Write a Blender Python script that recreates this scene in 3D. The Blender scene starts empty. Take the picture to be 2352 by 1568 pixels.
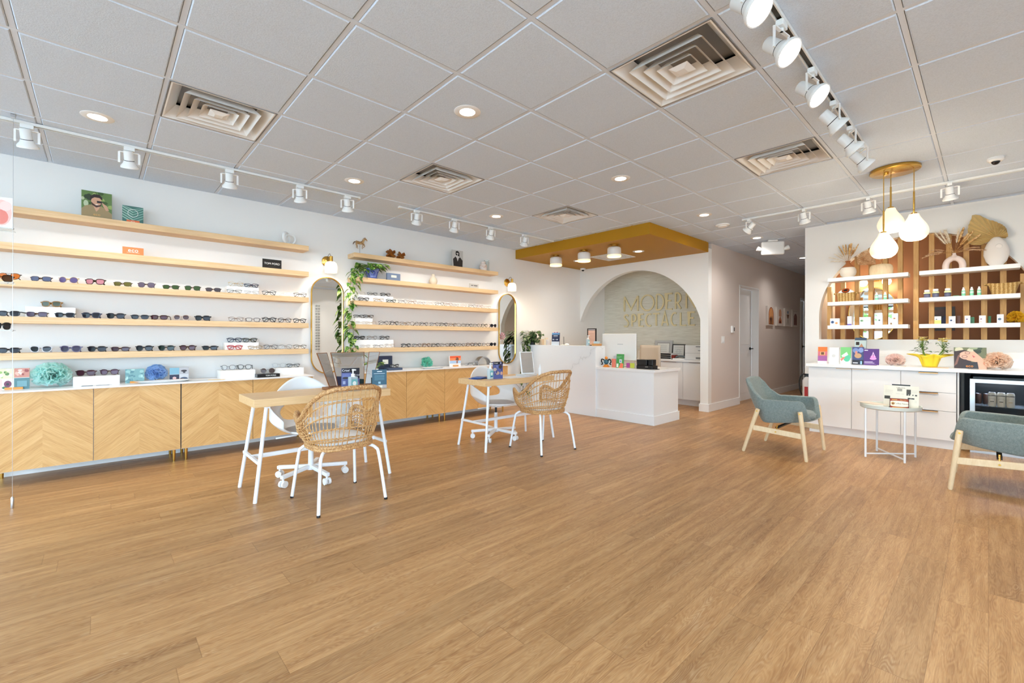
import bpy, math, random
from mathutils import Vector, Matrix

# ---------------------------------------------------------------- camera, world, large lights, exposure
scene = bpy.context.scene
COL = scene.collection
PI = math.pi
LW, CEIL = -5.66, 2.711           # left wall plane, ceiling height
cam_data = bpy.data.cameras.new('camera')
cam = bpy.data.objects.new('camera', cam_data)
COL.objects.link(cam)
cam_data.sensor_fit = 'HORIZONTAL'
cam_data.sensor_width = 36.0
cam_data.lens = 36.0 * 1019.7 / 2352.0
cam_data.shift_x = -8.35 / 2352.0
cam_data.shift_y = -8.4 / 2352.0
cam_data.clip_start = 0.05
cam.matrix_world = (Matrix.Translation((0, 0, 1.18)) @ Matrix.Rotation(0.81754, 4, 'Z')
                    @ Matrix.Rotation(PI / 2, 4, 'X') @ Matrix.Rotation(0.002225, 4, 'Z'))
scene.camera = cam

world = bpy.data.worlds.new('world')
scene.world = world
world.use_nodes = True
bg = world.node_tree.nodes['Background']
bg.inputs['Color'].default_value = (0.58, 0.79, 1.0, 1)
bg.inputs['Strength'].default_value = 10.0

vs = scene.view_settings
vs.view_transform = 'Standard'
vs.look = 'None'
vs.exposure = 0.47
vs.gamma = 1.0
vs.use_curve_mapping = False
scene.cycles.use_denoising = True
scene.cycles.max_bounces = 10
scene.cycles.diffuse_bounces = 5
scene.cycles.adaptive_threshold = 0.02
scene.cycles.glossy_bounces = 5
scene.cycles.transmission_bounces = 8
scene.cycles.transparent_max_bounces = 16
scene.cycles.sample_clamp_indirect = 6.0
scene.cycles.caustics_reflective = False
scene.cycles.caustics_refractive = False

def light(name, kind, loc, energy, color=(1, .95, .89), rot=(0, 0, 0), **kw):
    d = bpy.data.lights.new(name, kind)
    d.energy = energy
    d.color = color
    for k, v in kw.items():
        setattr(d, k, v)
    o = bpy.data.objects.new(name, d)
    COL.objects.link(o)
    o.location = loc
    o.rotation_euler = rot
    return o

def portal(name, loc, rot, sx, sy):
    o = light(name, 'AREA', loc, 1.0, (1, 1, 1), rot, shape='RECTANGLE', size=sx, size_y=sy)
    o.data.cycles.is_portal = True
    return o
# storefront glazing lets the daylight in: front wall y=-4.8 and right wall x=3.2
portal('window_portal', (-1.2, -4.78, 1.30), (PI / 2, 0, 0), 8.4, 2.2)
portal('window_portal', (3.18, -1.5, 1.30), (PI / 2, 0, PI / 2), 5.4, 2.2)

# ---------------------------------------------------------------- helpers
class MB:
    """collects geometry; build() links it as one mesh object"""
    def __init__(s):
        s.v, s.f, s.m, s.mats, s.cur = [], [], [], [], 0
    def use(s, mat):
        if mat not in s.mats:
            s.mats.append(mat)
        s.cur = s.mats.index(mat)
        return s
    def add(s, vs_, fs_, M=None):
        n = len(s.v)
        if M is not None:
            vs_ = [M @ Vector(p) for p in vs_]
        s.v += [tuple(p) for p in vs_]
        for f in fs_:
            s.f.append(tuple(i + n for i in f))
            s.m.append(s.cur)
        return s
    def box(s, x0, x1, y0, y1, z0, z1, M=None):
        v = [(x0, y0, z0), (x1, y0, z0), (x1, y1, z0), (x0, y1, z0), (x0, y0, z1), (x1, y0, z1), (x1, y1, z1), (x0, y1, z1)]
        return s.add(v, [(0, 3, 2, 1), (4, 5, 6, 7), (0, 1, 5, 4), (1, 2, 6, 5), (2, 3, 7, 6), (3, 0, 4, 7)], M)
    def bar(s, a, b, w, t=None, up=(0, 0, 1)):
        """rectangular bar from a to b, w wide, t thick"""
        t = t or w
        a, b = Vector(a), Vector(b)
        d = (b - a).normalized()
        u = Vector(up)
        if abs(d.dot(u)) > .95:
            u = Vector((1, 0, 0))
        x = d.cross(u).normalized()
        z = x.cross(d).normalized()
        v = []
        for p in (a, b):
            for i, j in ((-1, -1), (1, -1), (1, 1), (-1, 1)):
                v.append(p + x * (i * w / 2) + z * (j * t / 2))
        return s.add(v, [(0, 1, 2, 3), (7, 6, 5, 4), (0, 4, 5, 1), (1, 5, 6, 2), (2, 6, 7, 3), (3, 7, 4, 0)])
    def tube(s, pts, r, n=8, closed=False, cap=True, sq=1.0):
        pts = [Vector(p) for p in pts]
        N = len(pts)
        rs = r if isinstance(r, (list, tuple)) else [r] * N
        u = None
        v = []
        for i, p in enumerate(pts):
            if closed:
                d = pts[(i + 1) % N] - pts[i - 1]
            else:
                d = pts[min(i + 1, N - 1)] - pts[max(i - 1, 0)]
            if d.length < 1e-9:
                d = Vector((0, 0, 1))
            d.normalize()
            if u is None:
                u = Vector((0, 0, 1)) if abs(d.z) < .9 else Vector((1, 0, 0))
            x = d.cross(u)
            if x.length < 1e-6:
                x = d.cross(Vector((1, 0, 0))) if abs(d.x) < .9 else d.cross(Vector((0, 1, 0)))
            x.normalize()
            z = x.cross(d).normalized()
            u = z
            for k in range(n):
                a = 2 * PI * k / n
                v.append(p + x * (math.cos(a) * rs[i]) + z * (math.sin(a) * rs[i] * sq))
        f = []
        for i in range(N if closed else N - 1):
            j = (i + 1) % N
            for k in range(n):
                l = (k + 1) % n
                f.append((i * n + k, i * n + l, j * n + l, j * n + k))
        if cap and not closed:
            f.append(tuple(range(n - 1, -1, -1)))
            f.append(tuple((N - 1) * n + k for k in range(n)))
        return s.add(v, f)
    def cyl(s, a, b, r, r2=None, n=20):
        return s.tube([a, b], [r, r if r2 is None else r2], n)
    def lathe(s, prof, c=(0, 0, 0), n=28, M=None, flute=0, fl=0):
        """profile of (radius, z)"""
        v, f = [], []
        for r, z in prof:
            for k in range(n):
                a = 2 * PI * k / n
                rr = r * (1 + (fl * math.cos(flute * a) if flute else 0))
                v.append((c[0] + rr * math.cos(a), c[1] + rr * math.sin(a), c[2] + z))
        for i in range(len(prof) - 1):
            for k in range(n):
                l = (k + 1) % n
                f.append((i * n + k, i * n + l, (i + 1) * n + l, (i + 1) * n + k))
        return s.add(v, f, M)
    def sphere(s, c, r, n=16, m=10, sc=(1, 1, 1), M=None):
        v, f = [], []
        for i in range(m + 1):
            t = PI * i / m
            for k in range(n):
                a = 2 * PI * k / n
                v.append((c[0] + sc[0] * r * math.sin(t) * math.cos(a), c[1] + sc[1] * r * math.sin(t) * math.sin(a), c[2] - sc[2] * r * math.cos(t)))
        for i in range(m):
            for k in range(n):
                l = (k + 1) % n
                f.append((i * n + k, i * n + l, (i + 1) * n + l, (i + 1) * n + k))
        return s.add(v, f, M)
    def prism(s, poly, d0, d1, M=None, plane='XZ'):
        """polygon extruded; XZ -> thickness along y, YZ -> along x, XY -> along z"""
        def P(p, d):
            return {'XZ': (p[0], d, p[1]), 'YZ': (d, p[0], p[1]), 'XY': (p[0], p[1], d)}[plane]
        n = len(poly)
        v = [P(p, d0) for p in poly] + [P(p, d1) for p in poly]
        f = [tuple(range(n)), tuple(range(2 * n - 1, n - 1, -1))]
        for i in range(n):
            j = (i + 1) % n
            f.append((i, i + n, j + n, j))
        return s.add(v, f, M)
    def strip(s, outer, inner, d0, d1, plane='XZ', closed=True):
        """band between two equally long outlines, extruded"""
        def P(p, d):
            return {'XZ': (p[0], d, p[1]), 'YZ': (d, p[0], p[1]), 'XY': (p[0], p[1], d)}[plane]
        n = len(outer)
        v = [P(p, d0) for p in outer] + [P(p, d0) for p in inner] + [P(p, d1) for p in outer] + [P(p, d1) for p in inner]
        f = []
        for i in range(n if closed else n - 1):
            j = (i + 1) % n
            f += [(i, j, n + j, n + i), (2 * n + i, 3 * n + i, 3 * n + j, 2 * n + j), (i, 2 * n + i, 2 * n + j, j), (n + i, n + j, 3 * n + j, 3 * n + i)]
        if not closed:
            f += [(0, n, 3 * n, 2 * n), (n - 1, 3 * n - 1, 4 * n - 1, 2 * n - 1)]
        return s.add(v, f)
    def grid(s, fn, nu, nv, wrap=False):
        v = [fn(i, j) for i in range(nu) for j in range(nv)]
        f = []
        for i in range(nu if wrap else nu - 1):
            a = (i + 1) % nu
            for j in range(nv - 1):
                f.append((i * nv + j, a * nv + j, a * nv + j + 1, i * nv + j + 1))
        return s.add(v, f)
    def build(s, name, mat=None, parent=None, smooth=False, bevel=0, subsurf=0, solid=0, angle=40):
        me = bpy.data.meshes.new(name)
        me.from_pydata(s.v, [], s.f)
        if mat is not None and not s.mats:
            me.materials.append(mat)
        for m_ in s.mats:
            me.materials.append(m_)
        if s.mats:
            me.polygons.foreach_set('material_index', s.m)
        me.validate()
        import bmesh
        bm = bmesh.new()
        bm.from_mesh(me)
        bmesh.ops.recalc_face_normals(bm, faces=bm.faces)
        if smooth:
            lim = math.radians(angle)
            for f in bm.faces:
                f.smooth = True
            for e in bm.edges:
                if len(e.link_faces) == 2 and e.calc_face_angle(0) > lim:
                    e.smooth = False
        bm.to_mesh(me)
        bm.free()
        o = bpy.data.objects.new(name, me)
        COL.objects.link(o)
        if parent is not None:
            o.parent = parent
        if solid:
            k = o.modifiers.new('thickness', 'SOLIDIFY')
            k.thickness = solid
            k.offset = 0
        if bevel:
            k = o.modifiers.new('bevel', 'BEVEL')
            k.width = bevel
            k.segments = 2
            k.limit_method = 'ANGLE'
            k.angle_limit = math.radians(45)
        if subsurf:
            k = o.modifiers.new('subdivision', 'SUBSURF')
            k.levels = subsurf
            k.render_levels = subsurf
        return o

def tag(o, label, cat, group=None, kind=None):
    if label: o['label'] = label
    if cat: o['category'] = cat
    if group: o['group'] = group
    if kind: o['kind'] = kind
    return o

def thing(name, label, cat, loc=(0, 0, 0), rz=0, group=None):
    o = bpy.data.objects.new(name, None)
    COL.objects.link(o)
    o.empty_display_size = .05
    o.location = loc
    o.rotation_euler = (0, 0, rz)
    return tag(o, label, cat, group)

def struct(o):
    o['kind'] = 'structure'
    return o

KIDS = {}
def kids(o):
    return [c for c in COL.objects if c.parent is o]

def copy_tree(o, label=None, cat=None, group=None, loc=None, rz=None, parent=None):
    c = o.copy()
    COL.objects.link(c)
    if parent is not None:
        c.parent = parent
    if label: c['label'] = label
    if cat: c['category'] = cat
    if group: c['group'] = group
    if loc is not None: c.location = loc
    if rz is not None: c.rotation_euler = (0, 0, rz)
    for k in kids(o):
        copy_tree(k, parent=c)
    return c

def arc(cx, cy, r, a0, a1, n, ry=None):
    ry = r if ry is None else ry
    return [(cx + r * math.cos(math.radians(a0 + (a1 - a0) * i / (n - 1))), cy + ry * math.sin(math.radians(a0 + (a1 - a0) * i / (n - 1)))) for i in range(n)]

def smoothpath(pts, sub=6):
    P = [Vector(p) for p in pts]
    out = []
    for i in range(len(P) - 1):
        p0, p1, p2, p3 = P[max(i - 1, 0)], P[i], P[i + 1], P[min(i + 2, len(P) - 1)]
        for k in range(sub):
            t = k / sub
            out.append(.5 * ((2 * p1) + (p2 - p0) * t + (2 * p0 - 5 * p1 + 4 * p2 - p3) * t * t + (3 * p1 - p0 - 3 * p2 + p3) * t ** 3))
    out.append(P[-1])
    return out

def smoothprof(pr, sub=4):
    return [(max(q.x, 0), q.z) for q in smoothpath([(r, 0, z) for r, z in pr], sub)]

# ---------------------------------------------------------------- materials
def lin(c):
    """sRGB 0-255 -> linear"""
    return tuple(((x / 255) / 12.92 if x <= 10 else ((x / 255 + .055) / 1.055) ** 2.4) for x in c) + (1,)

MATS = {}
def mat(name, rgb=(200, 200, 200), rough=.5, metal=0, emit=None, es=0, alpha=1, trans=0, ior=1.45, spec=.5, sheen=0, coat=0, sss=0):
    if name in MATS:
        return MATS[name]
    m = bpy.data.materials.new(name)
    m.use_nodes = True
    b = m.node_tree.nodes['Principled BSDF']
    b.inputs['Base Color'].default_value = lin(rgb)
    b.inputs['Roughness'].default_value = rough
    b.inputs['Metallic'].default_value = metal
    b.inputs['Specular IOR Level'].default_value = spec
    b.inputs['IOR'].default_value = ior
    b.inputs['Transmission Weight'].default_value = trans
    b.inputs['Alpha'].default_value = alpha
    b.inputs['Sheen Weight'].default_value = sheen
    b.inputs['Coat Weight'].default_value = coat
    if emit:
        b.inputs['Emission Color'].default_value = lin(emit)
        b.inputs['Emission Strength'].default_value = es
    MATS[name] = m
    return m

class NT:
    def __init__(s, m):
        s.t = m.node_tree
        s.b = s.t.nodes['Principled BSDF']
    def n(s, typ, **kw):
        o = s.t.nodes.new(typ)
        for k, v in kw.items():
            if k in o.inputs.keys():
                o.inputs[k].default_value = v
            else:
                setattr(o, k, v)
        return o
    def l(s, a, b):
        s.t.links.new(a, b)
    def math(s, op, a, b=None, c=None):
        o = s.t.nodes.new('ShaderNodeMath')
        o.operation = op
        for i, x in enumerate((a, b, c)):
            if x is None:
                continue
            if isinstance(x, (int, float)):
                o.inputs[i].default_value = x
            else:
                s.l(x, o.inputs[i])
        return o.outputs[0]
    def ramp(s, fac, stops, interp='LINEAR'):
        r = s.t.nodes.new('ShaderNodeValToRGB')
        r.color_ramp.interpolation = interp
        while len(r.color_ramp.elements) < len(stops):
            r.color_ramp.elements.new(.5)
        for e, (p, c) in zip(r.color_ramp.elements, stops):
            e.position = p
            e.color = lin(c)
        s.l(fac, r.inputs[0])
        return r.outputs[0]
    def mix(s, fac, a, b, mode='MIX'):
        o = s.t.nodes.new('ShaderNodeMix')
        o.data_type = 'RGBA'
        o.blend_type = mode
        for x, i in ((fac, 0), (a, 6), (b, 7)):
            if isinstance(x, (int, float)):
                o.inputs[i].default_value = x
            elif isinstance(x, tuple):
                o.inputs[i].default_value = x
            else:
                s.l(x, o.inputs[i])
        return o.outputs[2]
    def noise(s, vec, scale, detail=4, rough=.5, dist=0):
        o = s.n('ShaderNodeTexNoise', Scale=scale, Detail=detail, Roughness=rough, Distortion=dist)
        if vec is not None:
            s.l(vec, o.inputs['Vector'])
        return o.outputs['Fac']
    def coord(s, kind='Object', scale=(1, 1, 1), rot=(0, 0, 0), loc=(0, 0, 0)):
        c = s.t.nodes.new('ShaderNodeTexCoord')
        m = s.t.nodes.new('ShaderNodeMapping')
        m.inputs['Scale'].default_value = scale
        m.inputs['Rotation'].default_value = rot
        m.inputs['Location'].default_value = loc
        s.l(c.outputs[kind], m.inputs[0])
        return m.outputs[0]
    def sep(s, v):
        o = s.t.nodes.new('ShaderNodeSeparateXYZ')
        s.l(v, o.inputs[0])
        return o.outputs
    def comb(s, x, y, z):
        o = s.t.nodes.new('ShaderNodeCombineXYZ')
        for i, a in enumerate((x, y, z)):
            if isinstance(a, (int, float)):
                o.inputs[i].default_value = a
            else:
                s.l(a, o.inputs[i])
        return o.outputs[0]
    def bump(s, h, strength=.2, dist=.01):
        o = s.n('ShaderNodeBump', Strength=strength, Distance=dist)
        s.l(h, o.inputs['Height'])
        s.l(o.outputs[0], s.b.inputs['Normal'])
    def col(s, c):
        s.l(c, s.b.inputs['Base Color'])

def wood(name, c0, c1, scale=(3, 3, 30), rough=.45, bumpy=.05, kind='Object'):
    """grain runs along the axis with the smallest scale"""
    if name in MATS:
        return MATS[name]
    m = mat(name, c0, rough)
    t = NT(m)
    v = t.coord(kind, scale)
    f = t.noise(v, 2.2, 6, .62, .35)
    g = t.noise(v, 9, 3, .6, .1)
    k = t.math('ADD', t.math('MULTIPLY', f, .7), t.math('MULTIPLY', g, .3))
    t.col(t.ramp(k, [(.3, c0), (.7, c1)]))
    t.bump(g, bumpy, .002)
    return m

M_wall = mat('painted_wall_white', (238, 236, 232), .6)
M_hall = mat('painted_wall_beige', (224, 212, 203), .6)
M_trimw = mat('white_trim_paint', (238, 237, 235), .4)
M_white = mat('white_plastic', (240, 240, 238), .35)
M_wmetal = mat('white_powder_coated_metal', (238, 239, 240), .35)
M_lam = mat('white_laminate', (236, 234, 232), .28)
M_quartz = mat('white_quartz_top', (240, 238, 236), .2)
M_black = mat('black_plastic', (18, 18, 20), .35)
M_bmetal = mat('black_metal', (25, 25, 26), .4, .6)
M_brass = mat('brushed_brass', (214, 170, 84), .25, 1)
M_copper = mat('copper_handle', (206, 146, 90), .3, 1)
M_steel = mat('stainless_steel', (205, 206, 208), .28, 1)
M_mirror = mat('mirror_glass', (235, 238, 238), .015, 1)
M_glass = mat('clear_glass', (250, 255, 253), .02, 0, trans=1, ior=1.45)
M_acryl = mat('clear_acrylic', (245, 250, 250), .03, 0, trans=1, ior=1.1)
M_mustard = mat('mustard_paint', (176, 126, 0), .55)
M_terra = mat('terracotta_wall_paint', (140, 98, 68), .6)
M_frame = mat('white_riser_acrylic', (245, 244, 241), .3)

def mk_floor():
    m = mat('oak_vinyl_planks', (180, 135, 90), .34)
    t = NT(m)
    X, Y, Z = t.sep(t.coord('Object'))
    pw, pl = .1524, 1.22
    row = t.math('FLOOR', t.math('DIVIDE', X, pw))
    wn = t.n('ShaderNodeTexWhiteNoise', noise_dimensions='1D')
    t.l(row, wn.inputs['W'])
    yy = t.math('ADD', Y, t.math('MULTIPLY', wn.outputs['Value'], 5.3))
    colm = t.math('FLOOR', t.math('DIVIDE', yy, pl))
    w2 = t.n('ShaderNodeTexWhiteNoise', noise_dimensions='2D')
    t.l(t.comb(row, colm, 0), w2.inputs['Vector'])
    rnd = w2.outputs['Value']
    # cathedral grain: stretched, warped rings that change from plank to plank
    gx = t.math('ADD', X, t.math('MULTIPLY', rnd, 37.0))
    gy = t.math('ADD', Y, t.math('MULTIPLY', rnd, 61.0))
    gv = t.comb(gx, t.math('MULTIPLY', gy, .16), 0)
    warp = t.noise(gv, 7, 3, .55)
    rings = t.math('SINE', t.math('MULTIPLY', t.math('ADD', t.math('MULTIPLY', warp, 1.0), t.math('MULTIPLY', gx, .9)), 235))
    rings = t.math('ADD', t.math('MULTIPLY', rings, .5), .5)
    fine = t.noise(t.comb(gx, t.math('MULTIPLY', gy, .045), 0), 160, 3, .6)
    mid = t.noise(t.comb(gx, t.math('MULTIPLY', gy, .07), 0), 22, 4, .6, .3)
    pore = t.noise(t.comb(gx, t.math('MULTIPLY', gy, .03), 7), 420, 2, .7)
    light_ = t.noise(t.comb(gx, t.math('MULTIPLY', gy, .2), 3), 14, 3, .6, .8)
    base = t.ramp(mid, [(.28, (150, 102, 58)), (.5, (182, 134, 84)), (.74, (212, 166, 114))])
    base = t.mix(t.math('MULTIPLY', rings, .30), base, lin((216, 176, 124)))
    base = t.mix(t.math('MULTIPLY', fine, .34), base, lin((124, 82, 46)))
    pv = t.math('MINIMUM', t.math('MAXIMUM', t.math('MULTIPLY', t.math('SUBTRACT', pore, .52), 5.0), 0.0), 1.0)
    base = t.mix(t.math('MULTIPLY', pv, .42), base, lin((112, 72, 40)))
    pl_ = t.math('MINIMUM', t.math('MAXIMUM', t.math('MULTIPLY', t.math('SUBTRACT', .40, pore), 6.0), 0.0), 1.0)
    base = t.mix(t.math('MULTIPLY', pl_, .40), base, lin((232, 200, 156)))
    pale = t.math('MINIMUM', t.math('MAXIMUM', t.math('MULTIPLY', t.math('SUBTRACT', light_, .60), 6.0), 0.0), 1.0)
    base = t.mix(t.math('MULTIPLY', t.math('MULTIPLY', pale, rings), .32), base, lin((226, 198, 160)))
    tone = t.math('ADD', .87, t.math('MULTIPLY', rnd, .22))
    base = t.mix(1.0, base, t.comb(tone, tone, tone), 'MULTIPLY')
    fx = t.math('FRACT', t.math('DIVIDE', X, pw))
    fy = t.math('FRACT', t.math('DIVIDE', yy, pl))
    ex = t.math('LESS_THAN', t.math('ABSOLUTE', t.math('SUBTRACT', fx, .5)), .492)
    ey = t.math('LESS_THAN', t.math('ABSOLUTE', t.math('SUBTRACT', fy, .5)), .4988)
    seam = t.math('MULTIPLY', ex, ey)
    base = t.mix(seam, t.mix(1.0, base, lin((226, 220, 214)), 'MULTIPLY'), base)
    t.col(base)
    t.l(t.math('ADD', .30, t.math('MULTIPLY', fine, .16)), t.b.inputs['Roughness'])
    t.bump(t.math('ADD', t.math('MULTIPLY', fine, .5), seam), .12, .003)
    return m
M_floor = mk_floor()

def mk_chevron():
    """oak veneer laid in a chevron around the middle of each door (local y=0)"""
    m = mat('oak_chevron_veneer', (214, 168, 104), .42)
    t = NT(m)
    X, Y, Z = t.sep(t.coord('Object'))
    oi = t.n('ShaderNodeObjectInfo')
    a = t.math('ABSOLUTE', Y)
    side = t.math('GREATER_THAN', Y, 0)
    along = t.math('SUBTRACT', t.math('MULTIPLY', a, .78), t.math('MULTIPLY', Z, .63))
    across = t.math('ADD', t.math('MULTIPLY', a, .63), t.math('MULTIPLY', Z, .78))
    band = t.math('FLOOR', t.math('DIVIDE', across, .052))
    wn = t.n('ShaderNodeTexWhiteNoise', noise_dimensions='3D')
    t.l(t.comb(band, side, oi.outputs['Random']), wn.inputs['Vector'])
    r = wn.outputs['Value']
    g = t.noise(t.comb(t.math('ADD', across, t.math('MULTIPLY', r, 9)), t.math('MULTIPLY', along, .05), side), 130, 4, .62, .1)
    g2 = t.noise(t.comb(t.math('ADD', across, t.math('MULTIPLY', r, 9)), t.math('MULTIPLY', along, .08), side), 30, 3, .6, .2)
    k = t.math('ADD', t.math('MULTIPLY', g, .62), t.math('ADD', t.math('MULTIPLY', g2, .26), t.math('MULTIPLY', r, .13)))
    t.col(t.ramp(k, [(.28, (188, 138, 78)), (.52, (214, 168, 106)), (.78, (230, 190, 132))]))
    return m
M_chev = mk_chevron()
M_shelf = wood('oak_shelf_veneer', (212, 172, 122), (234, 203, 160), (14, 1.2, 26), .45)
M_table = wood('bamboo_table_top', (214, 172, 118), (238, 205, 158), (34, 1.5, 40), .4)
M_tableY = M_table
M_slat = wood('pine_slat_wood', (182, 132, 70), (214, 170, 106), (20, 20, 1.6), .5)
M_birch = wood('birch_leg_wood', (222, 192, 148), (240, 216, 178), (16, 16, 3), .4)
M_walnut = wood('walnut_wood', (120, 72, 36), (156, 100, 56), (20, 3, 20), .45)
M_knot = wood('glossy_acacia_wood', (96, 48, 14), (176, 104, 36), (24, 24, 6), .3)

def mk_tile():
    m = mat('mineral_ceiling_tile', (205, 205, 203), .9, spec=.2)
    t = NT(m)
    v = t.coord('Object')
    f = t.noise(v, 150, 3, .7)
    t.col(t.ramp(f, [(.3, (204, 217, 233)), (.6, (216, 229, 245))]))
    t.bump(f, .35, .004)
    return m
M_tile = mk_tile()
M_tee = mat('ceiling_grid_metal', (216, 225, 238), .6)

def mk_marble():
    m = mat('white_veined_marble', (236, 236, 234), .22)
    t = NT(m)
    X, Y, Z = t.sep(t.coord('Object'))
    v = t.coord('Object')
    wob = t.math('SUBTRACT', t.noise(v, 3.2, 5, .6, .3), .5)
    # one long vein rising to the right, a fainter one beside it
    d = t.math('ADD', t.math('SUBTRACT', Z, t.math('ADD', t.math('MULTIPLY', X, .62), .52)), t.math('MULTIPLY', wob, .50))
    vein = t.math('MAXIMUM', t.math('SUBTRACT', 1.0, t.math('MULTIPLY', t.math('ABSOLUTE', d), 70)), 0)
    soft = t.math('MAXIMUM', t.math('SUBTRACT', 1.0, t.math('MULTIPLY', t.math('ABSOLUTE', d), 9)), 0)
    d2 = t.math('ADD', t.math('ADD', X, t.math('MULTIPLY', Z, .25)), t.math('MULTIPLY', wob, .6))
    v2 = t.math('MAXIMUM', t.math('SUBTRACT', 1.0, t.math('MULTIPLY', t.math('ABSOLUTE', t.math('ADD', d2, .35)), 14)), 0)
    c = t.mix(t.math('MULTIPLY', soft, .14), lin((238, 238, 237)), lin((206, 206, 204)))
    c = t.mix(t.math('MULTIPLY', vein, .30), c, lin((176, 174, 170)))
    c = t.mix(t.math('MULTIPLY', v2, .16), c, lin((208, 208, 206)))
    t.col(c)
    return m
M_marble = mk_marble()

def mk_grass():
    m = mat('grasscloth_wallpaper', (214, 208, 190), .7)
    t = NT(m)
    f = t.noise(t.coord('Object', (1.6, 1, 46)), 3.0, 5, .6)
    t.col(t.ramp(f, [(.3, (206, 198, 178)), (.5, (224, 217, 200)), (.7, (238, 233, 219))]))
    t.bump(f, .3, .004)
    return m
M_grass = mk_grass()

def mk_fabric(name, c0, c1):
    m = mat(name, c0, .85, sheen=.3)
    t = NT(m)
    f = t.noise(t.coord('Object'), 220, 2, .7)
    g = t.noise(t.coord('Object'), 60, 2, .5)
    t.col(t.ramp(t.math('ADD', t.math('MULTIPLY', f, .7), t.math('MULTIPLY', g, .3)), [(.35, c0), (.65, c1)]))
    t.bump(f, .3, .002)
    return m
M_fab = mk_fabric('grey_green_wool_felt', (104, 116, 114), (142, 152, 146))
M_cush = mk_fabric('white_cushion_fabric', (226, 224, 220), (242, 240, 236))
M_felt = mk_fabric('grey_felt_lining', (176, 174, 172), (196, 194, 190))

def mk_rattan():
    m = mat('natural_rattan', (204, 160, 104), .5)
    t = NT(m)
    f = t.noise(t.coord('Object'), 45, 3, .6)
    t.col(t.ramp(f, [(.3, (176, 124, 70)), (.55, (208, 162, 106)), (.75, (230, 192, 140))]))
    return m
M_rattan = mk_rattan()

def mk_wrap():
    m = mat('wrapped_rattan_binding', (190, 142, 90), .5)
    t = NT(m)
    w = t.noise(t.coord('Object', (1, 1, 1)), 95, 3, .6, .3)
    t.col(t.ramp(w, [(.34, (146, 98, 56)), (.5, (194, 146, 94)), (.68, (222, 182, 130))]))
    t.bump(w, .6, .004)
    return m
M_wrap = mk_wrap()

def mk_leaf(name, dark, mid, pale, thr=.56):
    m = mat(name, mid, .38)
    t = NT(m)
    f = t.noise(t.coord('Object'), 28, 3, .6, .8)
    t.col(t.ramp(f, [(.3, dark), (thr - .06, mid), (thr + .05, pale)]))
    return m
M_leaf = mk_leaf('variegated_pothos_leaf', (30, 70, 22), (62, 112, 34), (178, 194, 104))
M_leafd = mk_leaf('dark_pothos_leaf', (22, 44, 20), (44, 72, 34), (122, 140, 82), .6)
M_stem = mat('green_stem', (120, 150, 70), .5)
M_stemb = mat('brown_stem', (96, 72, 46), .6)

def wicker(name, c0, c1):
    m = mat(name, c0, .7)
    t = NT(m)
    w = t.n('ShaderNodeTexWave', Scale=1.0, Distortion=4.0, Detail=2.0)
    w.inputs['Detail Scale'].default_value = 6
    t.l(t.coord('Object', (10, 10, 60)), w.inputs['Vector'])
    t.col(t.ramp(w.outputs['Fac'], [(.2, c0), (.8, c1)]))
    t.bump(w.outputs['Fac'], .8, .006)
    return m
M_seag = wicker('woven_seagrass', (176, 132, 66), (226, 190, 126))

M_lampon = mat('led_diffuser_lit', (255, 250, 240), .5, emit=(255, 246, 232), es=9)
M_spoton = mat('spotlight_lens_lit', (255, 250, 240), .5, emit=(255, 252, 244), es=6)
M_opal = mat('opal_glass_shade', (255, 240, 220), .35, emit=(255, 226, 184), es=.5)
M_opalw = mat('frosted_sconce_glass', (255, 246, 232), .35, emit=(255, 240, 220), es=.6)
M_bulbw = mat('lit_bulb_warm', (255, 230, 190), .5, emit=(255, 214, 150), es=14)

# ---------------------------------------------------------------- the setting
XR, YF, YB, YH = 3.2, -4.8, 7.93, 13.4     # right wall, front wall, recess back wall, hall end
def wallbox(name, *a, m=M_wall, **k):
    return struct(MB().box(*a).build(name, m, **k))

struct(MB().box(-5.9, 3.4, -5.0, 13.6, -.1, 0).build('floor', M_floor))
wallbox('wall_left', LW - .14, LW, -5.0, 8.1, 0, 3.0)
# front wall and right wall: storefront glazing with mullions
b = MB()
b.box(LW, XR, YF - .14, YF, 0, .22); b.box(LW, XR, YF - .14, YF, 2.4, 3.0)
b.box(LW, -5.4, YF - .14, YF, .22, 2.4); b.box(3.0, XR, YF - .14, YF, .22, 2.4)
struct(b.build('wall_front', M_wall))
b = MB()
for x in (-5.4, -3.72, -2.04, -.36, 1.32, 2.96):
    b.box(x, x + .05, YF - .1, YF - .02, .22, 2.4)
b.box(-5.4, 3.0, YF - .1, YF - .02, .22, .27); b.box(-5.4, 3.0, YF - .1, YF - .02, 2.35, 2.4)
struct(b.build('window_1', mat('dark_bronze_mullion', (40, 38, 36), .4, .5)))
b = MB()
b.box(XR, XR + .14, YF, 13.4, 0, .22); b.box(XR, XR + .14, YF, 13.4, 2.4, 3.0)
b.box(XR, XR + .14, YF, -4.2, .22, 2.4); b.box(XR, XR + .14, 1.2, 13.4, .22, 2.4)
struct(b.build('wall_right', M_wall))
b = MB()
for y in (-4.2, -2.4, -.6, 1.15):
    b.box(XR + .02, XR + .1, y, y + .05, .22, 2.4)
b.box(XR + .02, XR + .1, -4.2, 1.2, .22, .27); b.box(XR + .02, XR + .1, -4.2, 1.2, 2.35, 2.4)
struct(b.build('window_2', MATS['dark_bronze_mullion']))
struct(MB().box(-40, 40, -60, 60, -1.2, -.25).build('floor_outside', mat('outside_paving', (196, 196, 194), .9)))

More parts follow.
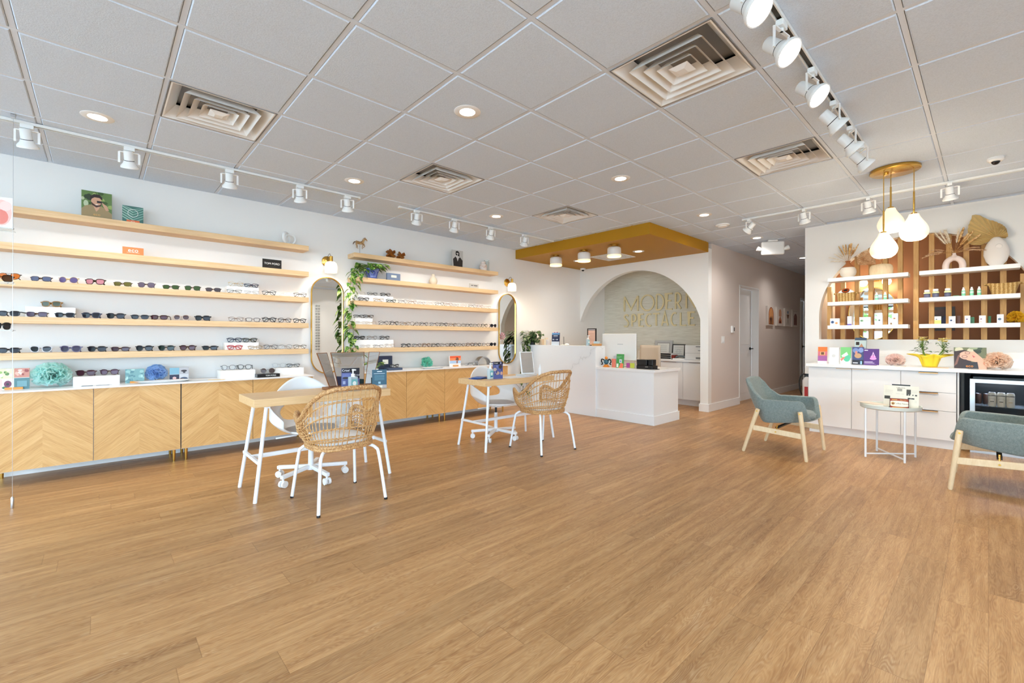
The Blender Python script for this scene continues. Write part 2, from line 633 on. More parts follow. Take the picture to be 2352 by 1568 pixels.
# suspended ceiling: mineral tiles between exposed tees
GX, GY, S = -2.1164, .9027, .6096
VENTS = [(-2, -1), (-3, -1)]
vent_c = [(-3.640, .598), (-3.640, 2.427), (-3.640, 4.256), (-1.202, 2.427), (-1.202, 4.256)]
def near_vent(x, y):
    return any(abs(x - a) < .1 and abs(y - b_) < .1 for a, b_ in vent_c)
b = MB()
for i in range(-6, 9):
    for j in range(-10, 21):
        cx, cy = GX + (i + .5) * S, GY + (j + .5) * S
        if near_vent(cx, cy):
            continue
        x0, x1 = max(cx - S / 2 + .014, LW + .002), min(cx + S / 2 - .014, XR)
        y0, y1 = max(cy - S / 2 + .014, YF), min(cy + S / 2 - .014, YH)
        if x1 - x0 < .03 or y1 - y0 < .03:
            continue
        if cy > 7.3 and (cx > -1.75):
            continue
        k = .006
        v = [(x0, y0, CEIL + .02), (x1, y0, CEIL + .02), (x1, y1, CEIL + .02), (x0, y1, CEIL + .02),
             (x0, y0, CEIL + .006), (x1, y0, CEIL + .006), (x1, y1, CEIL + .006), (x0, y1, CEIL + .006),
             (x0 + k, y0 + k, CEIL), (x1 - k, y0 + k, CEIL), (x1 - k, y1 - k, CEIL), (x0 + k, y1 - k, CEIL)]
        b.add(v, [(0, 1, 2, 3), (0, 4, 5, 1), (1, 5, 6, 2), (2, 6, 7, 3), (3, 7, 4, 0), (4, 8, 9, 5), (5, 9, 10, 6), (6, 10, 11, 7), (7, 11, 8, 4), (8, 11, 10, 9)])
struct(b.build('ceiling', M_tile))
b = MB()
z0, z1 = CEIL + .004, CEIL + .03
for i in range(-6, 10):
    x = GX + i * S
    if LW < x < XR:
        b.box(x - .012, x + .012, YF, 7.15 if x > -1.75 else YH, z0, z1)
for j in range(-10, 21):
    y = GY + j * S
    if YF < y < YH:
        x_hi = XR if y < 7.15 else -1.75
        b.box(LW, x_hi, y - .012, y + .012, z0 + .0005, z1)
b.box(LW, LW + .022, YF, YB, z0 - .001, z1); b.box(-1.75, XR, 7.128, 7.15, z0 - .001, z1); b.box(-3.07, -3.048, 7.1, YH, z0 - .001, z1)
struct(b.build('trim_1', M_tee))
struct(MB().box(LW - .1, XR + .1, YF - .1, YH + .1, 3.0, 3.06).build('ceiling_deck', mat('dark_plenum', (60, 60, 62), .9)))
wallbox('wall_plenum_edge', LW, XR, YH, YH + .1, 0, 3.0, m=M_hall)

# mustard soffit over the reception
struct(MB().box(LW, -3.07, 5.30, 7.10, 2.556, CEIL + .02).build('ceiling_soffit', M_mustard, bevel=.003))

# arch wall in front of the desk recess
AXC, AZC, AR = -4.4317, 1.1187, 1.2866
b = MB()
for y, sgn in ((7.10, 1), (7.22, -1)):
    pass
arcpts = []
a_l = math.acos((LW - AXC) / AR) * 180 / PI if abs((LW - AXC) / AR) <= 1 else 180
xr_ = -3.199
a_r = math.acos((xr_ - AXC) / AR) * 180 / PI
NA = 56
pts = [(AXC + AR * math.cos(math.radians(a_l + (a_r - a_l) * i / (NA - 1))), AZC + AR * math.sin(math.radians(a_l + (a_r - a_l) * i / (NA - 1)))) for i in range(NA)]
top = [(p[0], 2.62) for p in pts]
b.strip(top, pts, 7.10, 7.22, 'XZ', closed=False)
b.box(xr_, -3.07, 7.10, 7.22, 0, 2.62)
struct(b.build('wall_arch', M_wall))
wallbox('wall_back', LW, -3.2, YB, YB + .12, 0, 2.9, m=M_grass)
struct(MB().box(LW, -3.2, 7.22, YB, 2.62, 2.70).build('ceiling_recess', M_wall))
# hall wall with a recessed door
b = MB()
b.box(-3.199, -3.07, 7.22, 8.385, 0, 3.0); b.box(-3.199, -3.07, 9.36, 12.14, 0, 3.0); b.box(-3.199, -3.07, 8.385, 9.36, 2.14, 3.0)
b.box(-3.199, -3.07, 12.95, YH, 0, 3.0); b.box(-3.199, -3.07, 12.14, 12.95, 2.14, 3.0)
struct(b.build('wall_hall', M_hall))
wallbox('wall_hall_end', -3.2, -1.6, YH - .04, YH, 0, 3.0, m=M_hall)
def hall_door(name, y0, y1):
    d = struct(MB().box(-3.24, -3.20, y0, y1, 0, 2.13).build(name, M_trimw))
    p = MB()
    p.box(-3.205, -3.196, y0 + .13, y1 - .13, .14, .92); p.box(-3.205, -3.196, y0 + .13, y1 - .13, 1.06, 2.0)
    p.build('door_panel', M_trimw, d, bevel=.004)
    h = MB()
    h.cyl((-3.2, y1 - .09, .98), (-3.185, y1 - .09, .98), .027); h.cyl((-3.19, y1 - .09, .98), (-3.14, y1 - .09, .98), .01)
    h.bar((-3.145, y1 - .08, .98), (-3.145, y1 - .21, .98), .018)
    h.build('door_handle', M_bmetal, d, smooth=True)
hall_door('door_1', 8.385, 9.36)
hall_door('door_2', 12.14, 12.95)
b = MB()
for y0, y1 in ((8.385, 9.36), (12.14, 12.95)):
    b.box(-3.19, -3.062, y0 - .004, y0 + .02, 0, 2.14); b.box(-3.19, -3.062, y1 - .02, y1 + .004, 0, 2.14); b.box(-3.19, -3.062, y0, y1, 2.12, 2.144)
struct(b.build('trim_2', M_trimw))
b = MB()
b.box(-3.07, -3.055, 7.10, 8.38, 0, .125); b.box(-3.07, -3.055, 9.365, 12.135, 0, .125)
b.box(-3.215, -3.055, 7.085, 7.10, 0, .125); b.box(-3.214, -3.199, 7.10, 7.22, 0, .125)
struct(b.build('baseboard_hall', M_trimw, bevel=.003))

# niche wall on the right with an arched opening and a room behind
NXC, NZC, NR = -.61, 1.465, .975
b = MB()
xl, xr2 = NXC - NR, NXC + NR
zs = 1.17
pts = arc(NXC, NZC, NR, 180, 0, 61)
top = [(p[0], 3.0) for p in pts]
b.strip(top, pts, 7.15, 7.28, 'XZ', closed=False)
b.box(-1.75, xl, 7.15, 7.28, 0, 3.0); b.box(xr2, XR, 7.15, 7.28, 0, 3.0); b.box(xl, xr2, 7.15, 7.28, 0, zs)
struct(b.build('wall_niche', M_wall))
wallbox('wall_hall_right', -1.75, -1.63, 7.28, YH, 0, 3.0, m=M_hall)
VY = 8.30
wallbox('wall_vanity_back', -1.63, 1.6, VY, VY + .1, 0, 2.9, m=M_terra)
wallbox('wall_vanity_side', 1.5, 1.6, 7.28, VY, 0, 2.9, m=M_terra)
struct(MB().box(-1.63, 1.6, 7.28, VY, 2.66, 2.72).build('ceiling_vanity', M_wall))
b = MB(); b.box(-1.63, 1.5, VY - .02, VY, 0, .1)
struct(b.build('baseboard_vanity', M_trimw))
struct(MB().box(-5.655, -5.645, 5.55, 7.9, 0, .1).build('baseboard_left', M_trimw))

# ---------------------------------------------------------------- ceiling fittings
def diffuser(x, y):
    t = thing('ceiling_vent', None, 'ceiling vent', (x, y, CEIL))
    H = S / 2
    def ring(b, r0, z0_, r1, z1_, th=.004):
        q = [(-1, -1), (1, -1), (1, 1), (-1, 1)]
        v = [(a * r0, c * r0, z0_) for a, c in q] + [(a * r1, c * r1, z1_) for a, c in q] + [(a * (r0 - th), c * (r0 - th), z0_ + th) for a, c in q] + [(a * (r1 - th), c * (r1 - th), z1_ + th) for a, c in q]
        f = []
        for i in range(4):
            j = (i + 1) % 4
            f += [(i, j, 4 + j, 4 + i), (8 + i, 12 + i, 12 + j, 8 + j), (i, 8 + i, 8 + j, j), (4 + i, 4 + j, 12 + j, 12 + i)]
        b.add(v, f)
    b = MB()
    ring(b, H - .012, .000, H - .028, .0, .002)
    ring(b, H - .026, .0, H - .088, .075)
    b.build('frame', M_trimw, t, bevel=.002)
    for k, (r, rt) in enumerate(((.214, .168), (.158, .112), (.104, .062))):
        b = MB(); ring(b, r, -.010 + .003 * k, rt, .048 - .002 * k)
        b.build('louver', M_trimw, t, bevel=.002)
    b = MB()
    q = [(-1, -1), (1, -1), (1, 1), (-1, 1)]
    b.add([(a * .056, c * .056, .004) for a, c in q] + [(a * .024, c * .024, -.010) for a, c in q], [(0, 1, 5, 4), (1, 2, 6, 5), (2, 3, 7, 6), (3, 0, 4, 7), (4, 5, 6, 7)])
    b.build('centre_cap', M_trimw, t)
    b = MB()
    b.lathe([(.14, .11), (.14, .20), (.0, .20)], n=24)
    b.box(-.23, .23, -.23, .23, .10, .104)
    b.box(-.29, .29, -.295, -.285, .0, .11); b.box(-.29, .29, .285, .295, .0, .11); b.box(-.295, -.285, -.29, .29, .0, .11); b.box(.285, .295, -.29, .29, .0, .11)
    b.build('duct_box', mat('galvanised_duct', (150, 152, 156), .5, .2), t)
    return t
v0 = diffuser(*vent_c[0])
G = 'square ceiling diffusers set in the tile grid'
VL = ['square louvered ceiling vent at upper left, above the left shelves',
      'square louvered ceiling vent in the middle of the left row of three',
      'square louvered ceiling vent nearest to the mustard soffit',
      'largest square louvered ceiling vent, beside the spotlight track',
      'square louvered ceiling vent left of the brass pendant canopy']
v0['label'] = VL[0]; v0['group'] = G
for (x, y), lb in zip(vent_c[1:], VL[1:]):
    copy_tree(v0, lb, group=G, loc=(x, y, CEIL))

def recessed(x, y, z, lb, on=True, e=14):
    t = thing('recessed_light', lb, 'ceiling light', (x, y, z), group='round recessed downlights')
    b = MB(); b.lathe([(.052, -.004), (.086, -.004), (.090, -.001), (.090, .001), (.052, .001)], n=32)
    b.build('trim_ring', M_trimw, t, smooth=True)
    b = MB(); b.lathe([(.0, -.0035), (.054, -.0035), (.054, -.001)], n=32)
    b.build('diffuser', M_lampon, t)
    light('downlight_lamp', 'SPOT', (x, y, z - .02), e, (1, .98, .96), (0, 0, 0), spot_size=2.5, spot_blend=.9, shadow_soft_size=.06)
RL = [((-4.249, -.012), 'round recessed light at upper left, above the photo cards on the top shelf'),
      ((-4.249, 1.817), 'round recessed light above the nearer gold mirror, right of the second ceiling vent'),
      ((-4.249, 3.646), 'round recessed light above the far end of the second spotlight track on the left'),
      ((-2.421, 1.817), 'large round recessed light in the middle of the ceiling, nearest to the camera'),
      ((-2.421, 3.646), 'round recessed light between the two middle ceiling vents, in front of the soffit'),
      ((-2.421, 5.475), 'round recessed light just in front of the smoke detector'),
      ((-2.421, 7.303), 'round recessed light directly in front of the white emergency light'),
      ((-2.421, 9.74), 'farthest round recessed light, half hidden down the corridor')]
for (x, y), lb in RL:
    recessed(x, y, CEIL, lb, e=30 if y > 7 else 14)
for k, (x, y) in enumerate(((1.237, -.012), (1.237, 1.817), (1.237, 3.646), (1.237, 5.475), (-2.421, -1.84), (1.237, -1.84), (-4.249, -1.84), (-1.20, -.012))):  # unseen downlights added to raise the general light on floor and ceiling
    recessed(x, y, CEIL, 'unseen recessed light added as fill, over the %s part of the shop' % ['near right', 'middle right', 'right', 'far right', 'rear middle', 'rear right', 'rear left', 'nearest'][k])
recessed(-3.806, 6.235, 2.556, 'round recessed light in the mustard soffit, right of the drum lamps')
recessed(-5.02, 6.235, 2.556, 'round recessed light in the mustard soffit, left behind the middle drum lamp')

M_track = mat('white_track_metal', (232, 232, 228), .4)
def track(name, a, b_, lb):
    o = MB()
    a, b_ = Vector(a), Vector(b_)
    d = (b_ - a).normalized(); x = Vector((-d.y, d.x, 0))
    for s_ in (-1, 1):
        o.bar(a + x * s_ * .0155, b_ + x * s_ * .0155, .006, .02)
    o.bar(a + Vector((0, 0, .008)), b_ + Vector((0, 0, .008)), .034, .004)
    t = o.build(name, M_track)
    tag(t, lb, 'light track', 'white ceiling light tracks')
    for s_, p in ((1, a), (-1, b_)):
        MB().bar(p - d * .012 * s_, p + d * .012 * s_, .036, .024).build('end_cap', M_track, t)
    MB().bar(a + Vector((0, 0, .004)), b_ + Vector((0, 0, .004)), .024, .003).build('channel', mat('dark_track_channel', (70, 66, 58), .5), t)
TZ = CEIL - .012
track('light_track', (-4.70, -3.0, TZ), (-4.70, 2.06, TZ), 'long white light track over the left bay of shelves')
track('light_track', (-4.70, 2.55, TZ), (-4.70, 5.20, TZ), 'shorter white light track over the right bay of shelves, ending near the soffit')
track('light_track', (-.682, -.5, TZ), (-.682, 4.45, TZ), 'white light track with the big lit spotlights at upper right')
track('light_track', (-2.16, 6.03, TZ), (1.4, 6.03, TZ), 'white light track running along the niche wall')

def spot_head(loc, aim, lb, group, lit=False, e=30, size=1.0, scale=1.0, col=(1, .96, .91)):
    """gimbal spotlight: adapter, stem yoke, cylindrical can that flares to a round head"""
    t = thing('track_spotlight', lb, 'spotlight', loc, group=group)
    aim = Vector(aim).normalized()
    piv = Vector((0, 0, -.115 * scale))
    b = MB(); b.box(-.017, .017, -.034, .034, -.028, .002); b.cyl((0, 0, -.028), (0, 0, -.045), .01)
    b.build('adapter', M_white, t, bevel=.003)
    side = aim.cross(Vector((0, 0, 1)))
    if side.length < .2: side = Vector((0, 1, 0))
    side.normalize()
    b = MB()
    w = .062 * scale
    for s_ in (-1, 1):
        b.bar(side * w * s_ + Vector((0, 0, -.042)), piv + side * w * s_ + Vector((0, 0, -.012)), .006, .014, up=tuple(side))
    b.bar(side * w + Vector((0, 0, -.042)), side * -w + Vector((0, 0, -.042)), .014, .006)
    b.build('yoke', M_white, t)
    R = aim.to_track_quat('Z', 'Y').to_matrix().to_4x4()
    Mx = Matrix.Translation(piv) @ R
    k = scale
    b = MB(); b.lathe([(0, -.085 * k), (.026 * k, -.083 * k), (.030 * k, -.078 * k), (.031 * k, -.01 * k), (.034 * k, -.006 * k), (.040 * k, .010 * k), (.054 * k, .028 * k), (.0575 * k, .034 * k), (.0575 * k, .046 * k), (.053 * k, .0465 * k), (.051 * k, .034 * k)], n=26, M=Mx)
    b.build('lamp_can', M_white, t, smooth=True)
    b = MB(); b.lathe([(.0312 * k, -.012 * k), (.0325 * k, -.011 * k), (.0325 * k, -.006 * k), (.0312 * k, -.005 * k)], n=26, M=Mx)
    b.build('joint_band', M_black, t, smooth=True)
    b = MB(); b.lathe([(0, .040 * k), (.0515 * k, .040 * k)], n=26, M=Mx)
    b.build('lens', M_spoton, t)
    L = Vector(loc) + piv + aim * (.06 * k)
    l = light('spotlight_lamp', 'SPOT', L, e, col, (0, 0, 0), spot_size=size, spot_blend=.55, shadow_soft_size=.035)
    l.rotation_euler = aim.to_track_quat('-Z', 'Y').to_euler()
    return t
G1 = 'spotlights on the left bay track'
names1 = ['leftmost white spotlight, beside the hanging wire', 'white spotlight above the man photo card', 'white spotlight third from the left, above the orange sign', 'white spotlight fourth from the left on the long left track', 'white spotlight at the right end of the long left track']
for y, lb in zip((-.379, .172, .856, 1.455, 1.934), names1):
    ay = .10 if y < 1 else .25
    spot_head((-4.70, y, TZ - .008), (-.42, ay, -1), lb, G1, e=12, size=1.75)
names2 = ['white spotlight above the wooden knots, first on the right bay track', 'white spotlight second on the right bay track', 'white spotlight third on the right bay track, above the jars', 'white spotlight nearest the soffit, last on the right bay track']
for y, lb in zip((2.752, 3.294, 3.898, 4.541), names2):
    spot_head((-4.66, y, TZ - .008), (-.55, .18, -1), lb, 'spotlights on the right bay track', e=15, size=1.6)
names3 = ['lit spotlight cut by the top edge of the picture', 'lit spotlight with the widest glowing face, second from the top', 'lit spotlight third down the right-hand track', 'lit spotlight fourth down the right-hand track', 'lit spotlight fifth down the right-hand track', 'lit spotlight at the low end of the right-hand track, above the brass canopy']
for y, lb in zip((1.98, 2.38, 2.924, 3.429, 3.920, 4.358), names3):
    spot_head((-.682, y, TZ - .008), (.62, -.10, -.62) if y < 3.2 else (.5, .35, -.62), lb, 'lit spotlights on the right-hand track', e=16, size=1.9, scale=1.12, col=(1, .95, .88))
names4 = ['spotlight left end of the niche track, aimed at the reception', 'spotlight second on the niche track, left of the white wall corner', 'spotlight third on the niche track, left of the pendant globes', 'spotlight at the right of the niche track, above the pampas vase']
for x, lb, a in zip((-2.09, -1.486, -.889, -.262), names4, ((-.8, .2, -.7), (.1, .45, -1), (.1, .35, -1), (.05, .35, -1))):
    spot_head((x, 6.03, TZ - .008), a, lb, 'spotlights on the niche track', e=18, size=1.7)

for k, y in enumerate((3.4, 4.4, 5.4)):  # unseen spotlights and their track, added to brighten the wall reflected in the mirror
    spot_head((2.35, y, TZ - .008), (.6, 0, -1), 'unseen spotlight added to brighten the wall opposite the shelves, %s of three' % ['nearest', 'middle', 'farthest'][k], 'added spotlights brightening the opposite wall', e=22, size=1.8)
track('light_track', (2.35, 2.9, TZ), (2.35, 5.9, TZ), 'unseen white light track added over the wall opposite the shelves')
# drum lamps under the soffit
def drum(x, y, lb):
    t = thing('drum_ceiling_lamp', lb, 'ceiling lamp', (x, y, 2.556), group='white drum lamps under the soffit')
    MB().lathe([(0, 0), (.055, 0), (.055, -.022), (.028, -.026), (.028, -.036), (0, -.036)], n=28).build('canopy', M_brass, t, smooth=True)
    MB().lathe([(.02, -.034), (.085, -.036), (.098, -.05), (.10, -.07), (.10, -.158), (.094, -.158), (.094, -.07), (.08, -.045), (.02, -.042)], n=36).build('shade', M_white, t, smooth=True)
    MB().lathe([(.1005, -.150), (.1015, -.152), (.1015, -.176), (.0945, -.176), (.0945, -.150)], n=36).build('lower_rim', mat('frosted_warm_glass', (250, 226, 190), .3, emit=(255, 206, 140), es=1.2), t, smooth=True)
    MB().sphere((0, 0, -.11), .03).build('bulb', M_bulbw, t, smooth=True)
    light('drum_lamp', 'SPOT', (x, y, 2.556 - .15), 16, (1, .78, .52), (0, 0, 0), spot_size=2.4, spot_blend=.8, shadow_soft_size=.04)
drum(-4.95, 5.56, 'left white drum lamp under the mustard soffit')
drum(-4.36, 5.56, 'middle white drum lamp under the mustard soffit')
drum(-3.80, 5.56, 'right white drum lamp under the mustard soffit, in front of the flat vent')
t = thing('soffit_vent', 'white square vent in the underside of the mustard soffit', 'ceiling vent', (-4.35, 6.32, 2.556))
b = MB()
for k in range(3):
    r = .27 - k * .06
    b.strip([(-r, -r), (r, -r), (r, r), (-r, r)], [(-r + .035, -r + .035), (r - .035, -r + .035), (r - .035, r - .035), (-r + .035, r - .035)], -.012, -.002, 'XY')
b.build('frame', M_trimw, t)
MB().box(-.26, .26, -.26, .26, -.003, -.001).build('grille_back', mat('dark_grille', (70, 70, 70), .7), t)
MB().box(-.11, .11, -.11, .11, -.012, -.003).build('centre_panel', M_trimw, t)
def dome(x, y, z, lb):
    t = thing('dome_camera', lb, 'security camera', (x, y, z))
    MB().lathe([(0, 0), (.052, 0), (.052, -.02), (.04, -.032), (.0, -.032)], n=28).build('housing', M_white, t, smooth=True)
    MB().sphere((0, 0, -.03), .028, n=20, m=12).build('lens_ball', mat('dark_dome', (26, 22, 24), .08), t, smooth=True)
dome(-5.50, 6.98, 2.556, 'small white dome camera in the corner under the soffit')
dome(.036, 5.53, CEIL, 'dome camera with a dark lens on the ceiling at right')
t = thing('smoke_detector', 'round white smoke detector on the ceiling by the corridor', 'smoke detector', (-2.46, 6.13, CEIL))
MB().lathe([(0, 0), (.088, 0), (.09, -.008), (.08, -.016), (.06, -.018), (.058, -.028), (.03, -.036), (0, -.037)], n=32).build('body', M_white, t, smooth=True)
# emergency light: white box with two little lamps, back to the camera
t = thing('emergency_light', 'white emergency light with two side lamps hanging at the corridor mouth', 'emergency light', (-2.30, 7.62, CEIL), math.radians(32))
MB().box(-.07, .07, -.03, .03, -.03, 0).build('mount', M_white, t, bevel=.01)
MB().box(-.16, .16, -.03, .03, -.235, -.03).build('body', M_white, t, bevel=.02)
for s_ in (-1, 1):
    MB().lathe([(0, -.04), (.02, -.04), (.034, .0), (.036, .03), (.03, .035), (0, .033)], n=20, M=Matrix.Translation((s_ * .19, -.01, -.14)) @ Matrix.Rotation(s_ * 1.2, 4, 'Y')).build('side_lamp', M_white, t, smooth=True)

# pendant group
M_cord = mat('gold_fabric_cord', (196, 152, 66), .6)
t = thing('pendant_canopy', 'round brass ceiling canopy carrying three opal pendants', 'ceiling canopy', (-.585, 5.24, CEIL))
MB().lathe([(0, 0), (.178, 0), (.18, -.004), (.18, -.022), (.175, -.026), (0, -.026)], n=56).build('plate', M_brass, t, smooth=True)
MB().cyl((-.06, -.02, -.026), (-.06, -.02, -.045), .02).build('cord_grip', M_brass, t, smooth=True)
def pendant(x, y, ztop, zbot, lb):
    t = thing('globe_pendant', lb, 'pendant lamp', (x, y, zbot), group='ribbed opal glass pendants on the brass canopy')
    h = ztop - zbot
    pr = [(0, h), (.030, h)] + smoothprof([(.034, h * .995), (.041, h * .90), (.058, h * .76), (.080, h * .60), (.094, h * .45), (.099, h * .33), (.094, h * .20), (.080, h * .08), (.056, 0)]) + [(.051, .004), (0, .006)]
    MB().lathe(pr, n=96, flute=32, fl=.012).build('glass_shade', M_opal, t, smooth=True)
    MB().cyl((0, 0, h - .004), (0, 0, h + .20), .007, n=12).build('rod', M_brass, t, smooth=True)
    MB().cyl((0, 0, h), (0, 0, h + .012), .022).build('cap', M_brass, t, smooth=True)
    MB().cyl((0, 0, h + .2), (0, 0, CEIL - .024 - zbot), .0035, n=8).build('cord', M_cord, t, smooth=True)
    MB().lathe([(0, -.001), (.046, -.001)], n=24).build('lamp_opening', mat('pendant_opening', (255, 248, 236), .5, emit=(255, 240, 214), es=3), t)
    light('pendant_lamp', 'POINT', (x, y, zbot - .05), 9, (1, .84, .62), shadow_soft_size=.08)
pendant(-.650, 5.14, 2.128, 1.908, 'lowest ribbed opal pendant at front left of the group')
pendant(-.625, 5.345, 2.385, 2.165, 'highest ribbed opal pendant at the back of the group')
pendant(-.455, 5.24, 2.278, 2.050, 'right ribbed opal pendant on the brass canopy')

# ---------------------------------------------------------------- left wall: shelves, cabinets, mirrors, sconces
SZ = [2.250, 1.948, 1.647, 1.346, 1.045]
SF = -5.455
ORD = ['top', 'second', 'third', 'fourth', 'lowest']
ORDL = ['topmost', 'second from top', 'middle', 'fourth from top', 'lowest']
for bay, (ya, yb) in (('left', (-1.2, 1.790)), ('right', (2.335, 4.725))):
    for k, z in enumerate(SZ):
        o = MB().box(LW, SF, ya, yb, z - .056, z).build('wall_shelf', M_shelf, bevel=.0015)
        tag(o, 'light oak floating shelf, %s of the five in the %s bay' % (ORDL[k], bay), 'shelf', 'light oak wall shelves in the %s bay' % bay)

def cabinet(y0, lb):
    t = thing('sideboard_cabinet', lb, 'cabinet', (-5.45, y0 + .6, 0), group='oak chevron sideboard cabinets along the left wall')
    MB().box(-.205, .185, -.597, .597, .115, .738).build('body', M_lam, t)
    for s_ in (-1, 1):
        d = MB().box(-.009, .009, -.2975, .2975, -.308, .308).build('door', M_chev, t, bevel=.0012)
        d.location = (.2, .2995 * s_, .430)
    for x in (-.17, .14):
        for y in (-.555, .555):
            MB().lathe([(.0, 0), (.010, 0), (.0145, .115), (.0, .115)], (x, y, 0), n=18).build('leg', M_brass, t, smooth=True)
    return t
c0 = cabinet(-.635, 'chevron oak cabinet nearest the camera at far left, under the teal paper flower')
copy_tree(c0, 'chevron oak cabinet behind the nearer desk, under the left bay', loc=(-5.45, .568 + .6, 0))
copy_tree(c0, 'chevron oak cabinet between the two desks, under the right bay', loc=(-5.45, 2.348 + .6, 0))
copy_tree(c0, 'chevron oak cabinet at the far end, behind the farther desk', loc=(-5.45, 3.546 + .6, 0))
for y0, y1, lb in ((-.64, 1.775, 'long white top slab on the left run of oak cabinets'), (2.34, 4.752, 'long white top slab on the right run of oak cabinets')):
    tag(MB().box(LW + .001, -5.228, y0, y1, .7385, .752).build('cabinet_top', M_lam, bevel=.001), lb, 'countertop', 'white tops on the oak cabinets')
CT = .752

def stadium(hw, z0, z1, n=20):
    return arc(0, z1 - hw, hw, 0, 180, n) + arc(0, z0 + hw, hw, 180, 360, n)
def wall_mirror(y, hw, z0, z1, lb):
    t = thing('wall_mirror', lb, 'mirror', (LW, y, 0), group='gold framed pill-shaped wall mirrors')
    o, i = stadium(hw, z0, z1), stadium(hw - .012, z0 + .012, z1 - .012)
    MB().strip(o, i, .001, .028, 'YZ').build('frame', M_brass, t, smooth=True, bevel=.002)
    MB().prism(i, .004, .012, plane='YZ').build('glass', M_mirror, t)
wall_mirror(2.075, .198, .728, 1.932, 'tall gold pill-shaped mirror between the two shelf bays')
wall_mirror(5.10, .196, .735, 1.935, 'gold pill-shaped mirror right of the right bay, reflecting the plant')

def sconce(y, z, lb):
    t = thing('wall_sconce', lb, 'wall lamp', (LW, y, z), group='brass and white glass wall sconces')
    MB().lathe([(0, 0), (.066, 0), (.068, .006), (.055, .016), (.0, .026)], n=40, M=Matrix.Rotation(PI / 2, 4, 'Y')).build('back_plate', M_brass, t, smooth=True)
    b = MB(); b.cyl((.02, 0, 0), (.125, .0, .0), .007, n=12)
    b.lathe([(.0, -.03), (.021, -.03), (.021, .052), (.0, .054)], (.128, 0, 0), n=24)
    b.build('arm', M_brass, t, smooth=True)
    MB().tube(smoothpath([(.03, -.01, .012), (.06, -.012, .06), (.10, -.006, .086), (.125, 0, .05)]), .0028, n=8).build('cord', mat('brown_cord', (110, 84, 60), .6), t, smooth=True)
    MB().lathe([(.02, -.012), (.045, -.018), (.064, -.036), (.074, -.07), (.076, -.105), (.070, -.150), (.066, -.150), (.071, -.105), (.069, -.07), (.06, -.04), (.04, -.024), (.02, -.018)], (.128, 0, 0), n=36).build('shade', M_opalw, t, smooth=True)
    MB().sphere((.128, 0, -.085), .026).build('bulb', M_bulbw, t, smooth=True)
    light('sconce_lamp', 'SPOT', (LW + .128, y, z - .13), 11, (1, .86, .66), (0, 0, 0), spot_size=2.6, spot_blend=.7, shadow_soft_size=.04)
sconce(2.075, 2.125, 'brass wall sconce with white glass shade above the nearer mirror')
sconce(5.10, 2.125, 'brass wall sconce with white glass shade above the farther mirror')

# ---------------------------------------------------------------- glasses
def lens_outline(kind, w, h, n=22):
    out = []
    for k in range(n):
        a = 2 * PI * k / n
        c, s_ = math.cos(a), math.sin(a)
        p = {'round': 2.0, 'panto': 2.4, 'rect': 3.2, 'square': 3.0, 'cat': 2.8, 'aviator': 2.3}[kind]
        y = math.copysign(abs(c) ** (2 / p), c) * w / 2
        z = math.copysign(abs(s_) ** (2 / p), s_) * h / 2
        if kind in ('rect', 'square', 'panto'):
            y *= 1 + .10 * z / (h / 2)
        if kind == 'cat':
            y *= 1 + .12 * z / (h / 2)
            if z > 0 and y > 0: z *= 1 + .28 * (y / (w / 2)) ** 2
        if kind == 'aviator':
            y = y * (1 + .16 * z / (h / 2)) + (.06 * w if z < 0 else 0) * (-z / (h / 2)) * -1
        out.append((y, z))
    return out                                   # +y is the outer (temple) side

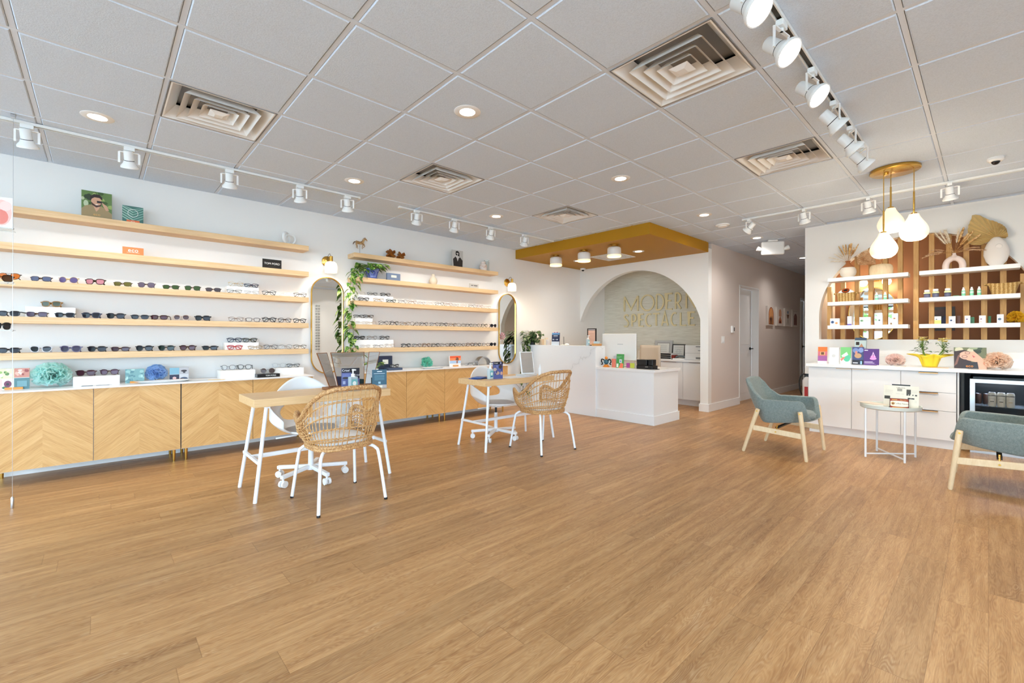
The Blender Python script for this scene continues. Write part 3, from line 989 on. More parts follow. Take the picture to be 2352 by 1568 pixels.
GLASS_CACHE = {}
def lens_mat(rgb, a):
    return mat('lens_%d_%d_%d_%d' % (rgb[0], rgb[1], rgb[2], int(a * 100)), rgb, .12, alpha=a, spec=.25)
def frame_mat(rgb, metal):
    return mat('frame_%d_%d_%d' % rgb, rgb, .3, 1 if metal else 0)
BLK, TOR, BRN, GLD, SIL, CLR, RED, NAVY = (20, 20, 22), (92, 56, 26), (60, 38, 26), (190, 150, 80), (160, 160, 164), (222, 214, 204), (170, 24, 28), (30, 38, 66)
def glasses(kind, fc, lc=None, thick=.0032, W=.142, fold=True, brow=False):
    key = (kind, fc, lc, thick, W, fold, brow)
    if key in GLASS_CACHE:
        return GLASS_CACHE[key], False
    sun = lc is not None
    metal = thick < .0022
    t = thing('sunglasses' if sun else 'eyeglasses', None, 'sunglasses' if sun else 'eyeglasses')
    lw = W * .37
    lh = lw * {'round': .95, 'panto': .90, 'rect': .72, 'square': .84, 'cat': .76, 'aviator': .92}[kind]
    zc = lh / 2 + thick + .002
    off = W * .5 - lw * .5 - thick - .006
    fm = frame_mat(fc, metal)
    b = MB()
    for s_ in (-1, 1):
        ol = lens_outline(kind, lw, lh)
        pts = [(-.012 * ((off + y) / (W / 2)) ** 2, s_ * (off + y), zc + z) for y, z in ol]
        rr = [thick * (1.5 if (brow and z > 0) else (.55 if brow else 1)) for y, z in ol]
        b.tube(pts, rr, 6, closed=True)
        b.bar((-.010, s_ * (W / 2 - .010), zc + lh * .30), (-.016, s_ * (W / 2), zc + lh * .30), thick * 2.2, thick * 2.4)
    b.tube([(0, -off + lw / 2 - .002, zc + lh * .16), (.003, 0, zc + lh * .26), (0, off - lw / 2 + .002, zc + lh * .16)], thick * 1.05, 6)
    if kind == 'aviator':
        b.tube([(0, -off + lw * .3, zc + lh * .48), (.002, 0, zc + lh * .46), (0, off - lw * .3, zc + lh * .48)], thick * .9, 6)
    b.build('frame', fm, t, smooth=True)
    for s_ in (-1, 1):
        ol = lens_outline(kind, lw - .001, lh - .001)
        p = [(-.012 * ((off + y) / (W / 2)) ** 2 - .0008, s_ * (off + y), zc + z) for y, z in ol]
        q = [(x + .0016, y, z) for x, y, z in p]
        n = len(p)
        b = MB(); b.add(p + q, [tuple(range(n)), tuple(range(2 * n - 1, n - 1, -1))] + [(i, (i + 1) % n, n + (i + 1) % n, n + i) for i in range(n)])
        b.build('lens', lens_mat(lc or (235, 242, 242), .93 if sun else .07), t)
    for s_ in (-1, 1):
        b = MB()
        zt = zc + lh * .30
        if fold:
            pts = [(-.016, s_ * W / 2, zt), (-.024 - .006 * (s_ > 0), s_ * W * .44, zt - .001), (-.030 - .006 * (s_ > 0), -s_ * W * .20, zt - .010), (-.030 - .006 * (s_ > 0), -s_ * W * .40, .004)]
        else:
            pts = [(-.014, s_ * W / 2, zt), (-.07, s_ * W * .49, zt - .003), (-.10, s_ * W * .47, zt - .008), (-.132, s_ * W * .44, .003)]
        b.tube(pts, [thick * .9, thick * .9, thick * .9, thick * 1.1], 5, sq=1.7)
        b.build('temple', fm, t, smooth=True)
    GLASS_CACHE[key] = t
    return t, True

def put_glasses(x, y, z, label, group, rz=0, **kw):
    p, new = glasses(**kw)
    if new:
        p.location = (x, y, z); p.rotation_euler = (0, 0, rz)
        return tag(p, label, None, group)
    return copy_tree(p, label, None, group, (x, y, z), rz)

BLUEG, PURP, PINKL, OLIVE, GREYL, GREEN, DARK, PLUM, AMBER = (92, 100, 128), (98, 84, 128), (196, 130, 138), (104, 98, 46), (104, 92, 108), (62, 84, 48), (34, 34, 42), (74, 40, 52), (196, 104, 30)
NUM = ['first', 'second', 'third', 'fourth', 'fifth', 'sixth', 'seventh', 'eighth', 'ninth', 'tenth', 'eleventh', 'twelfth', 'thirteenth', 'fourteenth']
def row(ys, z, x, specs, where, group, rz=0, jit=0.0):
    for i, y in enumerate(ys):
        sp = dict(specs[i % len(specs)])
        d = sp.pop('d')
        put_glasses(x, y, z, '%s, %s from left %s' % (d, NUM[i], where), group, rz + random.Random(int(y * 1000)).uniform(-jit, jit), **sp)
def S(d, kind, fc, lc=None, **k):
    r = dict(d=d, kind=kind, fc=fc, lc=lc); r.update(k); return r
XF = -5.475
# third shelf, left bay: coloured lenses on thin frames
row([-.541, -.363, -.2, -.031, .155, .324, .509, .682, .857], SZ[2], XF - .01, [
    S('amber aviator sunglasses', 'aviator', BRN, AMBER, thick=.0018), S('blue-grey lens sunglasses', 'rect', BRN, BLUEG, thick=.0019), S('round violet lens sunglasses', 'round', GLD, PURP, thick=.0015),
    S('pink lens sunglasses', 'square', BRN, PINKL, W=.148), S('olive lens sunglasses', 'rect', BRN, OLIVE, thick=.0018), S('grey-violet lens sunglasses', 'panto', BRN, GREYL, thick=.0018),
    S('green lens sunglasses', 'rect', BRN, GREEN, thick=.0018), S('green lens sunglasses', 'square', BRN, GREEN, thick=.0018), S('dark grey lens sunglasses', 'rect', BRN, (78, 72, 78), thick=.002)],
    'on the middle shelf of the left bay', 'coloured sunglasses on the middle left shelf', -.36, .05)
row([-.541, -.386, -.221, -.055, .107, .278, .421, .593, .765], SZ[3], XF - .005, [
    S('black sunglasses with open arms', 'rect', BLK, DARK, fold=False), S('plum-grey lens sunglasses', 'rect', BRN, (92, 80, 100), thick=.002), S('dark rectangular sunglasses', 'rect', BLK, DARK, thick=.0024),
    S('dark sunglasses lying open', 'square', NAVY, DARK), S('black square sunglasses', 'square', BLK, DARK), S('dark sunglasses with thin arms', 'rect', BLK, DARK, thick=.0024, fold=False),
    S('brown tinted sunglasses', 'rect', BRN, PLUM, fold=False), S('clear framed brown sunglasses', 'panto', (206, 190, 178), (70, 34, 26)), S('thick black sunglasses', 'square', BLK, DARK, thick=.0042)],
    'on the fourth shelf of the left bay', 'dark sunglasses on the fourth left shelf', -.33, .08)
row([-.541, -.362, -.184, -.018, .14, .309, .474, .643, .828], SZ[4], XF - .005, [
    S('black sunglasses', 'rect', BLK, DARK), S('clear rimmed dark aviators', 'aviator', (200, 200, 204), DARK, W=.15), S('violet-grey oversized sunglasses', 'panto', (96, 92, 124), (60, 54, 76), W=.152),
    S('black square sunglasses', 'square', BLK, DARK), S('small brown tinted sunglasses', 'rect', BRN, (66, 48, 62), thick=.0024), S('black panto sunglasses', 'panto', BLK, DARK),
    S('black aviators', 'aviator', BLK, (30, 44, 40), thick=.0024), S('tortoise sunglasses', 'panto', BRN, PLUM), S('black rectangular sunglasses', 'rect', BLK, DARK, thick=.004)],
    'on the lowest shelf of the left bay', 'sunglasses on the lowest left shelf', -.33, .08)
# white risers
def riser(x0, x1, y0, y1, z, h, lb):
    return tag(MB().box(x0, x1, y0, y1, z, z + h).build('display_riser', M_frame, bevel=.0015), lb, 'display block', 'white display risers')
riser(-5.64, -5.525, .985, 1.286, SZ[2], .078, 'white riser on the middle shelf of the left bay')
riser(-5.64, -5.525, -.454, -.154, SZ[3], .09, 'white riser under the single tortoise sunglasses, left bay fourth shelf')
riser(-5.64, -5.525, .971, 1.286, SZ[4], .078, 'white riser on the lowest shelf of the left bay')
riser(-5.62, -5.42, -.166, .137, CT, .08, 'white riser on the cabinet beside the teal paper flower')
riser(-5.62, -5.40, .91, 1.225, CT, .08, 'white riser in the middle of the left cabinet top')
riser(-5.62, -5.45, 1.43, 1.735, CT, .08, 'white riser at the right end of the left cabinet top')
riser(-5.64, -5.525, 2.37, 2.905, SZ[2], .085, 'long white riser on the middle shelf of the right bay')
riser(-5.64, -5.525, 2.38, 2.612, SZ[3], .085, 'short white riser on the fourth shelf of the right bay')
riser(-5.64, -5.525, 2.37, 2.912, SZ[4], .105, 'long white riser on the lowest shelf of the right bay')
XR_ = -5.555
put_glasses(XR_, -.306, SZ[3] + .09, 'tortoise sunglasses with grey-green lenses alone on a white riser', None, -.35, kind='square', fc=(150, 104, 44), lc=(88, 96, 84), thick=.0036)
E1 = [S('gold rimmed eyeglasses', 'round', GLD, thick=.0012), S('dark blue eyeglasses', 'rect', NAVY, thick=.003)]
row([1.072, 1.219], SZ[2] + .078, XR_, E1, 'on middle riser, left bay', 'eyeglasses on the left bay risers', -.2)
row([1.045, 1.205, 1.375, 1.535, 1.70], SZ[2], XF, [S('thin black eyeglasses', 'rect', BLK, thick=.0014), S('thin steel eyeglasses', 'rect', SIL, thick=.0012), S('black panto eyeglasses', 'panto', BLK, thick=.0022), S('pale rimless-looking eyeglasses', 'round', CLR, thick=.0012), S('black eyeglasses with fine rims', 'panto', BLK, thick=.002)],
    'in middle row, left bay', 'eyeglasses on the middle left shelf', -.2, .1)
row([1.058, 1.218, 1.377, 1.537, 1.695], SZ[3], XF, [S('grey translucent eyeglasses', 'square', (128, 108, 96), thick=.0022), S('smoky half-rim eyeglasses', 'rect', (70, 62, 66), thick=.0026, fold=False), S('thick black round eyeglasses', 'round', BLK, thick=.0036), S('brown eyeglasses', 'panto', BRN, thick=.0024), S('black brown eyeglasses', 'panto', BLK, thick=.003)],
    'in fourth row, left bay', 'eyeglasses on the fourth left shelf', -.2, .1)
row([1.061, 1.206], SZ[4] + .078, XR_, [S('navy square eyeglasses', 'square', NAVY, thick=.003), S('olive black eyeglasses', 'cat', (52, 52, 34), thick=.0036)], 'on lowest riser, left bay', 'eyeglasses on the left bay risers', -.2)
row([1.048, 1.239, 1.392, 1.544, 1.70], SZ[4], XF, [S('red and black eyeglasses', 'square', RED, thick=.0034), S('tortoise gradient eyeglasses', 'rect', (150, 124, 90), thick=.0022), S('round grey eyeglasses', 'round', (80, 78, 80), thick=.002), S('pale grey eyeglasses', 'panto', (150, 146, 140), thick=.0018), S('black gold eyeglasses', 'panto', (70, 60, 40), thick=.0018)],
    'in lowest row, left bay', 'eyeglasses on the lowest left shelf', -.2, .1)
for (y, x, z, sp, lb) in [(-.089, -5.50, CT + .08, dict(kind='square', fc=(66, 30, 36), lc=PLUM), 'burgundy sunglasses left on the riser beside the teal paper flower'),
                          (.066, -5.50, CT + .08, dict(kind='panto', fc=BRN, lc=(92, 66, 84), thick=.002), 'violet tinted sunglasses right on the riser beside the teal paper flower'),
                          (.991, -5.48, CT + .08, dict(kind='panto', fc=(110, 110, 112), lc=None, thick=.0026, fold=False), 'grey translucent eyeglasses on the middle cabinet riser'),
                          (1.139, -5.48, CT + .08, dict(kind='panto', fc=(40, 40, 42), lc=None, thick=.0028, fold=False), 'dark grey eyeglasses on the middle cabinet riser'),
                          (1.49, -5.52, CT + .08, dict(kind='round', fc=SIL, lc=None, thick=.0012, fold=False), 'round wire eyeglasses on the right cabinet riser'),
                          (1.64, -5.52, CT + .08, dict(kind='rect', fc=(44, 44, 48), lc=None, thick=.002), 'slim dark eyeglasses on the right cabinet riser')]:
    put_glasses(x, y, z, lb, None, -.3, **sp)
# right bay
EG = [S('fine black eyeglasses', 'panto', BLK, thick=.0018), S('brown metal eyeglasses', 'round', (110, 80, 60), thick=.0015), S('black cat-eye eyeglasses', 'cat', BLK, thick=.003), S('green and gold eyeglasses', 'cat', (40, 76, 60), thick=.0024), S('pale gold eyeglasses', 'panto', (190, 160, 130), thick=.0013),
      S('dark tortoise eyeglasses', 'square', TOR, thick=.003), S('thin steel eyeglasses', 'rect', SIL, thick=.0012), S('round black eyeglasses', 'round', BLK, thick=.0024)]
def rot(l, k): return l[k:] + l[:k]
row([2.45, 2.624, 2.811], SZ[2] + .085, XR_, [S('pale rimless eyeglasses', 'rect', CLR, thick=.0012), S('black narrow eyeglasses', 'rect', BLK, thick=.002), S('black cat-eye eyeglasses', 'cat', BLK, thick=.003)], 'on middle riser, right bay', 'eyeglasses on the right bay risers', -.1)
row([2.471, 2.673, 2.852], SZ[2], XF, [S('black browline eyeglasses', 'cat', BLK, thick=.003), S('thin gold eyeglasses', 'panto', GLD, thick=.0015), S('green black eyeglasses', 'cat', (30, 56, 48), thick=.0026)], 'before middle riser, right bay', 'eyeglasses in front of the right bay risers', -.1)
pal = [S('pale rose metal eyeglasses', 'panto', (196, 176, 166), thick=.0012), S('fine black metal eyeglasses', 'round', (60, 56, 54), thick=.0014), S('amber metal eyeglasses', 'panto', (150, 110, 76), thick=.0015), S('steel rim eyeglasses', 'rect', (140, 138, 138), thick=.0012)]
row([3.023, 3.169, 3.319, 3.466, 3.615, 3.763, 3.91, 4.061, 4.215, 4.371, 4.522], SZ[2], XF, rot(pal, 1), 'in middle row, right bay', 'fine wire eyeglasses on the middle right shelf', -.1, .25)
row([2.44, 2.57], SZ[3] + .085, XR_, [S('dark slim eyeglasses', 'rect', BLK, thick=.002), S('dark oval eyeglasses', 'cat', BRN, thick=.0026)], 'on short riser, right bay', 'eyeglasses on the right bay risers', -.1)
row([2.43, 2.565], SZ[3], XF, [S('almost colourless eyeglasses', 'rect', CLR, thick=.0012), S('pale gold slim eyeglasses', 'rect', (206, 186, 150), thick=.0012)], 'before short riser, right bay', 'eyeglasses in front of the right bay risers', -.1)
row([2.745, 2.90, 3.052, 3.205, 3.357, 3.527, 3.69, 3.845, 4.0, 4.155, 4.303, 4.461], SZ[3], XF, [S('round black wire eyeglasses', 'round', (50, 50, 52), thick=.0018), S('round black eyeglasses', 'round', BLK, thick=.0028), S('gold brown eyeglasses', 'panto', (130, 96, 56), thick=.002), S('dark folded eyeglasses', 'panto', BLK, thick=.0022, fold=False), S('black panto eyeglasses', 'panto', BLK, thick=.0024)],
    'in fourth row, right bay', 'eyeglasses on the fourth right shelf', -.1, .2)
put_glasses(XF, 4.645, SZ[3], 'black round sunglasses at the right end of the fourth shelf, right bay', None, 0, kind='round', fc=BLK, lc=DARK, thick=.003)
row([2.45, 2.62, 2.80], SZ[4] + .105, XR_, [S('thick black cat-eye eyeglasses', 'cat', BLK, thick=.0042), S('round gold wire eyeglasses', 'round', (130, 110, 84), thick=.0013), S('black oval eyeglasses', 'panto', BLK, thick=.0026)], 'on lowest riser, right bay', 'eyeglasses on the right bay risers', -.1)
row([2.49, 2.67, 2.83], SZ[4], XF, [S('rimless steel eyeglasses', 'rect', (190, 186, 180), thick=.0012), S('rimless eyeglasses with dark arms', 'rect', (120, 112, 108), thick=.0013), S('pale copper eyeglasses', 'round', (200, 176, 150), thick=.0012)], 'before lowest riser, right bay', 'eyeglasses in front of the right bay risers', -.1)
row([3.075, 3.245, 3.40, 3.55, 3.703, 3.86, 4.01, 4.17, 4.32, 4.485], SZ[4], XF, [S('bold black round eyeglasses', 'panto', BLK, thick=.0034), S('thin black eyeglasses', 'panto', (48, 46, 46), thick=.002), S('black tortoise eyeglasses', 'round', TOR, thick=.003), S('black keyhole eyeglasses', 'panto', BLK, thick=.003), S('round dark wire eyeglasses', 'round', (60, 60, 60), thick=.0018)],
    'in lowest row, right bay', 'eyeglasses on the lowest right shelf', -.1, .15)
put_glasses(XF, 4.64, SZ[4], 'black round sunglasses at the right end of the lowest shelf, right bay', None, 0, kind='round', fc=BLK, lc=DARK, thick=.0034)

# ---------------------------------------------------------------- printed cards, boxes and lettering
def text_mesh(s, size, ext=.0004, align='CENTER', bold=0.0):
    c = bpy.data.curves.new('lettering', 'FONT')
    c.body = s
    c.size = size
    c.extrude = ext
    c.offset = bold
    c.align_x = align
    c.align_y = 'CENTER'
    c.resolution_u = 2
    o = bpy.data.objects.new('lettering', c)
    COL.objects.link(o)
    bpy.context.view_layer.update()
    dg = bpy.context.evaluated_depsgraph_get()
    me = bpy.data.meshes.new_from_object(o.evaluated_get(dg))
    bpy.data.objects.remove(o)
    bpy.data.curves.remove(c)
    return me
def lettering(parent, s, size, u, v, rgb, front, bold=0.0):
    """text on a card face; card local: x = out of the face, y = right, z = up"""
    me = text_mesh(s, size, .0003, bold=bold)
    me.materials.append(mat('ink_%d_%d_%d' % rgb, rgb, .5))
    o = bpy.data.objects.new('lettering', me)
    COL.objects.link(o)
    o.parent = parent
    # text lies in xy facing +z; turn it to face +x, reading towards +y
    o.matrix_local = Matrix(((0, 0, 1, front), (1, 0, 0, u), (0, 1, 0, v), (0, 0, 0, 1)))
    return o
def card(name, label, cat, loc, rz, w, h, bg, shapes=(), texts=(), t=.004, lean=0, group=None, sup=None):
    """upright printed card facing local +x. shapes: (polygon in 0..1, rgb); texts: (string, size, u, v, rgb)"""
    T = thing(name, label, cat, loc, rz, group)
    T.rotation_euler = (0, lean, rz)
    MB().box(-t, 0, -w / 2, w / 2, 0, h).build('board', mat('print_%d_%d_%d' % bg, bg, .35), T)
    if shapes:
        b = MB()
        for k, (poly, rgb) in enumerate(shapes):
            b.use(mat('print_%d_%d_%d' % rgb, rgb, .35))
            e = .0003 + .00012 * k
            b.prism([((min(max(u, 0), 1) - .5) * w, min(max(v, 0), 1) * h) for u, v in poly], 0, e, plane='YZ')
        b.build('printed_picture', None, T)
    fr = .0003 + .00012 * (len(shapes) + 1)
    for s_, size, u, v, rgb in texts:
        lettering(T, s_, size, (u - .5) * w, v * h, rgb, fr)
    if sup:
        MB().box(-.012, .016, -sup / 2, sup / 2, 0, .018).build('wood_foot', mat('orange_wood', (214, 146, 66), .5), T)
    return T
def ell(cx, cy, rx, ry, n=16, a0=0, a1=360):
    return [(cx + rx * math.cos(math.radians(a0 + (a1 - a0) * i / n)), cy + ry * math.sin(math.radians(a0 + (a1 - a0) * i / n))) for i in range(n + (0 if a1 - a0 == 360 else 1))]
def rc(x0, y0, x1, y1):
    return [(x0, y0), (x1, y0), (x1, y1), (x0, y1)]
rnd = random.Random(7)
def blotches(n, cols, x0=0, y0=0, x1=1, y1=1, r=.08):
    out = []
    for i in range(n):
        out.append((ell(rnd.uniform(x0, x1), rnd.uniform(y0, y1), rnd.uniform(r * .4, r), rnd.uniform(r * .4, r), 8), cols[i % len(cols)]))
    return out
SKIN, HAIR = (206, 158, 128), (44, 30, 26)
card('photo_card', 'large photo card of a bearded man in sunglasses, top shelf', 'photo card', (-5.50, -.018, SZ[0]), -.0, .20, .235, (96, 124, 66),
     blotches(14, [(60, 88, 40), (150, 170, 96), (184, 196, 160), (44, 60, 34)], 0, .45, 1, 1, .14) + [
      ([(0, 0), (1, 0), (1, .22), (.80, .38), (.62, .48), (.34, .50), (.12, .42), (0, .3)], (158, 136, 96)), ([(.36, .5), (.62, .5), (.56, .34), (.48, .24)], SKIN),
      (ell(.48, .62, .17, .22), SKIN), ([(.31, .6), (.34, .48), (.48, .40), (.62, .46), (.66, .58), (.58, .5), (.46, .48), (.38, .54)], (70, 46, 36)),
      ([(.28, .62), (.28, .80), (.40, .90), (.58, .90), (.68, .80), (.68, .70), (.58, .78), (.42, .78), (.34, .72)], HAIR), (rc(.50, .58, .68, .66), (34, 26, 30)), ([(.66, .62), (.84, .50), (.90, .34), (.80, .32), (.70, .50)], SKIN),
      ([(.44, .52), (.56, .52), (.50, .485)], (240, 236, 230))], [('eco', .032, .5, .13, (232, 176, 96))])
t = card('photo_card', 'small green palm-leaf card beside the man photo card, top left shelf', 'photo card', (-5.50, .228, SZ[0]), 0, .15, .155, (66, 112, 104),
     [([(0, .15 * k), (.5, .15 * k - .3), (.5, .15 * k - .22), (0, .15 * k + .07)], (150, 188, 172)) for k in range(2, 8)] + [([(1, .15 * k), (.5, .15 * k - .3), (.5, .15 * k - .22), (1, .15 * k + .07)], (122, 166, 152)) for k in range(2, 8)] + [(rc(.2, 0, .82, .16), (232, 112, 62))],
     [('eco', .02, .5, .08, (250, 240, 230))])
b = MB(); b.tube([(.002, .036 * math.cos(a * PI / 10), .09 + .036 * math.sin(a * PI / 10)) for a in range(20)], .0016, 5, closed=True); b.build('white_ring_print', M_white, t)
card('brand_sign', 'orange eco sign on the second shelf of the left bay', 'sign', (-5.47, .229, SZ[1]), 0, .15, .068, (240, 132, 70), [(rc(.2, .26, .8, .29), (250, 226, 206))], [('eco', .052, .5, .58, (255, 250, 245))], t=.008)
card('brand_sign', 'black TOM FORD sign on the second shelf of the left bay', 'sign', (-5.46, 1.402, SZ[1]), 0, .19, .098, (24, 20, 16), [(rc(.0, .0, 1, .03), (120, 110, 90)), (rc(.3, .16, .7, .19), (70, 60, 50))], [('TOM FORD', .031, .5, .5, (246, 244, 238))], t=.012)
# white ring ornament
t = thing('ring_ornament', 'pair of interlocking white rings on the top shelf of the left bay', 'ornament', (-5.53, 1.585, SZ[0]), .3)
for k, (yy, r, a) in enumerate(((-.02, .062, .5), (.028, .054, -.2))):
    M = Matrix.Translation((0, yy, r + .010)) @ Matrix.Rotation(a, 4, 'Z')
    MB().tube([M @ Vector((0, r * math.cos(q * PI / 18), r * math.sin(q * PI / 18))) for q in range(36)], .010, 10, closed=True, sq=1.5).build('ring', M_white, t, smooth=True)

# horse figure on a rod
t = thing('horse_figurine', 'carved brown horse figurine on a thin rod, right bay top shelf', 'figurine', (-5.54, 2.442, SZ[0]), 0)
MB().lathe([(0, 0), (.03, 0), (.03, .006), (0, .008)], n=20).build('base', M_bmetal, t, smooth=True)
MB().cyl((0, 0, .005), (0, 0, .12), .0018, n=8).build('rod', M_bmetal, t)
M_horse = mk_leaf('carved_weathered_wood', (110, 74, 40), (168, 126, 76), (206, 172, 122))
b = MB()
b.tube([(0, -.052, .142), (0, -.045, .150), (0, -.02, .148), (0, .005, .144), (0, .028, .152), (0, .045, .165)], [.008, .021, .020, .0185, .022, .015], 12)      # trunk
b.tube([(0, .036, .158), (0, .050, .182), (0, .066, .204), (0, .074, .212)], [.018, .0135, .010, .008], 10)                                                # neck
b.tube([(0, .066, .212), (0, .080, .206), (0, .096, .190), (0, .101, .184)], [.0085, .0095, .0065, .005], 10)                                           # head
for x, pts in ((.008, [(-.045, .145), (-.052, .120), (-.046, .100), (-.048, .078), (-.044, .072)]), (-.008, [(-.04, .145), (-.036, .118), (-.028, .100), (-.024, .078), (-.018, .072)]),
               (.008, [(.038, .150), (.040, .125), (.034, .102), (.028, .078), (.034, .072)]), (-.008, [(.044, .152), (.062, .130), (.070, .112), (.056, .096), (.05, .092)])):
    b.tube([(x, p[0], p[1]) for p in pts], [.0115, .0075, .0048, .0038, .0055], 8)
for s_ in (-1, 1): b.tube([(s_ * .006, .070, .216), (s_ * .007, .071, .228)], [.0035, .001], 6)
b.build('body', M_horse, t, smooth=True)
b = MB(); b.tube([(0, .030, .184), (0, .045, .205), (0, .058, .218), (0, .068, .222)], [.004, .007, .006, .003], 8, sq=.5); b.build('mane', M_horse, t, smooth=True)
MB().tube([(0, -.052, .154), (0, -.070, .150), (0, -.082, .132), (0, -.090, .114)], [.005, .007, .007, .002], 8).build('tail', mat('dark_carved_wood', (112, 80, 56), .6), t, smooth=True)
def knot(loc, L, a, lb):
    t = thing('wooden_knot', lb, 'ornament', loc, group='glossy wooden knot ornaments')
    t.rotation_euler = a
    for k, (d, o) in enumerate((((1, 0, 0), (0, .011, 0)), ((0, 1, 0), (0, 0, .011)), ((0, 0, 1), (.011, 0, 0)), ((1, 0, 0), (0, -.011, 0)), ((0, 1, 0), (0, 0, -.011)), ((0, 0, 1), (-.011, 0, 0)))):
        d, o = Vector(d) * L, Vector(o)
        MB().bar(o - d, o + d, .021, .021).build('wood_bar', M_knot, t, bevel=.002)
knot((-5.55, 2.88, SZ[0] + .062), .075, (.75, .62, .5), 'left dark wooden knot ornament, right bay top shelf')
knot((-5.54, 3.025, SZ[0] + .052), .064, (.7, .62, .1), 'right smaller wooden knot ornament leaning beside its pair')
t = card('photo_card', 'black and white card of a man in sunglasses, right bay top shelf', 'photo card', (-5.52, 3.965, SZ[0]), 0, .20, .255, (196, 194, 190),
     [([(.14, 0), (.94, 0), (.97, .42), (.74, .60), (.62, .56), (.5, .34), (.42, .56), (.32, .62), (.08, .46)], (42, 36, 36)), (ell(.47, .72, .15, .2), (214, 212, 208)), ([(.30, .74), (.33, .93), (.5, .97), (.66, .88), (.68, .6), (.62, .66), (.56, .84), (.4, .84)], (22, 20, 20)), (ell(.40, .745, .07, .06), (12, 12, 12)), (ell(.57, .72, .07, .06), (12, 12, 12)), ([(.42, .55), (.6, .55), (.5, .34)], (206, 204, 200)), ([(.44, .63), (.52, .63), (.48, .61)], (120, 116, 114))])
t = thing('carved_jar', 'pale pink carved jar on the top shelf of the right bay', 'jar', (-5.53, 4.475, SZ[0]))
MB().lathe([(0, 0), (.055, 0), (.06, .02), (.06, .08), (.045, .105), (.03, .11), (.03, .118), (.036, .12), (.036, .14), (.0, .144)], n=36).build('body', mk_leaf('pierced_pink_ceramic', (206, 170, 146), (236, 212, 196), (246, 232, 222), .5), t, smooth=True)
t = thing('glass_jar', 'tall clear glass jar behind the pink carved jar', 'jar', (-5.57, 4.575, SZ[0]))
MB().lathe([(0, 0), (.042, 0), (.044, .01), (.044, .15), (.034, .165), (.034, .172), (.041, .174), (.041, .186), (.036, .186), (.036, .174), (.03, .165), (.040, .148), (.040, .012), (0, .008)], n=32).build('glass', mat('frosty_glass', (226, 232, 228), .15, alpha=.35), t, smooth=True)
# second shelf, right bay
def pot_poly(n, r0, r1, h, flare=.01):
    return [(0, 0), (r0, 0), (r0 * 1.02, .012), (r1, h - .02), (r1 + flare, h - .012), (r1 + flare, h), (r1 - .006, h), (r1 - .012, h - .03), (0, h - .03)]
t_pot = thing('trailing_pothos', 'trailing variegated pothos in a glossy blue pot, hanging down between the bays', 'potted plant', (-5.55, 2.615, SZ[1]))
MB().lathe([(0, 0), (.07, 0), (.075, .008), (.07, .014), (0, .014)], n=30).build('saucer', mat('cobalt_glaze', (46, 62, 140), .12, coat=.5), t_pot, smooth=True)
M_cob = mk_leaf('streaked_cobalt_glaze', (40, 54, 134), (74, 92, 172), (132, 148, 200), .5); M_cob.node_tree.nodes['Principled BSDF'].inputs['Roughness'].default_value = .1
MB().lathe(pot_poly(0, .058, .088, .12), (0, 0, .012), n=40, flute=8, fl=.02).build('pot', M_cob, t_pot, smooth=True)
MB().lathe([(0, .108), (.078, .108)], n=20).build('soil', mat('dark_soil', (46, 34, 26), .9), t_pot)

def leaf_add(b, p, d, nrm, L, W, fold=.18, droop=.25):
    """heart-shaped leaf blade from p along d"""
    d = Vector(d).normalized(); nrm = Vector(nrm)
    s_ = d.cross(nrm)
    if s_.length < 1e-4: s_ = d.cross(Vector((1, .1, 0)))
    s_.normalize(); nn = s_.cross(d).normalized()
    prof = [(0, .0), (.04, .30), (.18, .5), (.42, .48), (.70, .28), (.88, .11), (1, 0)]
    v = []
    for t_, w_ in prof:
        c = Vector(p) + d * (L * t_) - Vector((0, 0, 1)) * (droop * L * t_ * t_)
        for k in (-1, -.5, 0, .5, 1):
            v.append(c + s_ * (W * w_ * k) + nn * (fold * W * w_ * abs(k)))
    f = []
    for i in range(len(prof) - 1):
        for k in range(4):
            f.append((i * 5 + k, i * 5 + k + 1, i * 5 + k + 6, i * 5 + k + 5))
    b.add(v, f)
def vine_leaves(b, st, path, rng, step, L, out, spread=1.2):
    pts = smoothpath(path, 8)
    st.tube(pts, .0022, 5)
    acc = 0
    for i in range(1, len(pts)):
        acc += (pts[i] - pts[i - 1]).length
        if acc > step:
            acc = 0
            dd = (pts[i] - pts[i - 1]).normalized()
            sd = Vector((out[0], out[1], 0)).normalized()
            a = rng.uniform(-spread, spread)
            d = (Matrix.Rotation(a, 4, 'Z') @ sd) + dd * .5 + Vector((0, 0, rng.uniform(-.5, .2)))
            q = pts[i] + d.normalized() * .02
            st.tube([pts[i], q], .0013, 4)
            l = L * rng.uniform(.7, 1.2)
            leaf_add(b, q, d, Vector((rng.uniform(-.3, .3), rng.uniform(-.3, .3), 1)), l, l * .85, .2, .5)
rng = random.Random(11)
lf, st = MB(), MB()
for k in range(64):                                   # crown over the pot
    a = rng.uniform(0, 2 * PI); r = rng.uniform(.02, .08)
    p0 = Vector((r * .6 * math.cos(a), r * .6 * math.sin(a), .12))
    reach = rng.uniform(.06, .13)
    p1 = p0 + Vector((math.cos(a) * reach * (.55 if math.cos(a) < 0 else 1), math.sin(a) * reach * 1.25, rng.uniform(.01, .09)))
    p1.x = max(p1.x, -.085)
    p1.z = min(p1.z, .19)
    st.tube([p0, (p0 + p1) / 2 + Vector((0, 0, .03)), p1], .0016, 4)
    d = Vector((math.cos(a) + .5, math.sin(a), rng.uniform(-1.1, -.2)))
    l = rng.uniform(.05, .085)
    leaf_add(lf, p1, d, (rng.uniform(-.2, .6), rng.uniform(-.3, .3), 1), l, l * .75, .2, .3)
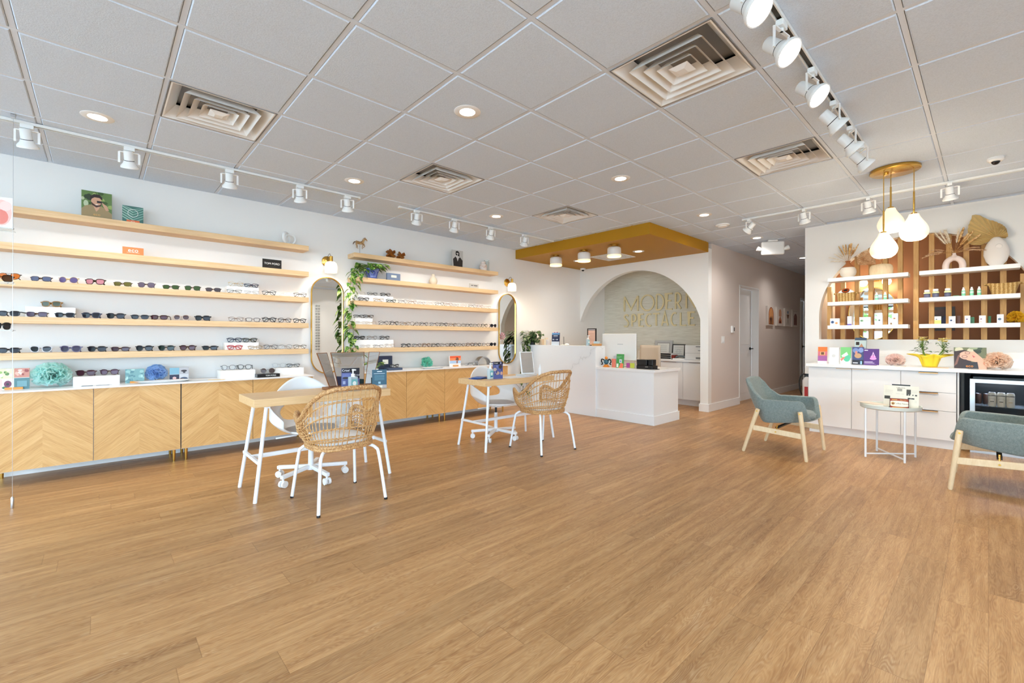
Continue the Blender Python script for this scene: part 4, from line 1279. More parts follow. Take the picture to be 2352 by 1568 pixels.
# vines trail left off the shelf end then down to the desk mirror
vine_leaves(lf, st, [(0, -.05, .12), (.02, -.16, .16), (.03, -.26, .10), (.03, -.30, -.05), (.04, -.31, -.35), (.04, -.315, -.62), (.04, -.31, -.90), (.05, -.27, -1.02)], rng, .030, .085, (.6, -.5), 1.8)
vine_leaves(lf, st, [(0, -.05, .12), (.04, -.18, .13), (.05, -.255, .02), (.05, -.28, -.22), (.06, -.30, -.45), (.05, -.27, -.72), (.06, -.25, -.90), (.07, -.18, -.99)], rng, .038, .08, (.7, -.3), 1.6)
vine_leaves(lf, st, [(.02, -.06, .12), (.05, -.14, .10), (.07, -.20, .0), (.06, -.24, -.10)], rng, .03, .07, (.7, -.2), 1.6)
st.build('vine_stem', M_stem, t_pot, smooth=True)
lf.build('foliage', M_leaf, t_pot, smooth=True)
def gift_box(loc, w, h, d, rgb, lb, rz=0, plate=True, grp=None):
    t = thing('keepsake_box', lb, 'box', loc, rz, grp)
    MB().box(-d, 0, -w / 2, w / 2, 0, h).build('box_body', mat('cloth_%d_%d_%d' % rgb, rgb, .7), t, bevel=.002)
    if plate:
        MB().box(0, .0015, -w * .2, w * .2, h * .42, h * .74).build('label_plate', mat('cream_label', (236, 232, 214), .5), t)
    return t
gift_box((-5.50, 2.90, SZ[1]), .195, .098, .03, (118, 132, 156), 'slate blue box with a cream label, right bay second shelf')
t = thing('bottle_vase', 'cream bottle vase on the second shelf of the right bay', 'vase', (-5.53, 3.54, SZ[1]))
MB().lathe([(0, 0), (.035, 0), (.055, .025), (.060, .055), (.048, .09), (.025, .118), (.021, .14), (.023, .152), (.018, .152), (.016, .13), (0, .12)], n=32).build('body', mat('cream_ceramic', (226, 210, 184), .5), t, smooth=True)
card('brand_sign', 'small pale sign with black lettering, right bay second shelf', 'sign', (-5.47, 4.245, SZ[1]), 0, .175, .07, (206, 198, 188), [(rc(.14, .52, .40, .66), (40, 38, 38)), (rc(.46, .50, .86, .66), (30, 28, 28)), (rc(.55, .26, .8, .32), (190, 160, 110))], [], t=.010)

# ---------------------------------------------------------------- paper flowers
def pompom(name, loc, r, rgb, rgb2, lb, n=120, ruff=1.0, flat=1.0, seed=1):
    rg = random.Random(seed)
    b = MB()
    for k in range(n):
        z = 1 - 2 * (k + .5) / n
        a = k * 2.399963
        d = Vector((math.sqrt(1 - z * z) * math.cos(a), math.sqrt(1 - z * z) * math.sin(a), z))
        if d.z < -.55: continue
        d = (d + Vector((rg.uniform(-.2, .2), rg.uniform(-.2, .2), rg.uniform(-.2, .2)))).normalized()
        u = d.cross(Vector((rg.uniform(-1, 1), rg.uniform(-1, 1), rg.uniform(-1, 1)))).normalized()
        w = d.cross(u)
        R = r * rg.uniform(.82, 1.0)
        hw = r * rg.uniform(.26, .42)
        ph = rg.uniform(0, 6)
        v, nu, nv = [], 11, 5
        for i in range(nu):
            s_ = -1 + 2 * i / (nu - 1)
            for j in range(nv):
                t_ = j / (nv - 1)
                rr = R * (.25 + .75 * t_)
                wave = math.sin(s_ * 5.5 + ph) * .13 * r * t_ * ruff
                curl = .16 * r * t_ * t_ * (1 - abs(s_))
                p = d * (rr - .30 * r * s_ ** 4 * t_ - .05 * r * s_ * s_ * t_) + u * (hw * s_ * (.35 + .85 * t_ ** .7)) + w * (wave + curl)
                v.append((p.x, p.y, p.z * flat))
        f = [(i * nv + j, (i + 1) * nv + j, (i + 1) * nv + j + 1, i * nv + j + 1) for i in range(nu - 1) for j in range(nv - 1)]
        b.add(v, f)
    zmin = min(p[2] for p in b.v)
    b.v = [(p[0], p[1], p[2] - zmin) for p in b.v]
    m = mat('tissue_%d_%d_%d' % rgb, rgb, .8)
    tt = NT(m)
    if not any(n_.type == 'VALTORGB' for n_ in m.node_tree.nodes):
        tt.col(tt.ramp(tt.noise(tt.coord('Object'), 9, 2), [(.35, rgb), (.65, rgb2)]))
        tr = m.node_tree.nodes.new('ShaderNodeBsdfTranslucent'); tr.inputs[0].default_value = lin(rgb2)
        mx = m.node_tree.nodes.new('ShaderNodeMixShader'); mx.inputs[0].default_value = .6
        out = m.node_tree.nodes['Material Output']
        tt.l(tt.b.outputs[0], mx.inputs[1]); tt.l(tr.outputs[0], mx.inputs[2]); tt.l(mx.outputs[0], out.inputs[0])
    o = b.build(name, m, smooth=True, angle=80)
    o.location = loc
    return tag(o, lb, 'paper flower', 'tissue paper flowers')
pompom('paper_flower', (-5.46, -.295, CT), .128, (176, 232, 224), (224, 248, 243), 'huge pale teal tissue paper flower on the left cabinet top', 240, 1.2, .9, 3)
pompom('paper_flower', (-5.49, .402, CT + .012), .088, (136, 180, 230), (186, 214, 244), 'blue tissue paper flower on the left cabinet top', 230, 1.4, 1, 5)
o = pompom('paper_flower', (-5.50, 3.42, CT + .01), .092, (96, 196, 172), (150, 226, 206), 'mint green ruffled tissue flower on the right cabinet top', 60, .6, 1, 8)

# cabinet-top items, left run
card('floral_display', 'four-picture floral display block at the far left of the cabinet top', 'display block', (-5.42, -.505, CT), 0, .17, .17, (232, 226, 214),
     [(rc(0, .52, .5, 1), (214, 216, 172)), (rc(.5, .56, 1, 1), (196, 130, 112)), (rc(.5, 0, 1, .54), (78, 120, 124)), (rc(0, 0, .12, .5), (236, 186, 176))] + blotches(8, [(150, 176, 96), (240, 236, 214), (96, 130, 70)], .05, .58, .45, .95, .08) + blotches(9, [(220, 170, 150), (150, 66, 60), (236, 206, 190)], .55, .62, .95, .95, .08) + [(ell(.3, .27, .12, .16), (110, 44, 76)), (ell(.3, .26, .05, .06), (30, 20, 30)), (ell(.2, .1, .08, .06), (60, 110, 70)), (rc(.6, .12, .92, .4), (108, 150, 156))], [], t=.03, sup=.10)
card('photo_block', 'teal flower photo block on a small wooden foot, left of the blue flower', 'photo block', (-5.44, .242, CT), 0, .135, .13, (118, 160, 160), blotches(26, [(146, 186, 182), (86, 130, 136), (170, 204, 196), (100, 146, 150)], 0, 0, 1, 1, .13), [], t=.012, sup=.07)
card('photo_block', 'four-picture blue and grey photo block, right of the blue paper flower', 'photo block', (-5.44, .573, CT), 0, .15, .128, (196, 196, 198), [(rc(0, .5, .5, 1), (122, 168, 186)), (rc(0, 0, .5, .48), (36, 42, 66)), (rc(.5, .5, 1, 1), (176, 174, 176)), (ell(.75, .75, .16, .08), (56, 52, 56)), (rc(.7, .58, .82, .7), (60, 56, 60)), (ell(.25, .22, .1, .1), (220, 180, 176)), (ell(.75, .15, .2, .12), (70, 84, 106))], [], t=.02, sup=.07)
o = MB().lathe([(0, .004), (.15, .006), (.215, .018), (.22, .018), (.152, 0), (0, 0)], n=48).build('oval_tray', M_white, smooth=True); o.scale = (.36, 1, 1); o.location = (-5.345, .45, CT)
tag(o, 'long white oval tray at the front edge of the left cabinet top', 'tray')
o = MB().lathe([(0, .004), (.13, .006), (.185, .016), (.19, .016), (.132, 0), (0, 0)], n=48).build('oval_tray', M_white, smooth=True); o.scale = (.38, 1, 1); o.location = (-5.32, 3.40, CT)
tag(o, 'white oval tray at the front edge of the right cabinet top', 'tray')
t = thing('magazine', 'magazine lying at the cabinet edge in front of the left riser', 'magazine', (-5.30, -.02, CT), 0)
MB().box(-.065, .065, -.10, .10, 0, .007).build('pages', mat('paper_white', (226, 226, 224), .6), t)
b = MB(); b.use(mat('print_70_72_80', (70, 72, 80), .35)); b.box(-.05, .05, -.09, -.02, .007, .0074); b.use(mat('print_150_150_156', (150, 150, 156), .35)); b.box(-.04, .06, .0, .085, .007, .0074); b.build('cover_print', None, t)
def leaflet(loc, w, l, rgb, lb, rz=0, grp=None, th=.0012):
    return tag_at(MB().box(-w / 2, w / 2, -l / 2, l / 2, 0, th).build('paper_leaflet', mat('print_%d_%d_%d' % rgb, rgb, .45)), loc, rz, lb, grp)
def tag_at(o, loc, rz, lb, grp, cat='leaflet'):
    o.location = loc; o.rotation_euler = (0, 0, rz)
    return tag(o, lb, cat, grp)
leaflet((-5.33, .73, CT), .15, .21, (204, 208, 206), 'pale grey leaflet lying between the oval tray and the middle riser', .2)
leaflet((-5.31, .86, CT + .0013), .10, .14, (236, 214, 170), 'cream leaflet overlapping the grey one on the left cabinet top', -.3)
t = thing('display_stand', 'black TOM FORD stand block carrying round gradient sunglasses', 'display stand', (-5.33, 1.33, CT))
MB().box(-.07, .035, -.11, .11, 0, .034).build('block', M_black, t, bevel=.002)
lettering(t, 'TOM FORD', .02, .02, .017, (236, 236, 232), .0355)
put_glasses(-5.36, 1.335, CT + .034, 'round gradient sunglasses standing on the black stand block', None, -.3, kind='round', fc=(120, 106, 90), lc=(84, 66, 62), thick=.0016, W=.15, fold=False)
# right cabinet top
gift_box((-5.46, 2.76, CT), .20, .185, .04, (44, 50, 70), 'upright dark navy box on the right cabinet top')
gift_box((-5.33, 2.84, CT), .20, .03, .14, (70, 80, 100), 'flat grey-blue box in front of the navy box', plate=False)
put_glasses(-5.40, 2.86, CT + .03, 'black eyeglasses lying on the flat grey-blue box', None, 0, kind='rect', fc=BLK, lc=None, thick=.003)
t = thing('small_plant', 'small leafy plant in a low bowl on the right cabinet top, behind the desk mirror', 'potted plant', (-5.36, 2.56, CT + .001))
MB().lathe([(0, 0), (.04, 0), (.05, .03), (.046, .03), (0, .022)], n=24).build('pot', M_white, t, smooth=True)
lf, st = MB(), MB()
for k in range(22):
    a = rng.uniform(0, 2 * PI); l = rng.uniform(.05, .075)
    p1 = Vector((.05 * math.cos(a), .10 * math.sin(a), rng.uniform(.075, .12)))
    st.tube([(0, 0, .02), p1], .0018, 4)
    leaf_add(lf, p1, (math.cos(a) + .4, math.sin(a), rng.uniform(-.2, .5)), (0, 0, 1), l, l * .8)
st.build('stem', M_stem, t); lf.build('foliage', M_leaf, t, smooth=True)
card('photo_block', 'orange and blue photo block of a woman in sunglasses, right cabinet top', 'photo block', (-5.46, 3.885, CT), 0, .20, .155, (236, 232, 228), [(rc(0, .28, 1, .56), (170, 196, 224)), (rc(0, .56, 1, .80), (236, 140, 90)), (rc(0, .80, 1, 1), (226, 92, 54)), (ell(.66, .66, .13, .2), (60, 30, 28)), (ell(.64, .62, .09, .15), (196, 138, 112)), (rc(.56, .62, .72, .70), (30, 20, 24)), (rc(.6, .28, .72, .5), (150, 100, 84))], [], t=.02, sup=.09)
for k, (y, kw) in enumerate(((4.10, dict(kind='rect', fc=SIL, lc=None, thick=.0013, fold=False)), (4.245, dict(kind='panto', fc=(60, 60, 62), lc=None, thick=.0022, fold=False)))):
    put_glasses(-5.42, y, CT, ['steel wire eyeglasses lying on the right cabinet top', 'dark eyeglasses lying beside the silver arch stand'][k], None, 0, **kw)
t = thing('arch_display', 'silver arched metal display stand at the right end of the cabinet top', 'display stand', (-5.45, 4.40, CT))
b = MB(); b.strip(arc(0, 0, .135, 0, 180, 25), arc(0, 0, .122, 0, 180, 25), -.05, .05, 'YZ', closed=False); b.build('arch_band', M_steel, t, smooth=True)
b = MB()
for k in range(5): b.box(-.04, -.034, -.118 + .006 * k, .118 - .006 * k, .02 + .02 * k, .026 + .02 * k)
b.build('slat_back', M_steel, t)
t = thing('tool_tray', 'low black tray of tools at the far right of the cabinet top', 'tray', (-5.42, 4.64, CT), 0)
b = MB(); b.box(-.07, .07, -.09, .09, 0, .018); b.build('tray', M_black, t, bevel=.004)
b = MB()
for k in range(4): b.cyl((-.05, -.07 + .04 * k, .026), (.05, -.05 + .035 * k, .034), .006, n=10)
b.build('tool', mat('grey_tool', (70, 70, 74), .35, .5), t, smooth=True)

# ---------------------------------------------------------------- window display hung on wires at the left edge
t = thing('hanging_display', 'clear acrylic shelves on thin steel wires hanging at the left edge of the picture', 'display stand', (-4.60, -.435, 0))
MB().cyl((0, 0, .075), (0, 0, CEIL - .02), .0012, n=8).build('wire', M_steel, t)
MB().cyl((0, -.42, .075), (0, -.42, CEIL - .02), .0012, n=8).build('wire', M_steel, t)
for y in (0, -.42):
    MB().lathe([(0, 0), (.008, 0), (.009, .004), (.009, .07), (.003, .08), (0, .08)], (0, y, .0), n=16).build('floor_weight', M_steel, t, smooth=True)
    MB().box(-.012, .012, y - .012, y + .012, CEIL - .028, CEIL - .0).build('ceiling_clip', M_steel, t, bevel=.003)
for z in (1.92, 1.55, 1.22):
    MB().box(-.15, .0, -.42, .0, z, z + .006).build('acrylic_shelf', mat('acrylic_sheet', (214, 226, 224), .05, alpha=.35), t)
    for y in (0, -.42):
        MB().sphere((0, y, z + .003), .006, n=10, m=8).build('clamp', M_steel, t, smooth=True)
tag(card('photo_card', 'clear hanging card printed with a pink flower at the left picture edge', 'photo card', (-4.64, -.52, 1.926), -.3, .17, .21, (234, 226, 222), [(ell(.68, .5, .3, .42), (240, 190, 180)), (ell(.66, .36, .22, .24), (226, 130, 116)), (ell(.8, .72, .18, .16), (244, 206, 198))], [], t=.003), None, None)
put_glasses(-4.66, -.50, 1.556, 'brown open sunglasses on the hanging acrylic shelf', None, .3, kind='panto', fc=BRN, lc=(90, 60, 40), thick=.0024, fold=False)
put_glasses(-4.66, -.49, 1.226, 'thick black eyewear at the left edge on the lowest hanging acrylic shelf', None, .9, kind='square', fc=BLK, lc=DARK, thick=.004, fold=False)

# ---------------------------------------------------------------- furniture on the floor
def desk(x0, x1, y0, y1, lb):
    t = thing('consultation_desk', lb, 'desk', ((x0 + x1) / 2, (y0 + y1) / 2, 0), group='bamboo-topped consultation desks')
    w, l = (x1 - x0) / 2, (y1 - y0) / 2
    MB().box(-w, w, -l, l, .676, .735).build('table_top', M_table, t, bevel=.003)
    b = MB()
    for s_ in (-1, 1):
        b.bar((-.20, s_ * (l - .10), .668), (.20, s_ * (l - .10), .668), .03, .014)
        b.bar((-.215, s_ * (l - .035), .278), (.215, s_ * (l - .035), .278), .022, .022)
    b.bar((.0, -l + .035, .278), (0, l - .035, .278), .024, .03)
    b.build('cross_bar', M_wmetal, t, bevel=.002)
    for sx in (-1, 1):
        for sy in (-1, 1):
            MB().tube([(sx * .175, sy * (l - .095), .674), (sx * .236, sy * (l - .008), 0)], .0135, 14).build('leg', M_wmetal, t, smooth=True)
    return t
desk(-4.031, -3.569, .80, 1.853, 'nearer bamboo desk with white angled legs and the folding mirror')
desk(-4.006, -3.54, 2.89, 3.945, 'farther bamboo desk with white angled legs and the tilted makeup mirror')

def rattan_chair(loc, rz, lb):
    """basket chair: local +x is the back of the chair"""
    t = thing('rattan_armchair', lb, 'chair', loc, rz, 'rattan basket chairs at the desks')
    ZB = .425
    def base(a, k=1.0):
        c, s_ = math.cos(a), math.sin(a)
        n = 2.9
        return Vector((math.copysign(abs(c) ** (2 / n), c) * .200 * k, math.copysign(abs(s_) ** (2 / n), s_) * .205 * k, ZB))
    hp = [(0, .838), (25, .832), (46, .805), (64, .750), (80, .680), (92, .612), (101, .588), (110, .604), (120, .626), (131, .632), (137, .615), (142, .575), (150, .48), (180, .45)]
    def rimz(a):
        d = abs(math.degrees(a))
        for (d0, z0), (d1, z1) in zip(hp, hp[1:]):
            if d <= d1:
                u = (d - d0) / (d1 - d0)
                return z0 + (z1 - z0) * u
        return hp[-1][1]
    def rim(a):
        c, s_ = math.cos(a), math.sin(a)
        n = 2.5
        z = rimz(a)
        ex = .10 * max(0, (z - .60) / .24)
        x = math.copysign(abs(c) ** (2 / n), c) * (.290 if c < 0 else .20) + ex * max(c, 0) ** .6
        y = math.copysign(abs(s_) ** (2 / n), s_) * (.262 + .022 * max(0, -c))
        return Vector((x, y, z))
    def surf(a, u):
        p = base(a) * (1 - u) + rim(a) * u
        p.z = ZB + (rimz(a) - ZB) * u
        bulge = .022 * math.sin(PI * min(u * 1.1, 1))
        q = Vector((math.cos(a), math.sin(a), 0))
        return p + q * bulge
    A = math.radians(140)
    NS = 42
    b = MB()
    for i in range(NS):
        a = -A + 2 * A * i / (NS - 1)
        b.tube([surf(a, u / 7) for u in range(8)], .0033, 6)
    b.build('spokes', M_rattan, t, smooth=True)
    b = MB()
    rows = [.10, .15, .33, .56, .78]
    NW = 150
    for u0 in rows:
        for ph in (0, PI):
            pts = []
            for i in range(NW):
                a = -A + 2 * A * i / (NW - 1)
                q = Vector((math.cos(a), math.sin(a), 0))
                zt = rimz(a)
                u = u0
                pts.append(surf(a, u + .012 * math.sin(i * PI * NS / NW + ph)) + q * (.0062 * math.cos(i * PI * NS / NW + ph)))
            b.tube(pts, .0036, 5)
    for side in (-1, 1):                                 # dense zig-zag in the low arms
        for k, u0 in enumerate((.26, .45, .66, .88)):
            pts = []
            for i in range(34):
                a = side * math.radians(70 + 68 * i / 33)
                q = Vector((math.cos(a), math.sin(a), 0))
                pts.append(surf(a, u0 + (.05 if k % 2 else .02) * (1 if i % 2 else -1)) + q * (.006 * (1 if i % 2 else -1)))
            b.tube(pts, .0034, 5)
    b.build('woven_rows', M_rattan, t, smooth=True)
    b = MB()
    ring = [base(2 * PI * i / 60) for i in range(60)]
    b.tube([p + Vector((0, 0, -.004)) for p in ring], .0155, 8, closed=True)
    b.tube([p * 1.02 + Vector((0, 0, -.004 * 1)) - Vector((0, 0, .0255)) for p in ring], .010, 8, closed=True)
    b.build('seat_ring', M_wrap, t, smooth=True)
    rp = [rim(-PI + 2 * PI * i / 110) for i in range(111)]
    rp = [p for i, p in enumerate(rp) if abs(-180 + 360 * i / 110) <= 141]
    first, last = surf(-math.radians(142), .45), surf(math.radians(142), .45)
    pth = [base(-math.radians(140)), first] + rp + [last, base(math.radians(140))]
    b = MB(); b.tube(smoothpath(pth, 3), .0165, 10)
    b.build('wrapped_rim', M_wrap, t, smooth=True)
    def cush(i, j):
        a = 2 * PI * i / 40
        r = (1.0, 1.0, .9, .0)[j]
        p = base(a, .90 * r)
        return Vector((p.x, p.y, ZB + (.004, .030, .042, .048)[j]))
    b = MB(); b.grid(cush, 40, 4, wrap=True); b.build('seat_cushion', M_cush, t, smooth=True)
    MB().add([tuple(base(2 * PI * i / 40, .95)) for i in range(40)], [tuple(range(40))]).build('seat_board', M_rattan, t)
    for sx in (-1, 1):
        for sy in (-1, 1):
            p = smoothpath([(sx * .10, sy * .12, .392), (sx * .150, sy * .168, .392), (sx * .185, sy * .196, .372), (sx * .204, sy * .211, .320), (sx * .252, sy * .240, .008)], 5)
            l = MB().tube(p, .0115, 12).build('leg', M_wmetal, t, smooth=True)
            MB().cyl((sx * .2532, sy * .2407, 0), (sx * .2522, sy * .2403, .014), .0125, n=12).build('foot_cap', M_black, l)
    b = MB(); b.box(-.16, .16, -.008, .008, .385, .397); b.box(-.008, .008, -.17, .17, .385, .397); b.build('under_frame', M_wmetal, t)
    return t
rattan_chair((-3.262, 1.283, 0), math.radians(1.5), 'rattan basket chair with white tube legs at the nearer desk')
rattan_chair((-3.272, 3.462, 0), math.radians(-4), 'rattan basket chair with white tube legs at the farther desk')

def office_chair(loc, rz, star, lb):
    """white shell swivel chair, local -x is the back"""
    t = thing('swivel_chair', lb, 'chair', loc, rz, 'white shell swivel chairs behind the desks')
    def P(a, u):
        # a: angle from the back (radians, 0 = back), u: 0 bottom .. 1 rim
        u = min(max(u, 0.0), 1.0)
        zr = .835 - .21 * (1 - math.cos(min(abs(a) / math.radians(85), 1) * PI)) / 2 - .11 * max(0, (abs(math.degrees(a)) - 85) / 45) ** 1.4
        zb = .405
        z = zb + (zr - zb) * u
        k = .50 + .50 * min(u * 2.0, 1) ** .55
        rx, ry = .255 * k + .05 * u * math.cos(a / 2), .305 * k
        x = -math.cos(a) * rx
        y = math.sin(a) * ry
        return (x, y, z)
    A = math.radians(128)
    NP, NR_ = 120, 11
    hs, ht, hrs, hrt = 0.0, .345, .335, .185
    v = []
    for i in range(NP):
        ph = 2 * PI * i / NP
        c, q = math.cos(ph), math.sin(ph)
        e = 2 / 2.7
        is_, it_ = hs + math.copysign(abs(c) ** e, c) * hrs, ht + math.copysign(abs(q) ** e, q) * hrt
        # the same ray carried on to the edge of the shell's rectangle
        ks = (1 / abs(c)) if abs(c) > 1e-6 else 1e9
        kt = ((1 - ht) / q if q > 0 else ht / -q) if abs(q) > 1e-6 else 1e9
        k = min(ks, kt)
        os_, ot_ = hs + c * k, ht + q * k
        for j in range(NR_):
            w = (j / (NR_ - 1)) ** 1.15
            v.append(P(A * (is_ + (os_ - is_) * w), it_ + (ot_ - it_) * w))
    f = [(i * NR_ + j, ((i + 1) % NP) * NR_ + j, ((i + 1) % NP) * NR_ + j + 1, i * NR_ + j + 1) for i in range(NP) for j in range(NR_ - 1)]
    b = MB().add(v, f)
    o = b.build('shell', M_white, t, smooth=True, solid=.012, angle=180)
    k = o.modifiers.new('smooth', 'SMOOTH'); k.factor = .5; k.iterations = 2
    b = MB()
    def seat(i, j):
        a = 2 * PI * i / 40
        r = (.0, .5, .9, 1.0)[j]
        x = -math.cos(a) * (.175 if math.cos(a) > 0 else .26) * r
        y = math.sin(a) * .20 * r
        return (x, y, (.405, .406, .412, .425)[j])
    b.grid(seat, 40, 4, wrap=True); b.build('seat_pan', M_white, t, smooth=True, solid=.012)
    b = MB()
    b.grid(lambda i, j: Vector(seat(i, j)) + Vector((0, 0, (.030, .028, .018, .0)[j])), 40, 4, wrap=True)
    b.build('seat_pad', M_felt, t, smooth=True)
    MB().box(-.09, .09, -.07, .07, .375, .400).build('mechanism', M_wmetal, t, bevel=.006)
    MB().tube([(.0, -.06, .385), (.02, -.16, .375), (.02, -.27, .372)], .006, 8).build('lever', M_wmetal, t, smooth=True)
    MB().cyl((0, 0, .27), (0, 0, .38), .013).build('gas_lift', M_black, t, smooth=True)
    MB().lathe([(.0, .30), (.020, .30), (.022, .12), (.034, .11), (.036, .075), (0, .075)], n=24).build('column', M_wmetal, t, smooth=True)
    for k in range(5):
        a = math.radians(star + 72 * k) - rz
        d = Vector((math.cos(a), math.sin(a), 0))
        arm = MB().bar(d * .02 + Vector((0, 0, .10)), d * .29 + Vector((0, 0, .082)), .034, .030).build('base_arm', M_wmetal, t, bevel=.006)
        s_ = Vector((-d.y, d.x, 0))
        c = d * .272 + Vector((0, 0, .028))
        cs = MB()
        for m_ in (-1, 1):
            cs.cyl(c + s_ * (.008 * m_), c + s_ * (.024 * m_), .027, n=20)
        cs.cyl(c + Vector((0, 0, .01)), c + Vector((0, 0, .045)), .008)
        cs.build('caster', M_white, t, smooth=True)
    return t
office_chair((-3.90, 1.30, 0), math.radians(-3), 7, 'white shell swivel chair behind the nearer desk')
office_chair((-3.985, 3.42, 0), math.radians(-4), 15, 'white shell swivel chair behind the farther desk')

def felt_armchair(loc, rz, lb):
    """upholstered low armchair, local +x is the front"""
    t = thing('felt_armchair', lb, 'armchair', loc, rz, 'grey-green felt armchairs by the side table')
    hp = [(0, .375), (22, .378), (34, .44), (44, .545), (56, .565), (80, .562), (108, .555), (125, .60), (142, .70), (158, .75), (180, .757)]
    def hz(a):
        d = abs(math.degrees(math.atan2(math.sin(a), math.cos(a))))
        for (d0, z0), (d1, z1) in zip(hp, hp[1:]):
            if d <= d1:
                u = (d - d0) / (d1 - d0)
                return z0 + (z1 - z0) * u * u * (3 - 2 * u)
        return hp[-1][1]
    def rim(a):
        c, s_ = math.cos(a), math.sin(a)
        n = 3.6
        h = hz(a)
        x = math.copysign(abs(c) ** (2 / n), c) * (.295 if c > 0 else .215)
        y = math.copysign(abs(s_) ** (2 / n), s_) * .30
        lean = max(0, h - .54) / .21
        return Vector((x - .125 * lean * (1 if c < 0 else 0), y * (1 - .05 * lean), h))
    def low(a):
        c, s_ = math.cos(a), math.sin(a)
        n = 3.2
        x = math.copysign(abs(c) ** (2 / n), c) * (.245 if c > 0 else .17)
        y = math.copysign(abs(s_) ** (2 / n), s_) * .255
        return Vector((x, y, .300 + .05 * (x + .17) / .41))
    us = [(0, 0), (.0, .5), (0, .93), (.02, 1.0), (.12, 1.0), (.35, 1.0), (.6, 1), (.82, 1), (.94, 1), (1, 1)]
    NU = 72
    def pt(i, j):
        a = 2 * PI * i / NU
        u, r = us[j]
        lo, hi = low(a), rim(a)
        p = lo * (1 - u) + hi * u
        q = Vector((math.cos(a), math.sin(a), 0))
        if u > 0: p = p + q * (.022 * math.sin(PI * min(1, u)))
        else:
            c = Vector((.03, 0, lo.z - .012))
            p = c * (1 - r) + lo * r; p.z = lo.z - .012 * (1 - r)
        return p
    b = MB(); b.grid(pt, NU, len(us), wrap=True)
    o = b.build('shell', M_fab, t, smooth=True, angle=180)
    k = o.modifiers.new('thickness', 'SOLIDIFY'); k.thickness = .042; k.offset = -1
    k = o.modifiers.new('smooth', 'SUBSURF'); k.levels = 1; k.render_levels = 2
    def cs(i, j):
        a = 2 * PI * i / 40
        n = 2.7
        r = (1.0, 1.02, .95, .5, 0)[j]
        c, s_ = math.cos(a), math.sin(a)
        return (.02 + math.copysign(abs(c) ** (2 / n), c) * .245 * r, math.copysign(abs(s_) ** (2 / n), s_) * .235 * r, (.375, .400, .428, .440, .442)[j])
    b = MB(); b.grid(cs, 40, 5, wrap=True); b.build('seat_cushion', M_fab, t, smooth=True)
    for sy in (-1, 1):
        y = sy * .335
        for (x0, z0, x1) in ((-.145, .455, -.285), (.228, .47, .282)):
            l = MB().tube([(x0, y, z0), (x0 + (x1 - x0) * .06, y, z0 - .02), (x1, y - .0 * sy, .012), (x1, y, 0)], [.019, .021, .0165, .012], 16).build('leg', M_birch, t, smooth=True)
            MB().cyl((x0 + (x1 - x0) * .04, y + sy * .018, z0 - .018), (x0 + (x1 - x0) * .04, y + sy * .0235, z0 - .018), .0075, n=14).build('bolt', M_brass, l)
            MB().cyl((x0, y - sy * .04, z0 - .02), (x0, y, z0 - .02), .008).build('peg', M_brass, l)
        MB().bar((-.19, y, .262), (.245, y, .235), .020, .052).build('side_rail', M_birch, t, bevel=.004)
        MB().cyl((.02, y, .25), (.02, y * .86, .312), .007).build('spacer', M_brass, t)
        MB().cyl((.02, y + sy * .010, .248), (.02, y + sy * .0135, .248), .0075, n=14).build('rail_bolt', M_brass, t)
    MB().bar((.02, -.30, .285), (.02, .30, .285), .03, .014).build('cross_bar', M_bmetal, t)
    return t
felt_armchair((-1.475, 5.265, 0), 0, 'whole grey-green felt armchair in the middle right, facing the side table')
felt_armchair((.075, 5.20, 0), PI, 'grey-green felt armchair cut off by the right edge of the picture')

# side table with tray
t = thing('side_table', 'small white tray table between the two felt armchairs', 'side table', (-.676, 5.768, 0))
b = MB(); b.lathe([(0, .488), (.222, .488), (.232, .494), (.236, .522), (.240, .522), (.238, .490), (.226, .482), (0, .482)], n=56); b.build('tray', mat('pale_grey_green_metal', (214, 218, 210), .4), t, smooth=True)
for sx, sy in ((-.168, -.176), (.130, -.19), (-.13, .20), (.175, .165)):
    MB().cyl((sx, sy, 0), (sx, sy, .486), .0095, n=14).build('leg', M_wmetal, t, smooth=True)
b = MB(); b.bar((-.168, -.176, .034), (.175, .165, .034), .009, .012); b.bar((.130, -.19, .030), (-.13, .20, .030), .009, .012); b.build('cross_brace', M_wmetal, t)
# newspaper rack and card
t = thing('newspaper_stand', 'newspaper sheet clipped on a stand on the white tray table', 'newspaper stand', (-.605, 5.855, .489), 0)
LEAN = -.16
M = Matrix.Rotation(LEAN, 4, 'X')
b = MB().use(mat('newsprint', (222, 218, 204), .7))
NW = 12
v = []
for i in range(NW + 1):
    u = i / NW
    for s_ in (0, 1):
        for th in (0, .0012):
            cur = -.035 * math.cos(PI * (u - .5)) * (1 - s_ * .6)
            v.append(tuple(M @ Vector((-.135 + .27 * u, cur + th, .004 + .215 * s_))))
f = []
for i in range(NW):
    k = i * 4
    f += [(k, k + 4, k + 6, k + 2), (k + 1, k + 3, k + 7, k + 5), (k + 2, k + 6, k + 7, k + 3), (k, k + 1, k + 5, k + 4)]
b.add(v, f)
b.build('newspaper', None, t, smooth=True)
def front(u0, v0, u1, v1, off=.0014):
    return [tuple(M @ Vector((-.135 + .27 * u, -.035 * math.cos(PI * (u - .5)) * (1 - w * .6) - off, .004 + .215 * w))) for u, w in ((u0, v0), (u1, v0), (u1, v1), (u0, v1))]
b = MB()
